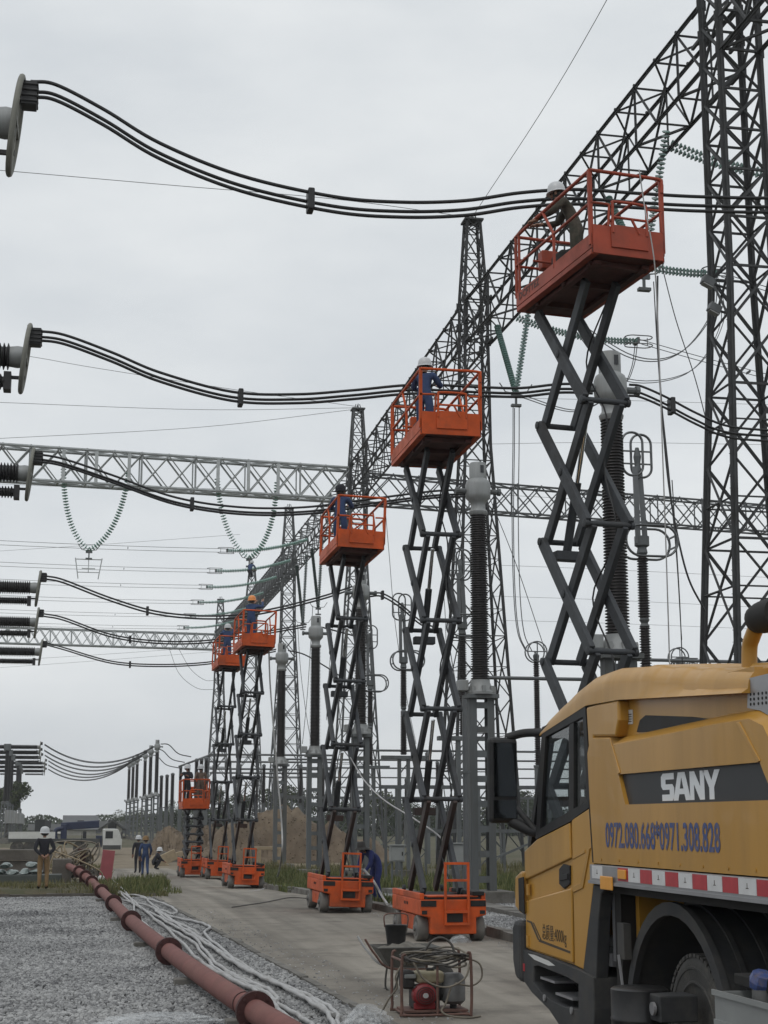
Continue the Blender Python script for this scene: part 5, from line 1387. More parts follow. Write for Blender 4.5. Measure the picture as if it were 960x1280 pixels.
def person(label, loc, rz, pose, top, legs, hat, group, scale=1.0, skin='skin'):
    key = (pose, top, legs)
    if key not in _bm: _bm[key] = body_mesh(pose, [top, legs, skin, 'boot'])
    me, J = _bm[key]
    o = link('person', me); o.location = loc; o.rotation_euler = (0, 0, rz); o.scale = (scale,) * 3
    tag(o, label, 'person', group)
    up = (J['crown'] - J['skull']).normalized(); c = J['skull'] + up * 0.055
    rot = up.to_track_quat('Z', 'Y').to_matrix()
    if hat == 'wide':
        prof = [(0.0, .14), (.06, .138), (.095, .11), (.105, .03), (.12, .0), (.21, -.035), (.215, -.045), (.10, -.02)]; mm = 'hat_dark'
    else:
        prof = [(0.0, .155), (.05, .15), (.09, .13), (.118, .095), (.132, .04), (.134, -.005), (.155, -.018), (.157, -.028), (.128, -.02)]; mm = hat
    hb = MB().lathe(prof, c, n=18, rot=rot)
    hb.build('hat' if hat == 'wide' else 'helmet', mm, o, smooth=50)
    fwd = (J['nose'] - J['skull']); fwd -= up * fwd.dot(up); fwd.normalize(); sd_ = fwd.cross(up)
    if hat != 'wide' or True:
        hp_ = MB(); cc = J['skull'] - fwd * .022 + up * .02
        hp_.lathe([(0.0, .075), (.06, .065), (.088, .03), (.092, -.02), (.08, -.06), (.0, -.075)], cc, n=14, rot=rot); hp_.build('hair', 'boot', o, smooth=60)
    for s in (-1, 1):
        e = MB(); e.lathe([(0.0, -.011), (.011, -.006), (.012, .004), (0, .011)], J['skull'] + fwd * .087 + sd_ * s * .032 + up * .03, n=8); e.build('eye', 'under_dark', o)
        e = MB(); e.lathe([(0.0, -.03), (.018, -.02), (.02, .012), (0, .03)], J['skull'] + sd_ * s * .093 + up * .005, n=8); e.build('ear', skin, o, smooth=60)
    MB().box(J['skull'] + fwd * .085 - up * .045, (.045, .012, .01)).build('mouth', 'paint_pink', o)
    return o
def on_deck(i, dx, dy, dz=0.0):
    x, y, z = DECK[i]; rz = LIFTS[i][5]; p = Vector((dx, dy + 1.2, 0)); c, s_ = math.cos(rz), math.sin(rz)
    q = Vector((dx, dy, 0)); return (x + c * dx - s_ * dy, y + 1.2 + s_ * dx + c * dy, z + dz)
GW = 'workers on the lifts'
person('worker in camouflage jacket and white helmet in the highest cage', on_deck(0, 0.02, 0.42), R(62), 'lean', 'cloth_camo', 'cloth_camo', 'helmet_white', GW)
person('worker in blue with white helmet in the second cage', on_deck(1, -0.18, 0.15), R(-30), 'work', 'cloth_blue', 'cloth_blue', 'helmet_white', GW)
person('worker in blue with dark head cover in the third cage', on_deck(2, -0.22, 0.4), R(-20), 'work', 'cloth_blue', 'cloth_blue', 'cloth_navy', GW)
person('worker in blue with orange helmet reaching over the fourth cage', on_deck(3, -0.1, 0.1), R(-40), 'up', 'cloth_blue', 'cloth_blue', 'helmet_orange', GW, 1.04)
person('worker in blue with white helmet in the small fifth cage', on_deck(4, -0.05, 0.2), R(-10), 'up', 'cloth_blue', 'cloth_blue', 'helmet_white', GW, 1.04)
person('dark clothed worker in white helmet, left in the lowest cage', on_deck(5, -0.3, 0.3), R(160), 'work', 'cloth_navy', 'cloth_navy', 'helmet_white', GW, 1.03)
person('brown clothed worker in white helmet, right in the lowest cage', on_deck(5, 0.28, 0.2), R(10), 'stand', 'cloth_brown', 'cloth_brown', 'helmet_white', GW, 1.03)
GG = 'men on the ground'
p = aty(53, 1112, 45.2)
person('man in dark jacket and tan trousers, hands clasped behind his back', (p.x, 45.4, 0.13), R(8), 'behind', 'cloth_navy', 'cloth_tan', 'helmet_white', GG, 1.0)
p = aty(181, 1095, 69); person('man in blue overalls walking away along the road', (p.x, 69, ground_z(69)), R(4), 'walk', 'cloth_blue', 'cloth_blue', 'cloth_tan', GG, 1.0)
p = aty(172, 1091, 74); person('man in black with white helmet beside the blue clad walker', (p.x, 74, ground_z(74)), R(10), 'stand', 'cloth_navy', 'cloth_navy', 'helmet_white', GG, 1.0)
p = aty(193, 1086, 80); person('crouching man in dark clothes with white helmet beyond the walkers', (p.x, 80, ground_z(80)), R(-80), 'squat', 'cloth_navy', 'cloth_navy', 'helmet_white', GG, 1.05)
p = aty(472, 1112, 38.5); person('man in royal blue and wide dark hat bending beside a lift', (p.x, 38.5, 0.03), R(118), 'bend', 'cloth_royal', 'cloth_royal', 'wide', GG, 1.03)
p = aty(312, 712, 118.2); person('worker in blue clinging to the foot of the glass V string', (p.x, 118.0, p.z - 0.7), R(-30), 'kneel', 'cloth_blue', 'cloth_navy', 'helmet_white', GW, 1.15)
# ================================================================== yellow crane truck
XL, XR = 4.2, 6.7
T = thing('crane_truck', 'yellow crane truck with black name band, parked facing away on the road', 'truck', (5.45, 11.0, 0))
def sd(u, v, X=XL): p = atx(u, v, X); return (p.y, p.z)
def sds(pts, X=XL): return [sd(u, v, X) for u, v in pts]
def tp(name, poly, a, b_, m, parent=None, bevel=0.0, smooth=None):
    """side-on plate: outline in (Y, z), from x = a to x = b_"""
    return MB().prism(poly, 'X', a, b_).build(name, m, parent or T, bevel=bevel, world=True, smooth=smooth)
# --- door, in three levels with a recessed handle band
door_out = sds([(657, 1186), (715.5, 1206), (712, 1027), (671, 1048), (655, 1062)])
door = tp('door', door_out, XL + 0.022, XL + 0.07, 'truck_yellow')
up_ = sds([(655.2, 1064), (671, 1049), (711.5, 1028.5), (712.8, 1073), (656.2, 1100)])
lo_ = sds([(657, 1126), (714, 1110), (715.3, 1204), (657.2, 1185)])
tp('door_skin', up_, XL, XL + 0.024, 'truck_yellow', door, bevel=0.012)
tp('door_skin', lo_, XL, XL + 0.024, 'truck_yellow', door, bevel=0.012)
h = tp('handle', sds([(698, 1086), (703, 1080), (711, 1082), (711, 1105), (704, 1111), (698, 1105)]), XL + 0.004, XL + 0.026, 'truck_black', door, bevel=0.006)
tp('handle_grip', sds([(700, 1094), (710, 1092), (710, 1099), (700, 1101)]), XL - 0.006, XL + 0.004, 'truck_black', door, bevel=0.003)
me = text_mesh('总质量:4000kg', 0.15, 'decal_dark', 0.0006, 0.0, 1.0)
w_ = max(v.co.x for v in me.vertices) - min(v.co.x for v in me.vertices)
me.transform(Matrix.Diagonal(((sd(678, 1165)[0] - sd(708, 1165)[0]) / w_, 1, 1, 1)))
o = link('lettering', me, door); o.rotation_euler = (R(90), 0, R(-90))
y0, z0 = sd(678, 1172); o.location = Vector((XL - 0.002, y0, z0 + 0.0)) - root_loc(door); o.rotation_euler[1] = R(0)
tp('stripe', sds([(674, 1174), (713, 1189), (713, 1192), (673.5, 1177)]), XL - 0.002, XL + 0.001, 'decal_dark', door)
tp('stripe', sds([(659, 1150), (665, 1152), (674.5, 1175), (672.5, 1175), (663.5, 1154), (659, 1152)]), XL - 0.002, XL + 0.001, 'decal_dark', door)
tp('stripe', sds([(666, 1153), (667.5, 1153.5), (677, 1175), (675.5, 1174.5)]), XL - 0.002, XL + 0.001, 'decal_dark', door)
# --- rear quarter of the cab
q_ = tp('rear_quarter', sds([(718, 1207), (729, 1212), (736, 1150), (741, 1106), (741.5, 1079), (736.5, 1010), (714, 1025)]), XL + 0.004, XL + 0.07, 'truck_yellow', bevel=0.008)
tp('quarter_rib', sds([(716.5, 1108), (726, 1104), (736, 1060), (738, 1060), (729, 1110), (716.6, 1116)]), XL - 0.006, XL + 0.006, 'truck_yellow', q_, bevel=0.004)
tp('quarter_rib', sds([(715.5, 1070), (731, 1062), (731, 1066), (715.6, 1074.5)]), XL - 0.002, XL + 0.006, 'truck_yellow', q_, bevel=0.003)
# --- window surround and panes
fr = MB()
for pl in ([(669, 1049), (677, 909), (681.5, 921), (674.5, 1036)], [(677, 909), (731, 883), (728, 896), (681.5, 921)],
           [(669, 1049), (674.5, 1036), (711, 1014), (733, 1002), (736, 1009), (712, 1027)], [(711, 906), (716.5, 903), (716.5, 1011), (711, 1014)],
           [(728, 896), (731, 883), (738, 995), (736, 1009), (733, 1002)]):
    fr.prism(sds(pl), 'X', XL + 0.003, XL + 0.06)
fr.build('window_frame', 'truck_black', T, world=True, kind='stuff')
tp('visor_strip', sds([(681.5, 921), (711, 906), (711, 917), (680.6, 931)]), XL + 0.03, XL + 0.034, 'truck_black')
tp('window_bar', sds([(708.5, 917), (711, 916), (711, 1014), (708.5, 1015)]), XL + 0.018, XL + 0.03, 'truck_black')
tp('pane', sds([(674.5, 1036), (681.5, 921), (711, 906), (711, 1014)]), XL + 0.022, XL + 0.027, 'cab_glass')
tp('pane', sds([(716.5, 1011), (716.5, 903), (728, 896), (733, 1002)]), XL + 0.022, XL + 0.027, 'cab_glass')
# --- roof, lofted along the cab with shallow cross ribs
def roof_z(Y):
    K = [(13.86, 2.81), (13.62, 2.93), (13.3, 3.03), (12.9, 3.13), (12.42, 3.21), (11.9, 3.225), (11.2, 3.175), (10.4, 3.085), (9.5, 2.99), (8.9, 2.95)]
    for (a, za), (b_, zb_) in zip(K, K[1:]):
        if a >= Y >= b_: return za + (zb_ - za) * (a - Y) / (a - b_)
    return K[-1][1]
def skirt_z(Y):
    K = [(13.86, 2.78), (13.75, 2.80), (12.5, 2.962), (11.7, 2.95), (8.9, 2.79)]
    for (a, za), (b_, zb_) in zip(K, K[1:]):
        if a >= Y >= b_: return za + (zb_ - za) * (a - Y) / (a - b_)
    return 2.8
def rib(Y):
    r_ = 0
    for c in (11.15, 10.62, 10.1, 9.6):
        d = abs(Y - c)
        if d < 0.17: r_ = max(r_, 0.010 * (0.5 - 0.5 * math.cos(math.pi * min(1, (0.17 - d) / 0.09))))
    return r_
Ys = [13.86 - 0.025 * i for i in range(181)]
vs = []; fs = []; nS = 0
for Yk in Ys:
    zt, zl = roof_z(Yk) + rib(Yk), skirt_z(Yk); row = []
    hgt = max(0.012, zt - zl); rc = min(0.16, hgt * 0.8)
    half = [(0.0, zl)]
    inset = 0.05 * min(1, max(0, (12.0 - Yk) / 1.5))
    for k in range(9):
        a = R(90 * k / 8); half.append((inset + rc * 0.9 * (1 - math.cos(a)), zt - rc + rc * math.sin(a)))
    half.append((0.7, zt + 0.02)); 
    for dx, z in half: row.append((XL + dx, Yk, z))
    for dx, z in reversed(half): row.append((XR - dx, Yk, z))
    nS = len(row); vs += row
for i in range(len(Ys) - 1):
    for k in range(nS - 1): fs.append((i * nS + k, i * nS + k + 1, (i + 1) * nS + k + 1, (i + 1) * nS + k))
fs.append(tuple(range(nS))); fs.append(tuple((len(Ys) - 1) * nS + k for k in range(nS)))
MB().add(vs, fs).build('roof', 'truck_yellow', T, smooth=38, world=True)
tp('roof_pillar', [sd(731.5, 884), (12.3, 2.955), (11.72, 2.952), sd(772, 900), sd(768, 921), sd(741, 921), sd(738, 996)], XL + 0.006, XL + 0.12, 'truck_yellow', bevel=0.02)
# recessed wall behind the pillar
wz = MB().bb((XL + 0.10, 9.36, 2.3), (XL + 0.16, 12.4, 2.99)).build('recess_wall', 'truck_yellow', T, world=True)
MB().add([(XL + 0.02, 9.36, 2.815), (XL + 0.02, 11.7, 2.951), (XL + 0.11, 11.7, 2.951), (XL + 0.11, 9.36, 2.815)], [(0, 1, 2, 3)]).build('recess_soffit', 'truck_yellow', T, world=True)
Xw = XL + 0.097
tp('side_window', sds([(797, 915), (801, 900), (808, 894), (866, 896), (900, 900), (900, 915)], Xw), Xw - 0.01, Xw + 0.002, 'truck_black', wz, bevel=0.004)
st = tp('data_plate', sds([(775, 888), (791, 887), (791, 905), (775, 906)], Xw), Xw - 0.003, Xw + 0.002, 'sticker_white', wz)
for k, v in enumerate((892.5, 895.5, 898.5, 901.5)): tp('plate_line', sds([(781 if k % 2 else 783, v), (790, v - .3), (790, v + .9), (781 if k % 2 else 783, v + 1.2)], Xw), Xw - 0.0045, Xw - 0.0025, 'decal_dark', st)
# --- front: lower panel, windscreen, pillars, far side
MB().prism([(14.44, 0.72), (14.47, 1.2), (14.46, 1.74), (14.38, 1.80), (14.30, 1.76), (14.36, 0.72)], 'X', XL + 0.05, XR - 0.05).build('front_panel', 'truck_yellow', T, bevel=0.02, world=True)
MB().add([(XL + 0.12, 14.37, 1.80), (XR - 0.12, 14.37, 1.80), (XR - 0.14, 13.80, 2.80), (XL + 0.14, 13.80, 2.80), (XL + 0.12, 14.375, 1.80), (XR - 0.12, 14.375, 1.80), (XR - 0.14, 13.805, 2.80), (XL + 0.14, 13.805, 2.80)], [(0, 1, 2, 3), (7, 6, 5, 4), (0, 4, 5, 1), (1, 5, 6, 2), (2, 6, 7, 3), (3, 7, 4, 0)]).build('windscreen', 'cab_glass', T, world=True)
for x in (XL + 0.08, XR - 0.08): MB().bar((x, 14.40, 1.74), (x, 13.79, 2.82), 0.09, 0.08).build('windscreen_pillar', 'truck_black', T, world=True)
MB().bb((XR - 0.06, 12.3, 0.8), (XR, 14.40, 1.85)).build('far_door', 'truck_yellow', T, world=True)
MB().bb((XR - 0.05, 12.3, 1.852), (XR - 0.02, 13.8, 2.79)).build('pane', 'cab_glass', T, world=True)
MB().bb((XR - 0.06, 12.2, 1.6), (XR, 12.29, 2.95)).build('far_pillar', 'truck_yellow', T, world=True)
MB().bb((XL + 0.1, 12.20, 0.9), (XR - 0.1, 12.26, 2.94)).build('cab_back_wall', 'interior_grey', T, world=True)
MB().bb((XL + 0.1, 12.3, 0.85), (XR - 0.1, 14.35, 0.95)).build('cab_floor', 'interior_grey', T, world=True)
MB().prism([(14.30, 1.2), (14.33, 1.76), (14.0, 1.80), (13.85, 1.68), (13.9, 1.2)], 'X', XL + 0.15, XR - 0.15).build('dashboard', 'truck_black', T, bevel=0.03, world=True)
for xs in (XL + 0.62, XR - 0.62):
    s_ = MB().bb((xs - 0.25, 12.75, 1.3), (xs + 0.25, 13.3, 1.45)).build('seat', 'interior_grey', T, bevel=0.04, world=True)
    MB().prism([(12.75, 1.42), (12.62, 2.10), (12.52, 2.10), (12.6, 1.42)], 'X', xs - 0.24, xs + 0.24).build('seat_back', 'interior_grey', s_, bevel=0.05, world=True)
    MB().bb((xs - 0.13, 12.5, 2.13), (xs + 0.13, 12.6, 2.38)).build('headrest', 'interior_grey', s_, bevel=0.04, world=True)
sw = MB().tube([p for p in circle((XL + 0.62, 0, 0), 0.21, 'Z', 24)], 0.018, 8, closed=True)
sw.v = [(x, 13.68 + y * 0.85, 1.86 + y * 0.45) for x, y, z in sw.v]
sw.build('steering_wheel', 'truck_black', T, smooth=60, world=True)
MB().bb((XL + 0.55, 13.72, 2.60), (XL + 0.72, 13.80, 2.74)).build('sun_visor', 'truck_black', T, bevel=0.01, world=True)
# --- long side fairing with the recessed name band
ot = [(12.40, 1.665), (12.46, 2.15), (12.49, 2.56), (12.42, 2.66), (12.36, 2.675), (11.97, 2.655), (11.86, 2.60), (9.75, 2.645), (9.26, 2.645), (9.06, 2.59), (8.82, 2.33), (6.4, 2.30), (6.4, 1.665), (8.9, 1.665)]
bi = [(11.60, 2.13), (11.65, 2.21), (11.70, 2.30), (11.735, 2.362), (11.72, 2.366), (11.55, 2.366), (11.3, 2.366), (9.7, 2.366), (9.25, 2.366), (9.13, 2.366), (9.08, 2.30), (8.98, 2.18), (8.93, 2.13), (9.3, 2.13)]
MB().ringprism(ot, bi, 'X', XL, XL + 0.06).build('side_fairing', 'truck_yellow', T, world=True)
top = ot[2:11]
vs = []; fs = []
for (yy, zz) in top: vs += [(XL + 0.0005, yy, zz), (XL + 0.085, yy - 0.01, zz + 0.062), (XL + 0.10, yy - 0.01, zz + 0.064)]
for i in range(len(top) - 1):
    fs += [(i * 3, i * 3 + 3, i * 3 + 4, i * 3 + 1), (i * 3 + 1, i * 3 + 4, i * 3 + 5, i * 3 + 2)]
MB().add(vs, fs).build('fairing_top', 'truck_yellow', T, smooth=30, world=True)
tp('fairing_crease', sds([(759, 924), (763, 922), (776, 966), (773, 968)]), XL - 0.008, XL + 0.002, 'truck_yellow', bevel=0.005)
tp('fairing_crease', sds([(921, 903), (925, 902), (951, 951), (948, 953)]), XL - 0.007, XL + 0.002, 'truck_yellow', bevel=0.004)
tp('door_seam', sds([(711.5, 1028), (715, 1025), (719, 1207), (715, 1206)]), XL + 0.03, XL + 0.045, 'under_dark')
tp('fairing_seam', sds([(735.5, 1000), (737, 1000), (742, 1078), (740.5, 1078)]), XL - 0.001, XL + 0.003, 'under_dark')
bolt_me = MB().lathe([(0.011, -0.004), (0.011, 0.0), (0.006, 0.002)], axis='X', n=8).mesh('bolt', 'truck_yellow')
for yy, zz in [(12.2 - k * 0.42, 1.70) for k in range(12)]:
    o = link('bolt', bolt_me, T); o.location = Vector((XL - 0.001, yy, zz)) - root_loc(T)
for (u, v) in ((661, 1112), (661, 1176)):
    y_, z_ = sd(u, v); MB().lathe([(0.02, -0.05), (0.02, 0.05)], (XL - 0.004, y_, z_), n=10).build('door_hinge', 'truck_yellow', door, world=True)
band = tp('name_band', bi, XL + 0.032, XL + 0.04, 'band_black')
LET = {'S': [(.06, 0), (.86, 0), (1, .13), (1, .47), (.87, .60), (.34, .60), (.34, .77), (1, .77), (1, 1), (.15, 1), (0, .88), (0, .53), (.13, .40), (.66, .40), (.66, .23), (.06, .23)],
       'A': [(0, 0), (.28, 0), (.345, .22), (.655, .22), (.72, 0), (1, 0), (.70, 1), (.30, 1)],
       'N': [(0, 0), (.28, 0), (.28, .56), (.68, 0), (1, 0), (1, 1), (.72, 1), (.72, .44), (.32, 1), (0, 1)],
       'Y': [(.36, 0), (.64, 0), (.64, .40), (1, 1), (.69, 1), (.5, .64), (.31, 1), (0, 1), (.36, .40)]}
Xb = XL + 0.030
for ch, u0, u1 in (('S', 827, 843), ('A', 842, 863.5), ('N', 863, 881), ('Y', 879.5, 901)):
    ya, yb = sd(u0, 1000, Xb)[0], sd(u1, 1000, Xb)[0]
    poly = [(ya + (yb - ya) * x, 2.148 + 0.198 * z) for x, z in LET[ch]]
    L_ = tp('letter', poly, Xb, Xb + 0.004, 'decal_silver', band)
    if ch == 'A': tp('letter_eye', [(ya + (yb - ya) * x, 2.148 + 0.198 * z) for x, z in ((.40, .42), (.60, .42), (.5, .80))], Xb - 0.0015, Xb + 0.001, 'band_black', band)
me = text_mesh('0972.080.668*0971.308.828', 0.27, 'decal_blue', 0.0006, 0.005, 1.0)
w_ = max(v.co.x for v in me.vertices) - min(v.co.x for v in me.vertices)
ya, yb = sd(757, 1040)[0], sd(900, 1040)[0]
me.transform(Matrix.Diagonal(((ya - yb) / w_, 1, 1, 1)))
o = link('phone_number', me, T); o.rotation_euler = (R(90), 0, R(-90)); o.location = Vector((XL - 0.0025, ya, 1.803)) - root_loc(T)
# --- reflective rail
rl = MB().bb((XL - 0.03, 6.4, 1.505), (XL + 0.05, 12.42, 1.655)).build('side_rail', 'rail_alu', T, bevel=0.006, world=True)
MB().bb((XL - 0.045, 6.4, 1.505), (XL - 0.0305, 12.42, 1.53)).build('rail_lip', 'rail_alu', rl, world=True)
ed = [744.5, 758, None, 777, 790, 805, 820, 836.5, 853, 870.5, 889, 908, 928, 951, 976, 1003]
kinds = ['tape_white', None, None, 'tape_red', 'tape_white', 'tape_red', 'tape_white', 'tape_red', 'tape_white', 'tape_red', 'tape_white', 'tape_red', 'tape_white', 'tape_red', 'tape_white']
for i, kd in enumerate(kinds):
    if kd is None: continue
    ya, yb = sd(ed[i], 1090)[0], sd(ed[i + 1], 1090)[0]
    tpe = MB().bb((XL - 0.0335, yb + 0.004, 1.548), (XL - 0.0303, ya - 0.004, 1.648)).build('reflective_tape', kd, rl, world=True)
    if kd == 'tape_white': MB().bb((XL - 0.0345, (ya + yb) / 2 - .02, 1.585), (XL - 0.0334, (ya + yb) / 2 + .02, 1.59)).bb((XL - 0.0345, (ya + yb) / 2 - .004, 1.5905), (XL - 0.0334, (ya + yb) / 2 + .004, 1.62)).build('tape_mark', 'decal_dark', rl, world=True, kind='stuff')
ya, yb = sd(779, 1090)[0], sd(788.5, 1090)[0]
MB().bb((XL - 0.05, yb, 1.565), (XL - 0.034, ya, 1.635)).build('marker_lamp', 'amber', rl, bevel=0.005, world=True)
ya, yb = sd(758.5, 1100)[0], sd(773.5, 1100)[0]
MB().bb((XL - 0.06, yb, 1.47), (XL - 0.046, ya, 1.575)).build('indicator_lamp', 'amber', rl, bevel=0.008, world=True)
# --- step bumper, corner, arch trim
bo = sds([(648, 1187), (656, 1186), (690, 1197), (730, 1213), (746, 1222), (747, 1262), (746, 1310), (706, 1286), (690, 1262), (668, 1240), (654, 1220)])
bh = sds([(671, 1208), (677, 1207), (697, 1215), (712, 1221), (727, 1230), (727, 1245), (727, 1262), (708, 1258), (692, 1250), (680, 1240), (671, 1228)])
stp = MB().ringprism(bo, bh, 'X', XL - 0.03, XL + 0.34).build('step_bumper', 'truck_grey', T, bevel=0.01, world=True)
MB().bb((XL + 0.33, 12.4, 0.35), (XL + 0.36, 14.5, 0.95)).build('step_back', 'under_dark', stp, world=True)
y0, z0 = sd(672, 1229); y1, z1 = sd(690, 1249); y2, z2 = sd(727, 1262)
for ya, yb, zz in ((13.05, 13.55, 0.53), (13.55, 14.0, 0.62)):
    MB().bb((XL + 0.0, ya, zz - 0.02), (XL + 0.30, yb - 0.02, zz)).build('tread', 'rail_alu', stp, world=True)
for u, v in ((686, 1247), (720, 1263)):
    y, z = sd(u, v); MB().lathe([(0.03, -0.012), (0.03, 0.0), (0.015, 0.002)], (XL - 0.035, y, z), 'X', 12).build('bolt', 'rail_alu', stp, world=True)
tp('scuff', sds([(664, 1192), (672, 1193.5), (690, 1201), (698, 1207), (690, 1207), (672, 1199.5)]), XL - 0.0315, XL - 0.029, 'sticker_white', stp)
tp('side_reflector', sds([(653, 1203), (660, 1204.5), (660, 1214), (653, 1212)]), XL - 0.034, XL - 0.029, 'tape_red', stp)
MB().prism([(14.42, 0.52), (14.62, 0.55), (14.70, 0.70), (14.70, 1.02), (14.62, 1.08), (14.42, 1.08)], 'X', XL - 0.06, XR + 0.06).build('front_bumper', 'truck_grey', T, bevel=0.04, world=True)
tp('corner_panel', sds([(646, 1096), (653, 1089), (656, 1090), (657, 1143), (652, 1141), (646, 1133)]), XL - 0.02, XL + 0.3, 'truck_yellow', bevel=0.02)
tp('corner_grille', sds([(651, 1098), (657.5, 1096), (658.5, 1143), (652, 1138)]), XL - 0.026, XL - 0.018, 'under_dark')
tp('arch_trim', sds([(742.5, 1106), (760, 1108), (752, 1118), (749, 1150), (746, 1224), (729.5, 1214), (737, 1150)]), XL - 0.008, XL + 0.10, 'truck_grey', bevel=0.01)
# --- wheels and mudguard
YC, ZC = 10.95, 0.40
def arc_plate(name, r0, r1, x0, x1, a0, a1, m, y=YC, z=ZC, smooth=40):
    n = 22; vs = []; fs = []
    for i in range(n + 1):
        a = R(a0 + (a1 - a0) * i / n)
        for r_, x in ((r0, x0), (r1, x0), (r1, x1), (r0, x1)): vs.append((x, y + r_ * math.cos(a), z + r_ * math.sin(a)))
    for i in range(n):
        for k in range(4): fs.append((i * 4 + k, i * 4 + (k + 1) % 4, (i + 1) * 4 + (k + 1) % 4, (i + 1) * 4 + k))
    fs += [(0, 1, 2, 3), tuple(n * 4 + k for k in range(4))]
    return MB().add(vs, fs).build(name, m, T, smooth=smooth, world=True)
for x0, x1, s in ((XL + 0.10, XL + 0.85, 1), (XR - 0.85, XR - 0.10, -1)):
    for yy in (YC, YC - 3.6):
        arc_plate('mudguard', 0.98, 1.00, x0, x1, -8, 188, 'truck_grey', yy)
        xo = x0 - 0.012 if s > 0 else x1 + 0.012
        arc_plate('mudguard_lip', 0.93, 1.025, min(xo, xo + s * 0.05), max(xo, xo + s * 0.05), -8, 188, 'truck_grey', yy)
        for k in range(3): arc_plate('mudguard_rib', 0.999, 1.018, x0 + 0.16 + k * 0.2, x0 + 0.20 + k * 0.2, -5, 185, 'truck_grey', yy)
def tyre_mesh():
    b = MB(); pr = [(0.30, -0.15), (0.33, -0.165), (0.335, -0.172), (0.35, -0.172), (0.355, -0.164), (0.43, -0.172), (0.435, -0.178), (0.45, -0.178), (0.455, -0.17), (0.49, -0.168), (0.525, -0.15), (0.535, -0.10), (0.535, 0.10), (0.525, 0.15), (0.47, 0.17), (0.36, 0.165), (0.30, 0.15)]
    b.lathe(pr, axis='X', n=48)
    for k in range(48):                                # shoulder lugs
        a = 2 * math.pi * k / 48
        for s in (-1, 1):
            c = Vector((s * 0.125, 0.527 * math.cos(a), 0.527 * math.sin(a)))
            b.box(c, (0.085, 0.05, 0.026), Matrix.Rotation(a - math.pi / 2, 3, 'X'))
    return b.mesh('tyre', 'tyre', 35)
tm = tyre_mesh()
rm = MB().lathe([(0.30, -0.10), (0.28, -0.03), (0.20, 0.0), (0.17, -0.06), (0.10, -0.07), (0.10, -0.14), (0, -0.14)], axis='X', n=28).mesh('rim', 'rim_steel', 40)
for s, x in ((-1, XL + 0.34), (1, XR - 0.34)):
    for yy in (YC - 0.2, YC - 3.7):
        w = empty('wheel'); w.parent = T; w.location = Vector((x, yy, 0.535)) - root_loc(T)
        link('tyre', tm, w); r_ = link('rim', rm, w); r_.scale = (-s, 1, 1)
# --- underframe
MB().bb((XL + 0.9, 6.4, 0.62), (XR - 0.9, 14.2, 1.0)).build('chassis_frame', 'under_dark', T, world=True)
MB().bb((XL + 0.05, 6.4, 1.44), (XR - 0.05, 12.35, 1.50)).build('deck', 'under_dark', T, world=True)
MB().bb((XL + 0.10, 12.05, 0.55), (XR - 0.1, 12.19, 1.44)).build('cab_mount', 'under_dark', T, world=True)
MB().bb((XL + 0.22, 11.96, 0.9), (XL + 0.6, 12.04, 1.43)).build('inner_panel', 'truck_yellow', T, world=True)
MB().bb((XR - 0.07, 6.4, 1.665), (XR, 12.3, 2.7)).build('far_fairing', 'truck_yellow', T, world=True)
MB().bb((XL + 0.17, 8.83, 2.5), (XR - 0.1, 12.1, 2.6)).build('body_top', 'truck_yellow', T, world=True)
MB().bb((XL + 0.062, 6.42, 1.55), (XR - 0.08, 8.82, 2.31)).build('body_core', 'truck_yellow', T, bevel=0.02, world=True)
MB().bb((XL + 0.07, 6.36, 1.5), (XR - 0.07, 6.40, 2.5)).build('body_back', 'truck_yellow', T, world=True)
# --- black vertical tank with bracket, side tray
p = atx(799, 1234, 4.02)
tk = MB().lathe([(0.0, p.z), (0.19, p.z), (0.205, p.z - 0.012), (0.205, p.z - 0.2), (0.209, p.z - 0.21), (0.209, p.z - 0.225), (0.205, p.z - 0.235), (0.205, 0.14), (0.19, 0.12), (0, 0.12)], (4.02, p.y, 0), n=32).build('jack_cylinder', 'tank_black', T, smooth=40, world=True)
MB().bb((4.02, p.y - 0.40, p.z - 0.20), (4.30, p.y - 0.17, p.z - 0.02)).build('jack_bracket', 'truck_grey', tk, bevel=0.01, world=True)
MB().lathe([(0.045, -0.02), (0.045, 0.0), (0.025, 0.0), (0.025, 0.01), (0, 0.01)], (4.005, p.y - 0.33, p.z - 0.11), 'X', 16).build('bracket_bolt', 'rail_alu', tk, world=True)
MB().bar((4.2, 11.86, 0.98), (4.2, 11.74, 0.62), 0.018, 0.012).build('stay_strap', 'rail_alu', T, world=True)
MB().bb((XL + 0.02, 11.78, 0.95), (XL + 0.08, 11.93, 1.22)).build('stay_bracket', 'truck_grey', T, world=True)
p = atx(893, 1239, 3.85); a, b_, zt = p.y, p.y - 1.3, p.z
tr = MB()
tr.bb((3.86, b_, zt - 0.36), (4.14, a, zt - 0.33)); tr.bb((3.85, b_, zt - 0.36), (3.87, a, zt)); tr.bb((4.13, b_, zt - 0.36), (4.15, a, zt)); tr.bb((3.871, a - 0.02, zt - 0.36), (4.129, a, zt)); tr.bb((3.871, b_, zt - 0.36), (4.129, b_ + 0.02, zt))
tr.build('side_tray', 'cabinet_grey', T, world=True)
MB().bb((3.835, b_ - 0.01, zt - 0.02), (3.849, a + 0.012, zt + 0.012)).build('tray_rim', 'cabinet_grey', T, world=True)
MB().bb((3.84, b_ - 0.01, zt - 0.19), (3.849, a + 0.005, zt - 0.16)).build('tray_rib', 'cabinet_grey', T, world=True)
pc = atx(952, 1226, 4.0)
MB().lathe([(0.07, -0.04), (0.075, 0.0), (0.06, 0.045), (0.0, 0.05)], tuple(pc), n=8, rot=Matrix.Rotation(R(25), 3, 'X')).build('filler_cap', 'decal_blue', T, world=True)
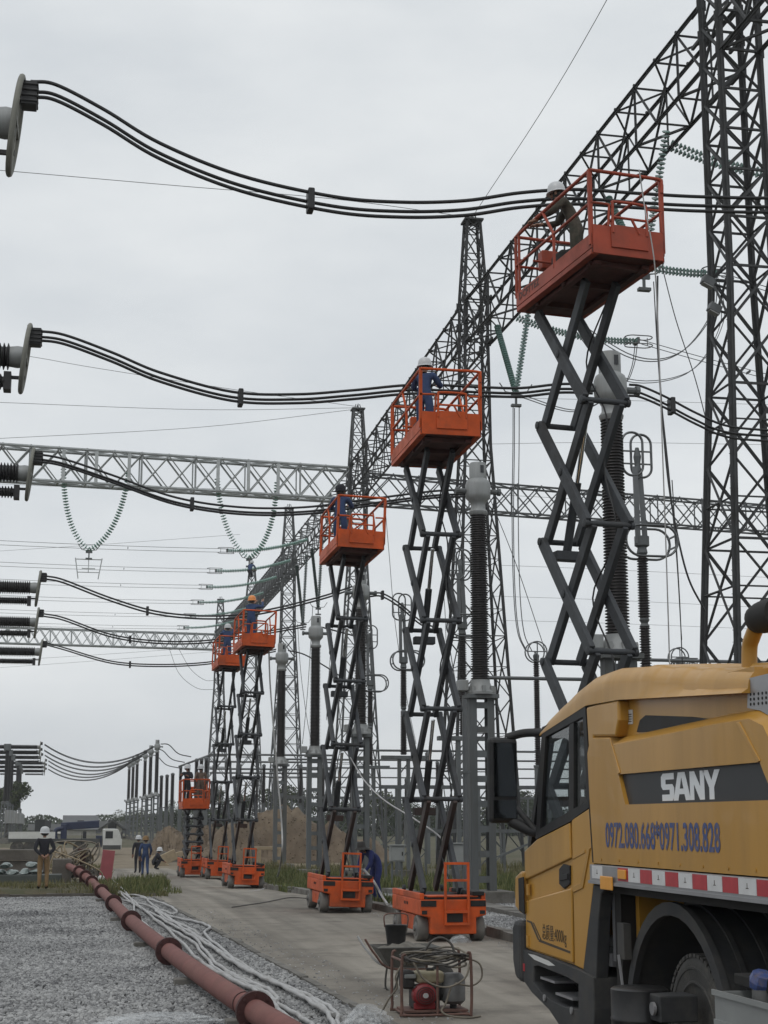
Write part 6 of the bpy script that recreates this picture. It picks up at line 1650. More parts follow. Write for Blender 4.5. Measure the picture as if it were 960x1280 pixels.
MB().tube([pc + Vector((0, 0, -0.05)), pc + Vector((0, 0, -0.5))], 0.06, 12).build('filler_neck', 'tank_grey', T, smooth=60, world=True)
MB().bb((4.0, a - 0.9, zt + 0.03), (4.35, a + 0.05, zt + 0.10)).build('tray_shelf', 'under_dark', T, bevel=0.01, world=True)
# --- exhaust stack with heat shield
XE = 4.5
pts = [atx(937, 905, XE), atx(937, 850, XE), atx(937, 810, XE), atx(941, 795, XE), atx(945, 785, XE)]
ex = MB().tube(spline(pts, 5), 0.055, 14).build('exhaust_pipe', 'truck_yellow', T, smooth=60, world=True)
MB().tube([atx(945, 838, XE), atx(985, 836, XE - 0.02)], 0.05, 12).build('exhaust_branch', 'truck_yellow', ex, smooth=60, world=True)
pc = atx(956, 771, XE)
MB().lathe([(0.0, -0.16), (0.06, -0.14), (0.095, -0.10), (0.11, 0.0), (0.11, 0.25), (0.0, 0.26)], tuple(pc + Vector((0, 0.02, 0))), 'Y', 20, rot=Matrix.Rotation(R(180), 3, 'Z')).build('rain_cap', 'under_dark', ex, smooth=40, world=True)
XS = 4.265
hs = MB().prism(sds([(935, 848), (985, 836), (985, 905), (962, 895), (950, 888), (934, 885)], XS), 'X', XS, XS + 0.01).build('heat_shield', 'rail_alu', T, world=True)
for i in range(6):
    for k in range(3):
        u = 938.5 + i * 4.2 * (1 if i < 2 else 1.15); v = 868 + k * 6.2 - i * 0.5
        p = atx(u, v, XS)
        MB().lathe([(0.010, 0), (0.010, 0.003)], (XS - 0.003, p.y, p.z), 'X', 8).build('shield_hole', 'under_dark', hs, world=True)
# --- mirror
p0 = aty(630, 975, 14.25)
mr = MB().box((p0.x, 14.31, p0.z), (0.285, 0.13, 0.80)).build('mirror', 'truck_black', T, bevel=0.045, seg=3, world=True)
q = aty(631.5, 962, 14.24); MB().box((q.x, 14.243, q.z), (0.22, 0.008, 0.50)).build('mirror_face', 'mirror_face', mr, world=True)
q = aty(631.5, 1011.5, 14.24); b = MB().box((q.x, 14.243, q.z), (0.22, 0.008, 0.165)); b.build('mirror_face', 'mirror_face', mr, world=True)
MB().tube(spline([(p0.x + 0.05, 14.3, p0.z + 0.40), (p0.x + 0.20, 14.22, p0.z + 0.44), (XL + 0.1, 13.95, p0.z + 0.43)], 5), 0.04, 8).build('mirror_arm', 'truck_black', mr, smooth=60, world=True)
MB().tube(spline([(p0.x + 0.08, 14.3, p0.z - 0.38), (p0.x + 0.22, 14.2, p0.z - 0.46), (XL + 0.06, 14.1, p0.z - 0.48)], 5), 0.055, 8).build('mirror_arm', 'truck_black', mr, smooth=60, world=True)
MB().tube([(p0.x + 0.12, 14.28, p0.z - 0.25), (XL + 0.02, 14.12, p0.z - 0.46)], 0.03, 8).build('mirror_stay', 'truck_black', mr, smooth=60, world=True)
# ================================================================== pipe, hoses, tools on the ground
def gpt(u, v, z=0.0): p = atz(u, v, z); return p
PA, PB = Vector((2.12, 12.0, 0.22)), Vector((1.19, 32.0, 0.22))
PL = [Vector((2.05, 6.0, 0.2)), atz(400, 1318, .2), atz(319, 1264, .2), atz(262, 1226, .2), atz(211, 1189, .2), atz(164, 1151, .2), atz(142, 1129, .2), aty(124, 1111, 44.2), aty(113, 1101, 47.5), Vector((0.2, 50, 0.46)), Vector((-0.15, 54, 0.52))]
path = spline(PL, 14)
fl_px = [(324, 1259), (211, 1189), (164, 1150), (142, 1128), (126, 1115), (115, 1102), (107, 1094), (100, 1087)]
pipe = thing('water_pipe', 'long rust red flanged pipe lying across the gravel', 'pipe', (1.9, 16, 0))
def near_path(u, v):
    best = None
    for i in range(len(path)):
        q = path[i] - _C; w = q.dot(_F)
        if w < 1: continue
        uu = 480 + _f * q.dot(_R) / w; vv = 640 - _f * q.dot(_U) / w
        d = (uu - u) ** 2 + (vv - v) ** 2
        if best is None or d < best[0]: best = (d, i)
    return best[1]
cuts = sorted({0, len(path) - 1, *[near_path(u, v) for u, v in fl_px]})
cuts = [c for i, c in enumerate(cuts) if i == 0 or c > cuts[i - 1]]
for a, b_ in zip(cuts, cuts[1:]):
    MB().tube(path[a:b_ + 1], 0.115, 20).build('pipe_section', 'pipe_red', pipe, smooth=60, world=True)
for c in cuts[1:-1]:
    d = (path[c + 1] - path[c - 1]).normalized(); rot = d.to_track_quat('Z', 'Y').to_matrix()
    for k in (-0.022, 0.022):
        MB().lathe([(0.117, k - 0.018), (0.19, k - 0.018), (0.19, k + 0.018), (0.117, k + 0.018)], path[c], n=24, rot=rot).build('flange', 'flange_red', pipe, world=True)
    b = MB()
    for k in range(8):
        a = 2 * math.pi * k / 8; b.lathe([(0.014, -0.06), (0.014, 0.06)], path[c] + rot @ Vector((0.158 * math.cos(a), 0.158 * math.sin(a), 0)), n=6, rot=rot)
    b.build('flange_bolt', 'flange_red', pipe, kind='stuff', world=True)
    e = path[c] + d * 0.62
    if e.y < 34: MB().lathe([(0.114, -0.012), (0.124, -0.01), (0.124, 0.01), (0.114, 0.012)], e, n=20, rot=rot).build('weld_band', 'flange_red', pipe, smooth=50, world=True)
c0 = cuts[2] if path[cuts[1]].y < 12 else cuts[1]
d = (path[c0 + 1] - path[c0 - 1]).normalized()
for k, yk in enumerate((16.0, 20.2, 26, 33, 41)):
    i = min(range(len(path)), key=lambda j: abs(path[j].y - yk)); q = path[i]
    tag(MB().box((q.x - 0.05, q.y, (q.z - 0.115) / 2 - 0.02), (0.34, 0.22, q.z - 0.115 + 0.035)).build('support_block', 'concrete', bevel=0.01), 'small grey block propping the red pipe, %s from the near end' % ['first', 'second', 'third', 'fourth', 'last'][k], 'block', 'pipe support blocks')
# white hoses
HP = [[(55, 120), (75, 150), (150, 160), (190, 190), (240, 225), (330, 245), (378, 262), (362, 285), (400, 320), (470, 375), (560, 430), (680, 480), (760, 520), (800, 550), (808, 590), (815, 640)],
      [(70, 140), (130, 190), (200, 225), (270, 265), (330, 300), (370, 350), (420, 400), (500, 440), (570, 470), (602, 500), (580, 545)],
      [(90, 175), (180, 195), (250, 240), (330, 292), (400, 340), (470, 388), (540, 424), (620, 460), (700, 503), (770, 550), (790, 590), (800, 640)],
      [(320, 375), (390, 402), (470, 433), (540, 464), (600, 514), (680, 562), (720, 590), (790, 640)],
      [(60, 110), (110, 160), (128, 200), (122, 225), (155, 245), (178, 268)],
      [(150, 165), (210, 180), (265, 205), (255, 222), (230, 210), (200, 208), (240, 240), (300, 262), (350, 290)]]
HP += [[(p[0] + 14 + 0.02 * p[1], p[1] + 8) for p in HP[2][1:-2]], [(p[0] - 16 + 0.03 * p[1], p[1] + 14) for p in HP[1][2:-1]], [(60, 128), (120, 172), (170, 215), (230, 262), (300, 330), (350, 380), (430, 428), (520, 470), (590, 520), (650, 575), (700, 620)]]
hl = ['with a kink beside the road edge', 'ending in an open hook near the red pipe', 'running straightest toward the bag', 'starting beside the second flange', 'shortest, tucked close under the pipe', 'curled in a small loop near the far end', 'outermost, lying next to the road edging', 'lying half under the hooked one', 'longest, snaking down the middle of the bundle']
for i, hp in enumerate(HP):
    pts = []
    for k, (x, y) in enumerate(hp):
        p = gpt(120 + x / 2.667, 1060 + y / 2.667, 0.05 + 0.012 * (i % 3))
        pts.append(p)
    tag(MB().tube([q + Vector((0.012 * math.sin(j * .9 + i), 0, 0.006 * math.sin(j * 1.7))) for j, q in enumerate(spline(pts, 7))], 0.026, 10).build('hose', 'hose_white', smooth=60), 'white hose on the gravel, ' + hl[i], 'hose', 'white hoses on the gravel')
wire('hose', 'thin dark cable lying across the road in front of the fourth lift', [gpt(290, 1134, .012), gpt(330, 1128, .012), gpt(362, 1122, .012), gpt(385, 1123, .012)], 0.014, 'hose_dark', 'hose', pname='hose_run')
p3 = DECK[3]
wire('hose', 'white hose hanging from the fourth cage to the ground', [aty(336, 806, 53), aty(338, 860, 53), aty(346, 960, 53), aty(352, 1030, 53), aty(352, 1070, 53), atz(345, 1100, -0.15), atz(328, 1112, -0.15), atz(300, 1116, -0.14), atz(288, 1118, -0.14)], 0.03, 'hose_white', 'hose', pname='hose_run')
wire('hose', 'white hose looping between the second lift and the bending man', [aty(455, 1087, 38), aty(468, 1103, 37.5), aty(478, 1121, 37), aty(484, 1130, 33)], 0.03, 'hose_white', 'hose', pname='hose_run')
wire('hose', 'pale hose slung from the third lift arms to the second lift', [aty(438, 947, 36), aty(455, 975, 35), aty(480, 1000, 33), aty(520, 1025, 30), aty(553, 1050, 28.2), aty(560, 1085, 28.3), aty(556, 1108, 28.4)], 0.015, 'hose_white', 'hose', pname='hose_run')
wire('rope', 'thin rope tied over the front rail of the nearest cage', [aty(799, 212, 18.3), aty(806, 260, 18.3), aty(814, 300, 18.3), aty(819, 340, 18.35), aty(823, 420, 18.5), aty(828, 560, 18.6), aty(833, 700, 18.8), aty(838, 860, 19)], 0.009, 'hose_white', 'rope', pname='rope_run')
# ---- wheelbarrow
WBS = 0.88
wb = thing('wheelbarrow', 'dented grey wheelbarrow holding mortar, behind the engine pump', 'wheelbarrow', (gpt(512, 1243).x, gpt(512, 1243).y + 0.3, 0))
wb.scale = (WBS,) * 3
b = MB(); rim = [(-0.42, -0.30, 0.60), (0.44, -0.30, 0.60), (0.44, 0.30, 0.60), (-0.42, 0.30, 0.60)]; bot = [(-0.24, -0.17, 0.34), (0.26, -0.17, 0.34), (0.26, 0.17, 0.34), (-0.24, 0.17, 0.34)]
b.add(rim + bot, [(0, 1, 5, 4), (1, 2, 6, 5), (2, 3, 7, 6), (3, 0, 4, 7), (4, 5, 6, 7)])
b.add([(x * .985, y * .98, z + .004) for x, y, z in rim] + [(x * .97, y * .96, z + .012) for x, y, z in bot], [(4, 5, 1, 0), (5, 6, 2, 1), (6, 7, 3, 2), (7, 4, 0, 3), (7, 6, 5, 4)])
b.build('tray', 'barrow_steel', wb)
MB().tube([rim[0], rim[1], rim[2], rim[3]], 0.012, 6, closed=True).build('tray_rim', 'barrow_steel', wb)
hb = MB(); vs = []; fs = []
for j in range(9):
    for i in range(13):
        x = -0.36 + 0.74 * i / 12; y = -0.24 + 0.48 * j / 8
        e = min(1, 4 * min(i / 12, 1 - i / 12, j / 8, 1 - j / 8)); vs.append((x, y, 0.56 + e * (0.06 + 0.05 * noise2(x * 9, y * 9, 1)) + random.uniform(0, .012)))
for j in range(8):
    for i in range(12): fs.append((j * 13 + i, j * 13 + i + 1, (j + 1) * 13 + i + 1, (j + 1) * 13 + i))
hb.add(vs, fs).build('mortar_heap', 'mortar', wb)
for s in (-1, 1):
    MB().tube(spline([(0.34, s * 0.12, 0.30), (-0.24, s * 0.20, 0.33), (-0.46, s * 0.27, 0.52), (-0.60, s * 0.29, 0.72)], 5), 0.016, 8).build('handle', 'hose_white' if s > 0 else 'frame_rust', wb, smooth=60)
    MB().tube(spline([(-0.2, s * 0.19, 0.33), (-0.22, s * 0.22, 0.12), (-0.2, s * 0.22, 0.012), (-0.1, s * 0.2, 0.012), (-0.02, s * 0.17, 0.32)], 5), 0.014, 8).build('leg', 'barrow_steel', wb, smooth=60)
w = MB().lathe([(0.10, -0.035), (0.15, -0.045), (0.18, -0.03), (0.18, 0.03), (0.15, 0.045), (0.10, 0.035)], (0.52, 0, 0.18), 'Y', 24).build('wheel', 'tyre', wb, smooth=40)
MB().lathe([(0, -0.05), (0.1, -0.03), (0.1, 0.03), (0, 0.05)], (0.52, 0, 0.18), 'Y', 16).build('rim', 'rim_steel', w)
bk_ = thing('bucket', 'small black bucket with bent wire handle standing in the wheelbarrow', 'bucket', Vector(wb.location) + Vector((-0.08, 0.1, 0.545)))
MB().lathe([(0.0, 0.0), (0.11, 0.0), (0.14, 0.22), (0.145, 0.225), (0.125, 0.22), (0.1, 0.02), (0, 0.02)], n=18).build('pail', 'tank_black', bk_, smooth=40)
MB().tube(spline([(-0.14, 0, 0.2), (-0.14, 0, 0.34), (0.0, 0, 0.36), (0.14, 0, 0.34), (0.14, 0, 0.2)], 5), 0.009, 6).build('handle', 'frame_rust', bk_, smooth=60)
# ---- engine pump in a tube frame
gp = gpt(546, 1272); G = thing('engine_pump', 'small red and cream engine pump in a rusty tube frame under coiled hoses', 'pump', (gp.x + 0.02, gp.y + 0.3, 0))
G.scale = (0.95, 0.95, 0.84)
def ft(nm, pts, r=0.017, m='frame_rust'): return MB().tube(pts, r, 8).build(nm, m, G, smooth=60)
for s in (-1, 1):
    y = s * 0.27
    ft('frame_hoop', spline([(-0.36, y, 0.76), (-0.40, y, 0.68), (-0.40, y, 0.10), (-0.36, y, 0.03), (0.30, y, 0.03), (0.38, y, 0.06), (0.38, y, 0.70), (0.34, y, 0.77)], 5))
    ft('frame_upright', [(0.0, y, 0.03), (0.0, y, 0.62)], 0.014)
for x in (-0.40, 0.38): ft('frame_tie', [(x, -0.27, 0.68), (x, 0.27, 0.68)]); ft('frame_tie', [(x * .9, -0.27, 0.032), (x * .9, 0.27, 0.032)])
MB().bb((-0.36, -0.22, 0.05), (0.36, 0.22, 0.075)).build('base_plate', 'frame_rust', G)
MB().bb((-0.24, -0.14, 0.08), (0.06, 0.14, 0.36)).build('engine_block', 'engine_dark', G, bevel=0.02)
fan = MB().lathe([(0.0, -0.05), (0.05, -0.05), (0.10, -0.045), (0.135, -0.02), (0.14, 0.06)], (-0.12, -0.16, 0.25), 'Y', 24).build('fan_cover', 'engine_red', G, smooth=40)
for r_ in (0.05, 0.075, 0.1): MB().tube(circle((-0.12, -0.213 + (r_ - .05) * .12, 0.25), r_, 'Y', 24), 0.005, 5, closed=True).build('fan_ring', 'engine_dark', fan)
MB().lathe([(0.0, -0.01), (0.03, -0.01), (0.035, 0.02)], (-0.12, -0.215, 0.25), 'Y', 14).build('recoil_hub', 'hose_white', fan)
MB().bb((-0.24, -0.17, 0.08), (0.0, -0.12, 0.16)).build('shroud', 'engine_red', G, bevel=0.01)
MB().bb((-0.20, -0.13, 0.38), (0.12, 0.13, 0.53)).build('fuel_tank', 'engine_cream', G, bevel=0.045, seg=3)
MB().lathe([(0.045, 0), (0.05, 0.03), (0, 0.035)], (-0.02, 0, 0.53), n=14).build('fuel_cap', 'engine_dark', G)
MB().bb((-0.36, -0.12, 0.32), (-0.22, 0.12, 0.54)).build('air_cleaner', 'engine_dark', G, bevel=0.03)
MB().bb((-0.34, -0.135, 0.45), (-0.21, -0.10, 0.50)).build('exhaust_guard', 'cabinet_grey', G, bevel=0.01)
MB().lathe([(0.0, 0.13), (0.10, 0.13), (0.135, 0.17), (0.135, 0.44), (0.09, 0.50), (0, 0.50)], (0.23, -0.05, 0), n=24).build('pressure_vessel', 'tank_grey', G, smooth=40)
MB().lathe([(0.04, 0.05), (0.04, 0.14)], (0.23, -0.05, 0), n=12).build('vessel_foot', 'engine_dark', G)
MB().lathe([(0.0, -0.09), (0.09, -0.08), (0.1, 0.0), (0.09, 0.08), (0, 0.09)], (0.10, 0.0, 0.26), 'X', 16).build('pump_casing', 'engine_dark', G, smooth=40)
rg_ = random.Random(3)
for k in range(7):
    pts = []
    for i in range(15):
        a = 2 * math.pi * i / 15 + k
        pts.append(Vector(((0.36 + 0.05 * rg_.uniform(-1, 1)) * math.cos(a) + 0.02, (0.22 + .05 * rg_.uniform(-1, 1)) * math.sin(a) - 0.05, 0.64 + 0.018 * k + 0.05 * math.sin(a * 2 + k) + rg_.uniform(-.015, .015))))
    pts.append(pts[0] + Vector((0, 0, 0.02)))
    ft('hose_coil', spline(pts, 4), 0.013, 'hose_dark' if k % 3 else 'hose_drab')

ft('hose_coil', spline([(-0.28, -0.3, 0.66), (-0.15, -0.32, 0.45), (0.08, -0.33, 0.36), (0.3, -0.31, 0.46), (0.38, -0.25, 0.66)], 6), 0.012, 'hose_drab')
ft('hose_coil', spline([(-0.1, 0.1, 0.66), (0.0, 0.1, 0.86), (0.14, 0.12, 0.92), (0.26, 0.1, 0.82), (0.28, 0.05, 0.62)], 6), 0.014, 'hose_dark')
ft('hose_coil', spline([(0.34, -0.2, 0.70), (0.5, -0.2, 0.62), (0.52, -0.2, 0.45), (0.4, -0.22, 0.36), (0.2, -0.27, 0.40)], 6), 0.011, 'hose_drab')
ft('hose_coil', spline([(0.15, -0.28, 0.36), (0.08, -0.31, 0.16), (0.03, -0.33, 0.08), (0.1, -0.4, 0.03), (0.28, -0.5, 0.016), (0.45, -0.4, 0.016)], 6), 0.012, 'hose_drab')
ft('hose_coil', spline([(-0.36, -0.2, 0.66), (-0.46, -0.22, 0.5), (-0.44, -0.2, 0.36), (-0.52, -0.15, 0.22), (-0.6, -0.1, 0.05), (-0.68, -0.12, 0.02)], 6), 0.011, 'hose_drab')
# ---- crumpled plastic
def crumple(name, label, c, sx, sy, sz, seed, n=26):
    rr = random.Random(seed); b = MB(); vs = []; fs = []
    ph = [rr.uniform(0, 6.28) for _ in range(12)]
    for j in range(n + 1):
        v = j / n
        for i in range(n * 2):
            a = math.pi * i / n; el = v * math.pi / 2; v2 = v + 0.05 * math.sin(7 * a)
            r_ = 1 + 0.16 * math.sin(5 * a + ph[0] + 4 * v) + 0.12 * math.sin(9 * a - ph[1] + 7 * v) + 0.10 * math.sin(14 * v * 2 + 3 * a + ph[2]) + 0.13 * abs(math.sin(13 * a + 9 * v + ph[5])) + rr.uniform(-.07, .07)
            rad = math.cos(el) ** 0.7 * r_; z = math.sin(el) ** 1.2 * (1 + 0.18 * math.sin(3 * a + ph[3]) + 0.1 * math.sin(11 * a + ph[4]))
            vs.append((c[0] + sx * rad * math.cos(a), c[1] + sy * rad * math.sin(a), c[2] + sz * z))
    m_ = n * 2
    for j in range(n):
        for i in range(m_): fs.append((j * m_ + i, j * m_ + (i + 1) % m_, (j + 1) * m_ + (i + 1) % m_, (j + 1) * m_ + i))
    b.add(vs, fs)
    return tag(b.build(name, 'plastic_bag', smooth=22), label, 'plastic bag', 'discarded clear plastic')
crumple('plastic_bag', 'crumpled clear bag on the gravel beside the road edge', (gpt(460, 1290).x, gpt(460, 1290).y + 0.1, 0.0), 0.2, 0.16, 0.2, 1)
crumple('plastic_bag', 'flattened clear sheet on the gravel left of the pipe', (gpt(200, 1284).x, gpt(200, 1284).y, 0.02), 0.50, 0.16, 0.10, 2)
crumple('plastic_bag', 'tiny clear wrapper on the road under the second lift', (6.42, 26.05, 0.0), 0.16, 0.1, 0.10, 3, 12)

# ================================================================== stacked beams, machines and houses behind the gravel
def slab(name, label, x0, x1, y0, y1, z0, z1, m, cat, group=None, bevel=0.02):
    return tag(MB().bb((x0, y0, z0), (x1, y1, z1)).build(name, m, bevel=bevel), label, cat, group)
a = aty(-40, 1050, 60); c = aty(68, 1050, 60)
zt = a.z
for k in range(3):
    slab('concrete_beam', '%s long dark precast beam stacked behind the man' % ['lowest', 'middle', 'topmost'][k], a.x, aty(62 + 2 * k, 1050, 60).x, 59.7 - 0.1 * k, 60.5, ground_z(60) + k * 0.42, ground_z(60) + k * 0.42 + 0.39, 'precast', 'beam', 'stacked precast beams')
slab('concrete_block', 'brown weathered concrete block behind the man and pipe', aty(66, 1070, 54).x, aty(90, 1070, 54).x, 54, 55.2, ground_z(54), ground_z(54) + 0.95, 'precast', 'block')
pal = thing('insulator_stack', 'greenish glass insulator discs heaped on the grass at the left edge', 'insulators', (aty(18, 1083, 52).x, 52, 0))
slab_b = MB().bb((-1.6, -0.5, -0.1), (1.5, 0.5, 0.34)).build('crate', 'crate_teal', pal, bevel=0.02)
for k, (x, z) in enumerate(((-0.45, 0.44), (-0.1, 0.42), (0.3, 0.45), (0.65, 0.43), (-0.3, 0.66), (0.5, 0.66))):
    for j in range(3): MB().lathe([(0.04, 0.05), (0.11, 0.03), (0.15, -0.02), (0.14, -0.04), (0.05, -0.02)], (x + 0.05 * j, -0.25 + j * 0.2, z - 0.04 + 0.05 * ((j + k) % 2)), 'Z', 14, rot=Matrix.Rotation(R(-25 + 17 * ((k * 3 + j) % 4)), 3, 'X')).build('glass_disc', 'glass_disc', pal, smooth=50)
# pipe head with tangled hoses
ph = thing('valve_head', 'red standpipe and valve tangled in pale hoses at the pipe end', 'valve', (aty(99, 1078, 55).x, 55.4, ground_z(55)))
MB().tube([(0.12, 0, 0), (0.12, 0, 1.25)], 0.10, 12).build('standpipe', 'flange_red', ph, smooth=60)
MB().lathe([(0.19, 1.22), (0.19, 1.28)], (0.12, 0, 0), n=16).build('flange', 'flange_red', ph)
MB().lathe([(0.2, 0.3), (0.24, 0.5), (0.2, 0.7)], (-0.35, 0.1, 0), n=12).build('valve_body', 'engine_dark', ph, smooth=50)
rr = random.Random(5); tb = []
for k in range(9):
    pts = [(rr.uniform(-0.9, 0.5), rr.uniform(-.3, .3), rr.uniform(0.1, 0.5))]
    for _ in range(4): pts.append((rr.uniform(-1.0, 0.7), rr.uniform(-.4, .4), rr.uniform(0.5, 1.5)))
    pts.append((rr.uniform(-1.1, 0.7), rr.uniform(-.4, .4), 0.02))
    MB().tube(spline(pts, 5), 0.03, 6).build('hose_tangle', 'wood_pale' if k % 2 else 'hose_drab', ph, smooth=60)
pk = aty(134, 1072, 60)
pp = thing('barrier_panel', 'upright faded pink panel leaning beside the weeds', 'panel', (pk.x, 60, ground_z(60)), R(8))
MB().box((0, 0, 0.62), (0.46, 0.06, 1.15), Matrix.Rotation(R(6), 3, 'Y')).build('board', 'paint_pink', pp, bevel=0.01)
MB().box((0.05, 0.05, 0.5), (0.4, 0.05, 0.06), Matrix.Rotation(R(6), 3, 'Y')).build('batten', 'wood_pale', pp)
for k, (u, v, Yk) in enumerate(((118, 1086, 57), (127, 1088, 58), (112, 1084, 58.5))):
    p = aty(u, v, Yk)
    t = tag(MB().lathe([(0.0, 0.32), (0.06, 0.32), (0.12, 0.26), (0.13, 0.1), (0.11, 0), (0, 0)], (p.x, Yk, ground_z(Yk)), n=12).build('white_bottle', 'lorry_white', smooth=50), 'small white plastic can by the weeds, %s of three' % ['middle', 'rightmost', 'leftmost'][k], 'can', 'white cans by the weeds')
for k, (u, v, Yk, sx, sz) in enumerate(((206, 1072, 90, 0.7, 0.6), (213, 1066, 96, 0.9, 0.5), (200, 1076, 88, 0.5, 0.35), (222, 1058, 100, 1.0, 0.5))):
    p = aty(u, v, Yk)
    o = MB().box((0, 0, sz / 2), (sx * 2, 0.5, sz), Matrix.Rotation(R((-25, 18, 35, -12)[k]), 3, 'Y')).build('broken_slab', 'wood_pale' if k != 1 else 'concrete', bevel=0.04)
    o.location = (p.x, Yk, ground_z(Yk)); tag(o, '%s pale broken slab lying by the crouching man' % ['largest', 'flat grey', 'smallest', 'farthest'][k], 'slab', 'broken slabs')
slab('timber_plank', 'long pale plank lying low before the large earth heap', aty(318, 1056, 82).x, aty(352, 1055, 82).x, 82, 82.25, 0.55, 0.72, 'wood_pale', 'plank')
for u, nm in ((322, 'left'), (348, 'right')): slab('timber_prop', 'short %s prop under the long pale plank' % nm, aty(u, 1060, 82).x, aty(u, 1060, 82).x + 0.2, 82, 82.25, -0.5, 0.55, 'wood_pale', 'prop', 'plank props')
# lorry with a blue loader crane
Yl = 118.0
lr = thing('loader_lorry', 'white cabbed lorry with a blue folded loader crane behind the pink panel', 'lorry', (aty(135, 1070, Yl).x, Yl, ground_z(Yl)))
g = ground_z(Yl)
def lp(u, v, dy=0.0): p = aty(u, v, Yl + dy); return p
c0, c1 = lp(129, 1036), lp(149, 1062)
MB().prism([(c0.x, c1.z), (c1.x + 0.15, c1.z), (c1.x + 0.2, c1.z + 0.7), (c1.x - 0.1, c0.z - 0.05), (c1.x - 0.3, c0.z), (c0.x, c0.z)], 'Y', Yl, Yl + 2.2).build('cab', 'lorry_white', lr, bevel=0.06, world=True)
wa, wb_ = lp(132, 1039), lp(141, 1048)
MB().bb((wa.x, Yl - 0.02, wb_.z), (wb_.x, Yl + 0.01, wa.z)).build('window', 'window_dark', lr, world=True)
MB().bb((lp(143, 0).x, Yl - 0.02, wb_.z), (lp(147, 0).x, Yl + 0.01, wa.z)).build('window', 'window_dark', lr, world=True)
MB().bb((lp(60, 0).x, Yl, g + 0.9), (c0.x - 0.2, Yl + 2.2, g + 1.15)).build('load_bed', 'roof_dark', lr, world=True)
MB().bb((lp(60, 0).x, Yl + 0.02, g + 1.16), (lp(112, 0).x, Yl + 0.08, g + 1.65)).build('drop_side', 'lorry_white', lr, world=True)
for u in (70, 84, 140): MB().lathe([(0.0, 0), (0.5, 0), (0.5, 0.3), (0.0, 0.3)], (lp(u, 0).x, Yl + 0.05, g + 0.5), 'Y', 18).build('wheel', 'tyre', lr, world=True)
MB().bb((lp(118, 0).x, Yl + 0.6, g + 0.9), (lp(125, 0).x, Yl + 1.4, lp(120, 1030).z)).build('crane_post', 'crane_blue', lr, bevel=0.05, world=True)
A_, B_ = lp(124, 1030, 1), lp(76, 1033, 1)
MB().bar(A_, B_, 0.5, 0.55).build('crane_boom', 'crane_blue', lr, bevel=0.06, world=True)
MB().tube(spline([B_ + Vector((0.2, -.3, -.1)), B_ + Vector((-0.35, -.3, -.3)), B_ + Vector((-0.25, -.3, -1.0)), B_ + Vector((0.5, -.3, -1.2))], 5), 0.16, 8).build('crane_hook_arm', 'crane_blue', lr, smooth=60, world=True)
MB().bb((c0.x + 0.02, Yl - 0.03, c1.z + 0.02), (c1.x + 0.1, Yl - 0.005, c1.z + 0.32)).build('sill_panel', 'roof_dark', lr, world=True)
MB().bb((lp(142, 0).x - 0.02, Yl - 0.02, c1.z + 0.3), (lp(142, 0).x + 0.02, Yl - 0.004, c0.z - 0.2)).build('door_gap', 'window_dark', lr, world=True)
MB().bb((c1.x + 0.12, Yl + 0.15, c1.z + 0.75), (c1.x + 0.19, Yl + 2.0, c0.z - 0.25)).build('windscreen', 'window_dark', lr, world=True)
MB().bb((c1.x + 0.1, Yl - 0.35, c1.z + 0.8), (c1.x + 0.2, Yl - 0.2, c1.z + 1.3)).build('mirror', 'roof_dark', lr, world=True)
MB().bb((c0.x - 0.5, Yl + 0.3, c1.z + 0.2), (c0.x - 0.05, Yl + 1.9, c0.z - 0.5)).build('cab_back_frame', 'crane_blue', lr, world=True)
heap('rubble_heap', 'low grey rubble heap between the pipe end and the pink panel', aty(100, 1070, 62).x, aty(128, 1070, 62).x + 0.3, 61, 64, [(aty(112, 1070, 62).x, 62.4, 0.8, 0.75), (aty(122, 1070, 62).x, 62.6, 0.6, 0.5)], 8, 'precast')
# houses on the horizon
def house(label, u0, u1, vt, vb, Yk, roofm, wallm, gable, rv):
    a, b_ = aty(u0, vt, Yk), aty(u1, vb, Yk); z0 = ground_z(Yk); ze = aty(u0, rv, Yk).z; zt = a.z
    t = thing('house', label, 'house', ((a.x + b_.x) / 2, Yk, z0), 0, 'houses beyond the yard')
    D = 9.0
    MB().bb((a.x, Yk, z0 - 1), (b_.x, Yk + D, ze)).build('wall', wallm, t, world=True)
    e = 0.5; xm = (a.x + b_.x) / 2
    if gable:
        r_ = MB()
        r_.prism([(a.x - e, ze), (xm, zt), (b_.x + e, ze), (b_.x + e, ze - 0.25), (xm, zt - 0.3), (a.x - e, ze - 0.25)], 'Y', Yk - 0.5, Yk + D + .5)
        r_.build('roof', roofm, t, world=True)
        MB().prism([(a.x, ze), (b_.x, ze), (xm, zt - 0.28)], 'Y', Yk + 0.01, Yk + D - 0.01).build('gable_wall', wallm, t, world=True)
    else:
        MB().prism([(Yk - e, ze), (Yk + D / 2, zt), (Yk + D + e, ze)], 'X', a.x - e, b_.x + e).build('roof', roofm, t, world=True)
    n = max(1, int((b_.x - a.x) / 4))
    for k in range(n):
        x = a.x + (b_.x - a.x) * (k + 0.5) / n
        MB().bb((x - 0.6, Yk - 0.04, z0 + 1.2), (x + 0.6, Yk + 0.02, z0 + 2.6)).build('window', 'window_dark', t, world=True)
house('large grey roofed house above the blue crane boom', 82, 119, 1019, 1060, 290, 'roof_grey', 'wall_plaster', False, 1037)
house('small gabled house with dark roof edge beside the lorry cab', 128, 152, 1024, 1060, 230, 'roof_dark', 'wall_plaster', True, 1036)
house('long low shed with dark roof at the left horizon', 38, 80, 1030, 1060, 300, 'roof_dark', 'roof_grey', False, 1038)
house('low grey roofed shed right of the large house', 119, 160, 1026, 1060, 330, 'roof_dark', 'roof_grey', False, 1036)
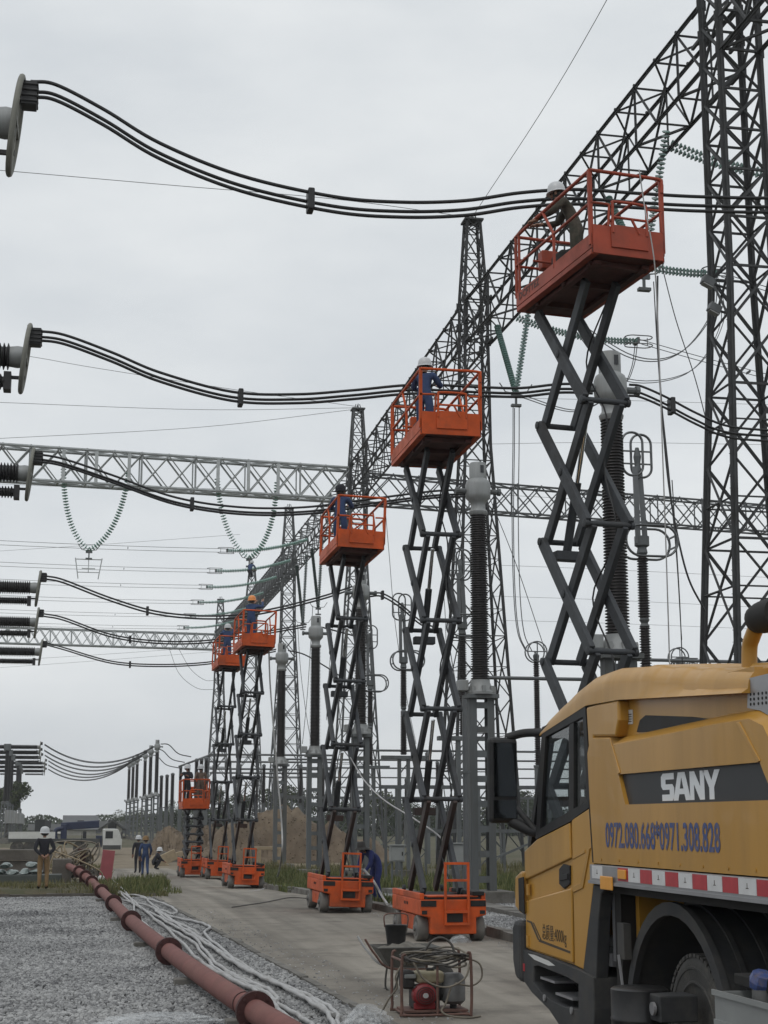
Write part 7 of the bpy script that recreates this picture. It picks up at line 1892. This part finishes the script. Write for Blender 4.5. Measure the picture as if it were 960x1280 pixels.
house('pale low wall-like building behind the stacked beams', 22, 76, 1040, 1062, 200, 'wall_plaster', 'wall_plaster', False, 1042)

# ================================================================== trees
def tree(label, u, Yk, vtop, wpx, seed, leaf='leaf_dark', nleaf=2600):
    base = aty(u, 1040, Yk); z0 = ground_z(Yk); H = aty(u, vtop, Yk).z - z0; W = wpx * Yk / 1922
    t = thing('tree', label, 'tree', (base.x, Yk, z0), 0, 'trees beyond the switchyard')
    rr = random.Random(seed); rg = np.random.default_rng(seed)
    b = MB(); tr_ = [Vector((0, 0, -0.3)), Vector((rr.uniform(-.1, .1), 0, H * .25)), Vector((rr.uniform(-.3, .3), 0, H * .5)), Vector((rr.uniform(-.4, .4), 0, H * .8))]
    b.tube(tr_, [H * .03, H * .024, H * .017, H * .006], 8)
    C_ = []
    for k in range(9):
        a = 6.28 * k / 9 + rr.uniform(-.3, .3); zz = H * rr.uniform(.3, .72); L = W * .5 * rr.uniform(.5, .95) * (1.15 - abs(zz / H - .5))
        e = Vector((L * math.cos(a), L * math.sin(a), zz + H * rr.uniform(.06, .2)))
        b.tube([Vector((0, 0, zz)), e * .5 + Vector((0, 0, zz * .5)), e], [H * .011, H * .008, H * .003], 5); C_.append((e, W * rr.uniform(.16, .28)))
    b.build('trunk', 'bark', t, smooth=60, kind='stuff')
    for k in range(7): C_.append((Vector((rr.uniform(-.28, .28) * W, rr.uniform(-.28, .28) * W, H * rr.uniform(.5, .9))), W * rr.uniform(.15, .26)))
    V = []; F = []
    per = nleaf // len(C_)
    for c, r_ in C_:
        d = rg.normal(size=(per, 3)); d /= np.linalg.norm(d, axis=1)[:, None]; d *= (rg.uniform(0.25, 1, per) ** 0.5)[:, None] * r_ * np.array([1, 1, .75])
        P = d + np.array(c)[None]
        s = rg.uniform(.5, 1.1, per) * max(0.16, H * .028); A = rg.normal(size=(per, 3)); A /= np.linalg.norm(A, axis=1)[:, None]
        B = np.cross(A, rg.normal(size=(per, 3))); B /= np.linalg.norm(B, axis=1)[:, None]
        for i in range(per):
            q = len(V); V += [tuple(P[i] - A[i] * s[i]), tuple(P[i] + B[i] * s[i] * .6), tuple(P[i] + A[i] * s[i]), tuple(P[i] - B[i] * s[i] * .6)]; F.append((q, q + 1, q + 2, q + 3))
    me = bpy.data.meshes.new('crown'); me.from_pydata(V, [], F); me.materials.append(M[leaf]); me.update()
    link('crown', me, t, kind='stuff')
TL = [(8, 210, 966, 46, 'dark tree at the left edge behind the far breakers'), (-22, 230, 975, 50, 'dark tree cut by the left edge of the frame'),
      (205, 270, 1010, 40, 'low dark tree behind the six far posts'), (228, 285, 1004, 44, 'round dark tree behind the lowest cage'),
      (262, 260, 982, 42, 'dark tree showing between the lowest cage and the fifth lift'), (300, 265, 990, 44, 'tree half hidden by the fourth lift arms'),
      (348, 230, 978, 50, 'dark tree above the large earth heap'), (378, 240, 985, 40, 'tree right of the fifth post'),
      (420, 235, 996, 52, 'tree behind the third lift arms'), (478, 210, 985, 46, 'dark tree left of the second lift arms'),
      (505, 225, 1000, 50, 'low tree behind the disconnector post'), (548, 250, 1003, 50, 'low tree seen through the second lift arms'),
      (625, 215, 992, 50, 'dark tree just left of the truck mirror'), (655, 240, 985, 44, 'dark tree seen beside the truck window pillar'),
      (690, 230, 990, 60, 'tree hidden behind the truck cab'), (165, 330, 1012, 40, 'distant low tree behind the farthest post'),
      (445, 300, 1008, 60, 'far pale tree beyond the third lift'), (590, 290, 1006, 60, 'far tree behind the bulb headed post')]
for k, (u, Yk, vt, w, lab) in enumerate(TL): tree(lab, u, Yk, vt, w, 100 + k, 'leaf_dark' if k % 3 else 'leaf_mid')
def thicket(name, label, x0, x1, y0, y1, h0, h1, n, seed):
    rg = np.random.default_rng(seed); X = rg.uniform(x0, x1, n); Yv = rg.uniform(y0, y1, n)
    top = h0 + (h1 - h0) * (0.5 + 0.5 * np.sin(X * 0.35 + seed) * np.cos(X * 0.13)); Z = rg.uniform(0, 1, n) * top - 0.4
    A = rg.normal(size=(n, 3)); A /= np.linalg.norm(A, axis=1)[:, None]; B = np.cross(A, rg.normal(size=(n, 3))); B /= np.linalg.norm(B, axis=1)[:, None]
    s = rg.uniform(.22, .5, n)[:, None]; P = np.stack([X, Yv, Z], 1)
    V = np.stack([P - A * s, P + B * s * .6, P + A * s, P - B * s * .6], 1).reshape(-1, 3)
    me = bpy.data.meshes.new(name); me.from_pydata(V.tolist(), [], [(4 * i, 4 * i + 1, 4 * i + 2, 4 * i + 3) for i in range(n)]); me.materials.append(M['leaf_dark']); me.update()
    tag(link(name, me), label, 'undergrowth', None, 'stuff')
thicket('undergrowth', 'dark belt of bushes along the far edge of the switchyard', 20, 150, 255, 275, 2.2, 4.6, 26000, 3)
thicket('undergrowth', 'distant low green belt along the horizon at left', -60, 40, 380, 400, 2.5, 4.5, 12000, 5)

# ================================================================== damp grey air over the whole yard
hz = MB().bb((-760, -70, -1.5), (960, 1060, 46)).build('haze', 'precast')
hz.data.materials.clear()
mh = bpy.data.materials.new('haze'); mh.use_nodes = True
nn, ll = mh.node_tree.nodes, mh.node_tree.links
nn.clear()
oo = nn.new('ShaderNodeOutputMaterial'); pv = nn.new('ShaderNodeVolumePrincipled')
pv.inputs['Color'].default_value = (0.985, 0.99, 1.0, 1); pv.inputs['Density'].default_value = 0.00032; pv.inputs['Anisotropy'].default_value = 0.2
ll.new(pv.outputs[0], oo.inputs['Volume'])
hz.data.materials.append(mh)
tag(hz, 'thin grey haze hanging over the whole switchyard', 'haze', None, 'stuff')
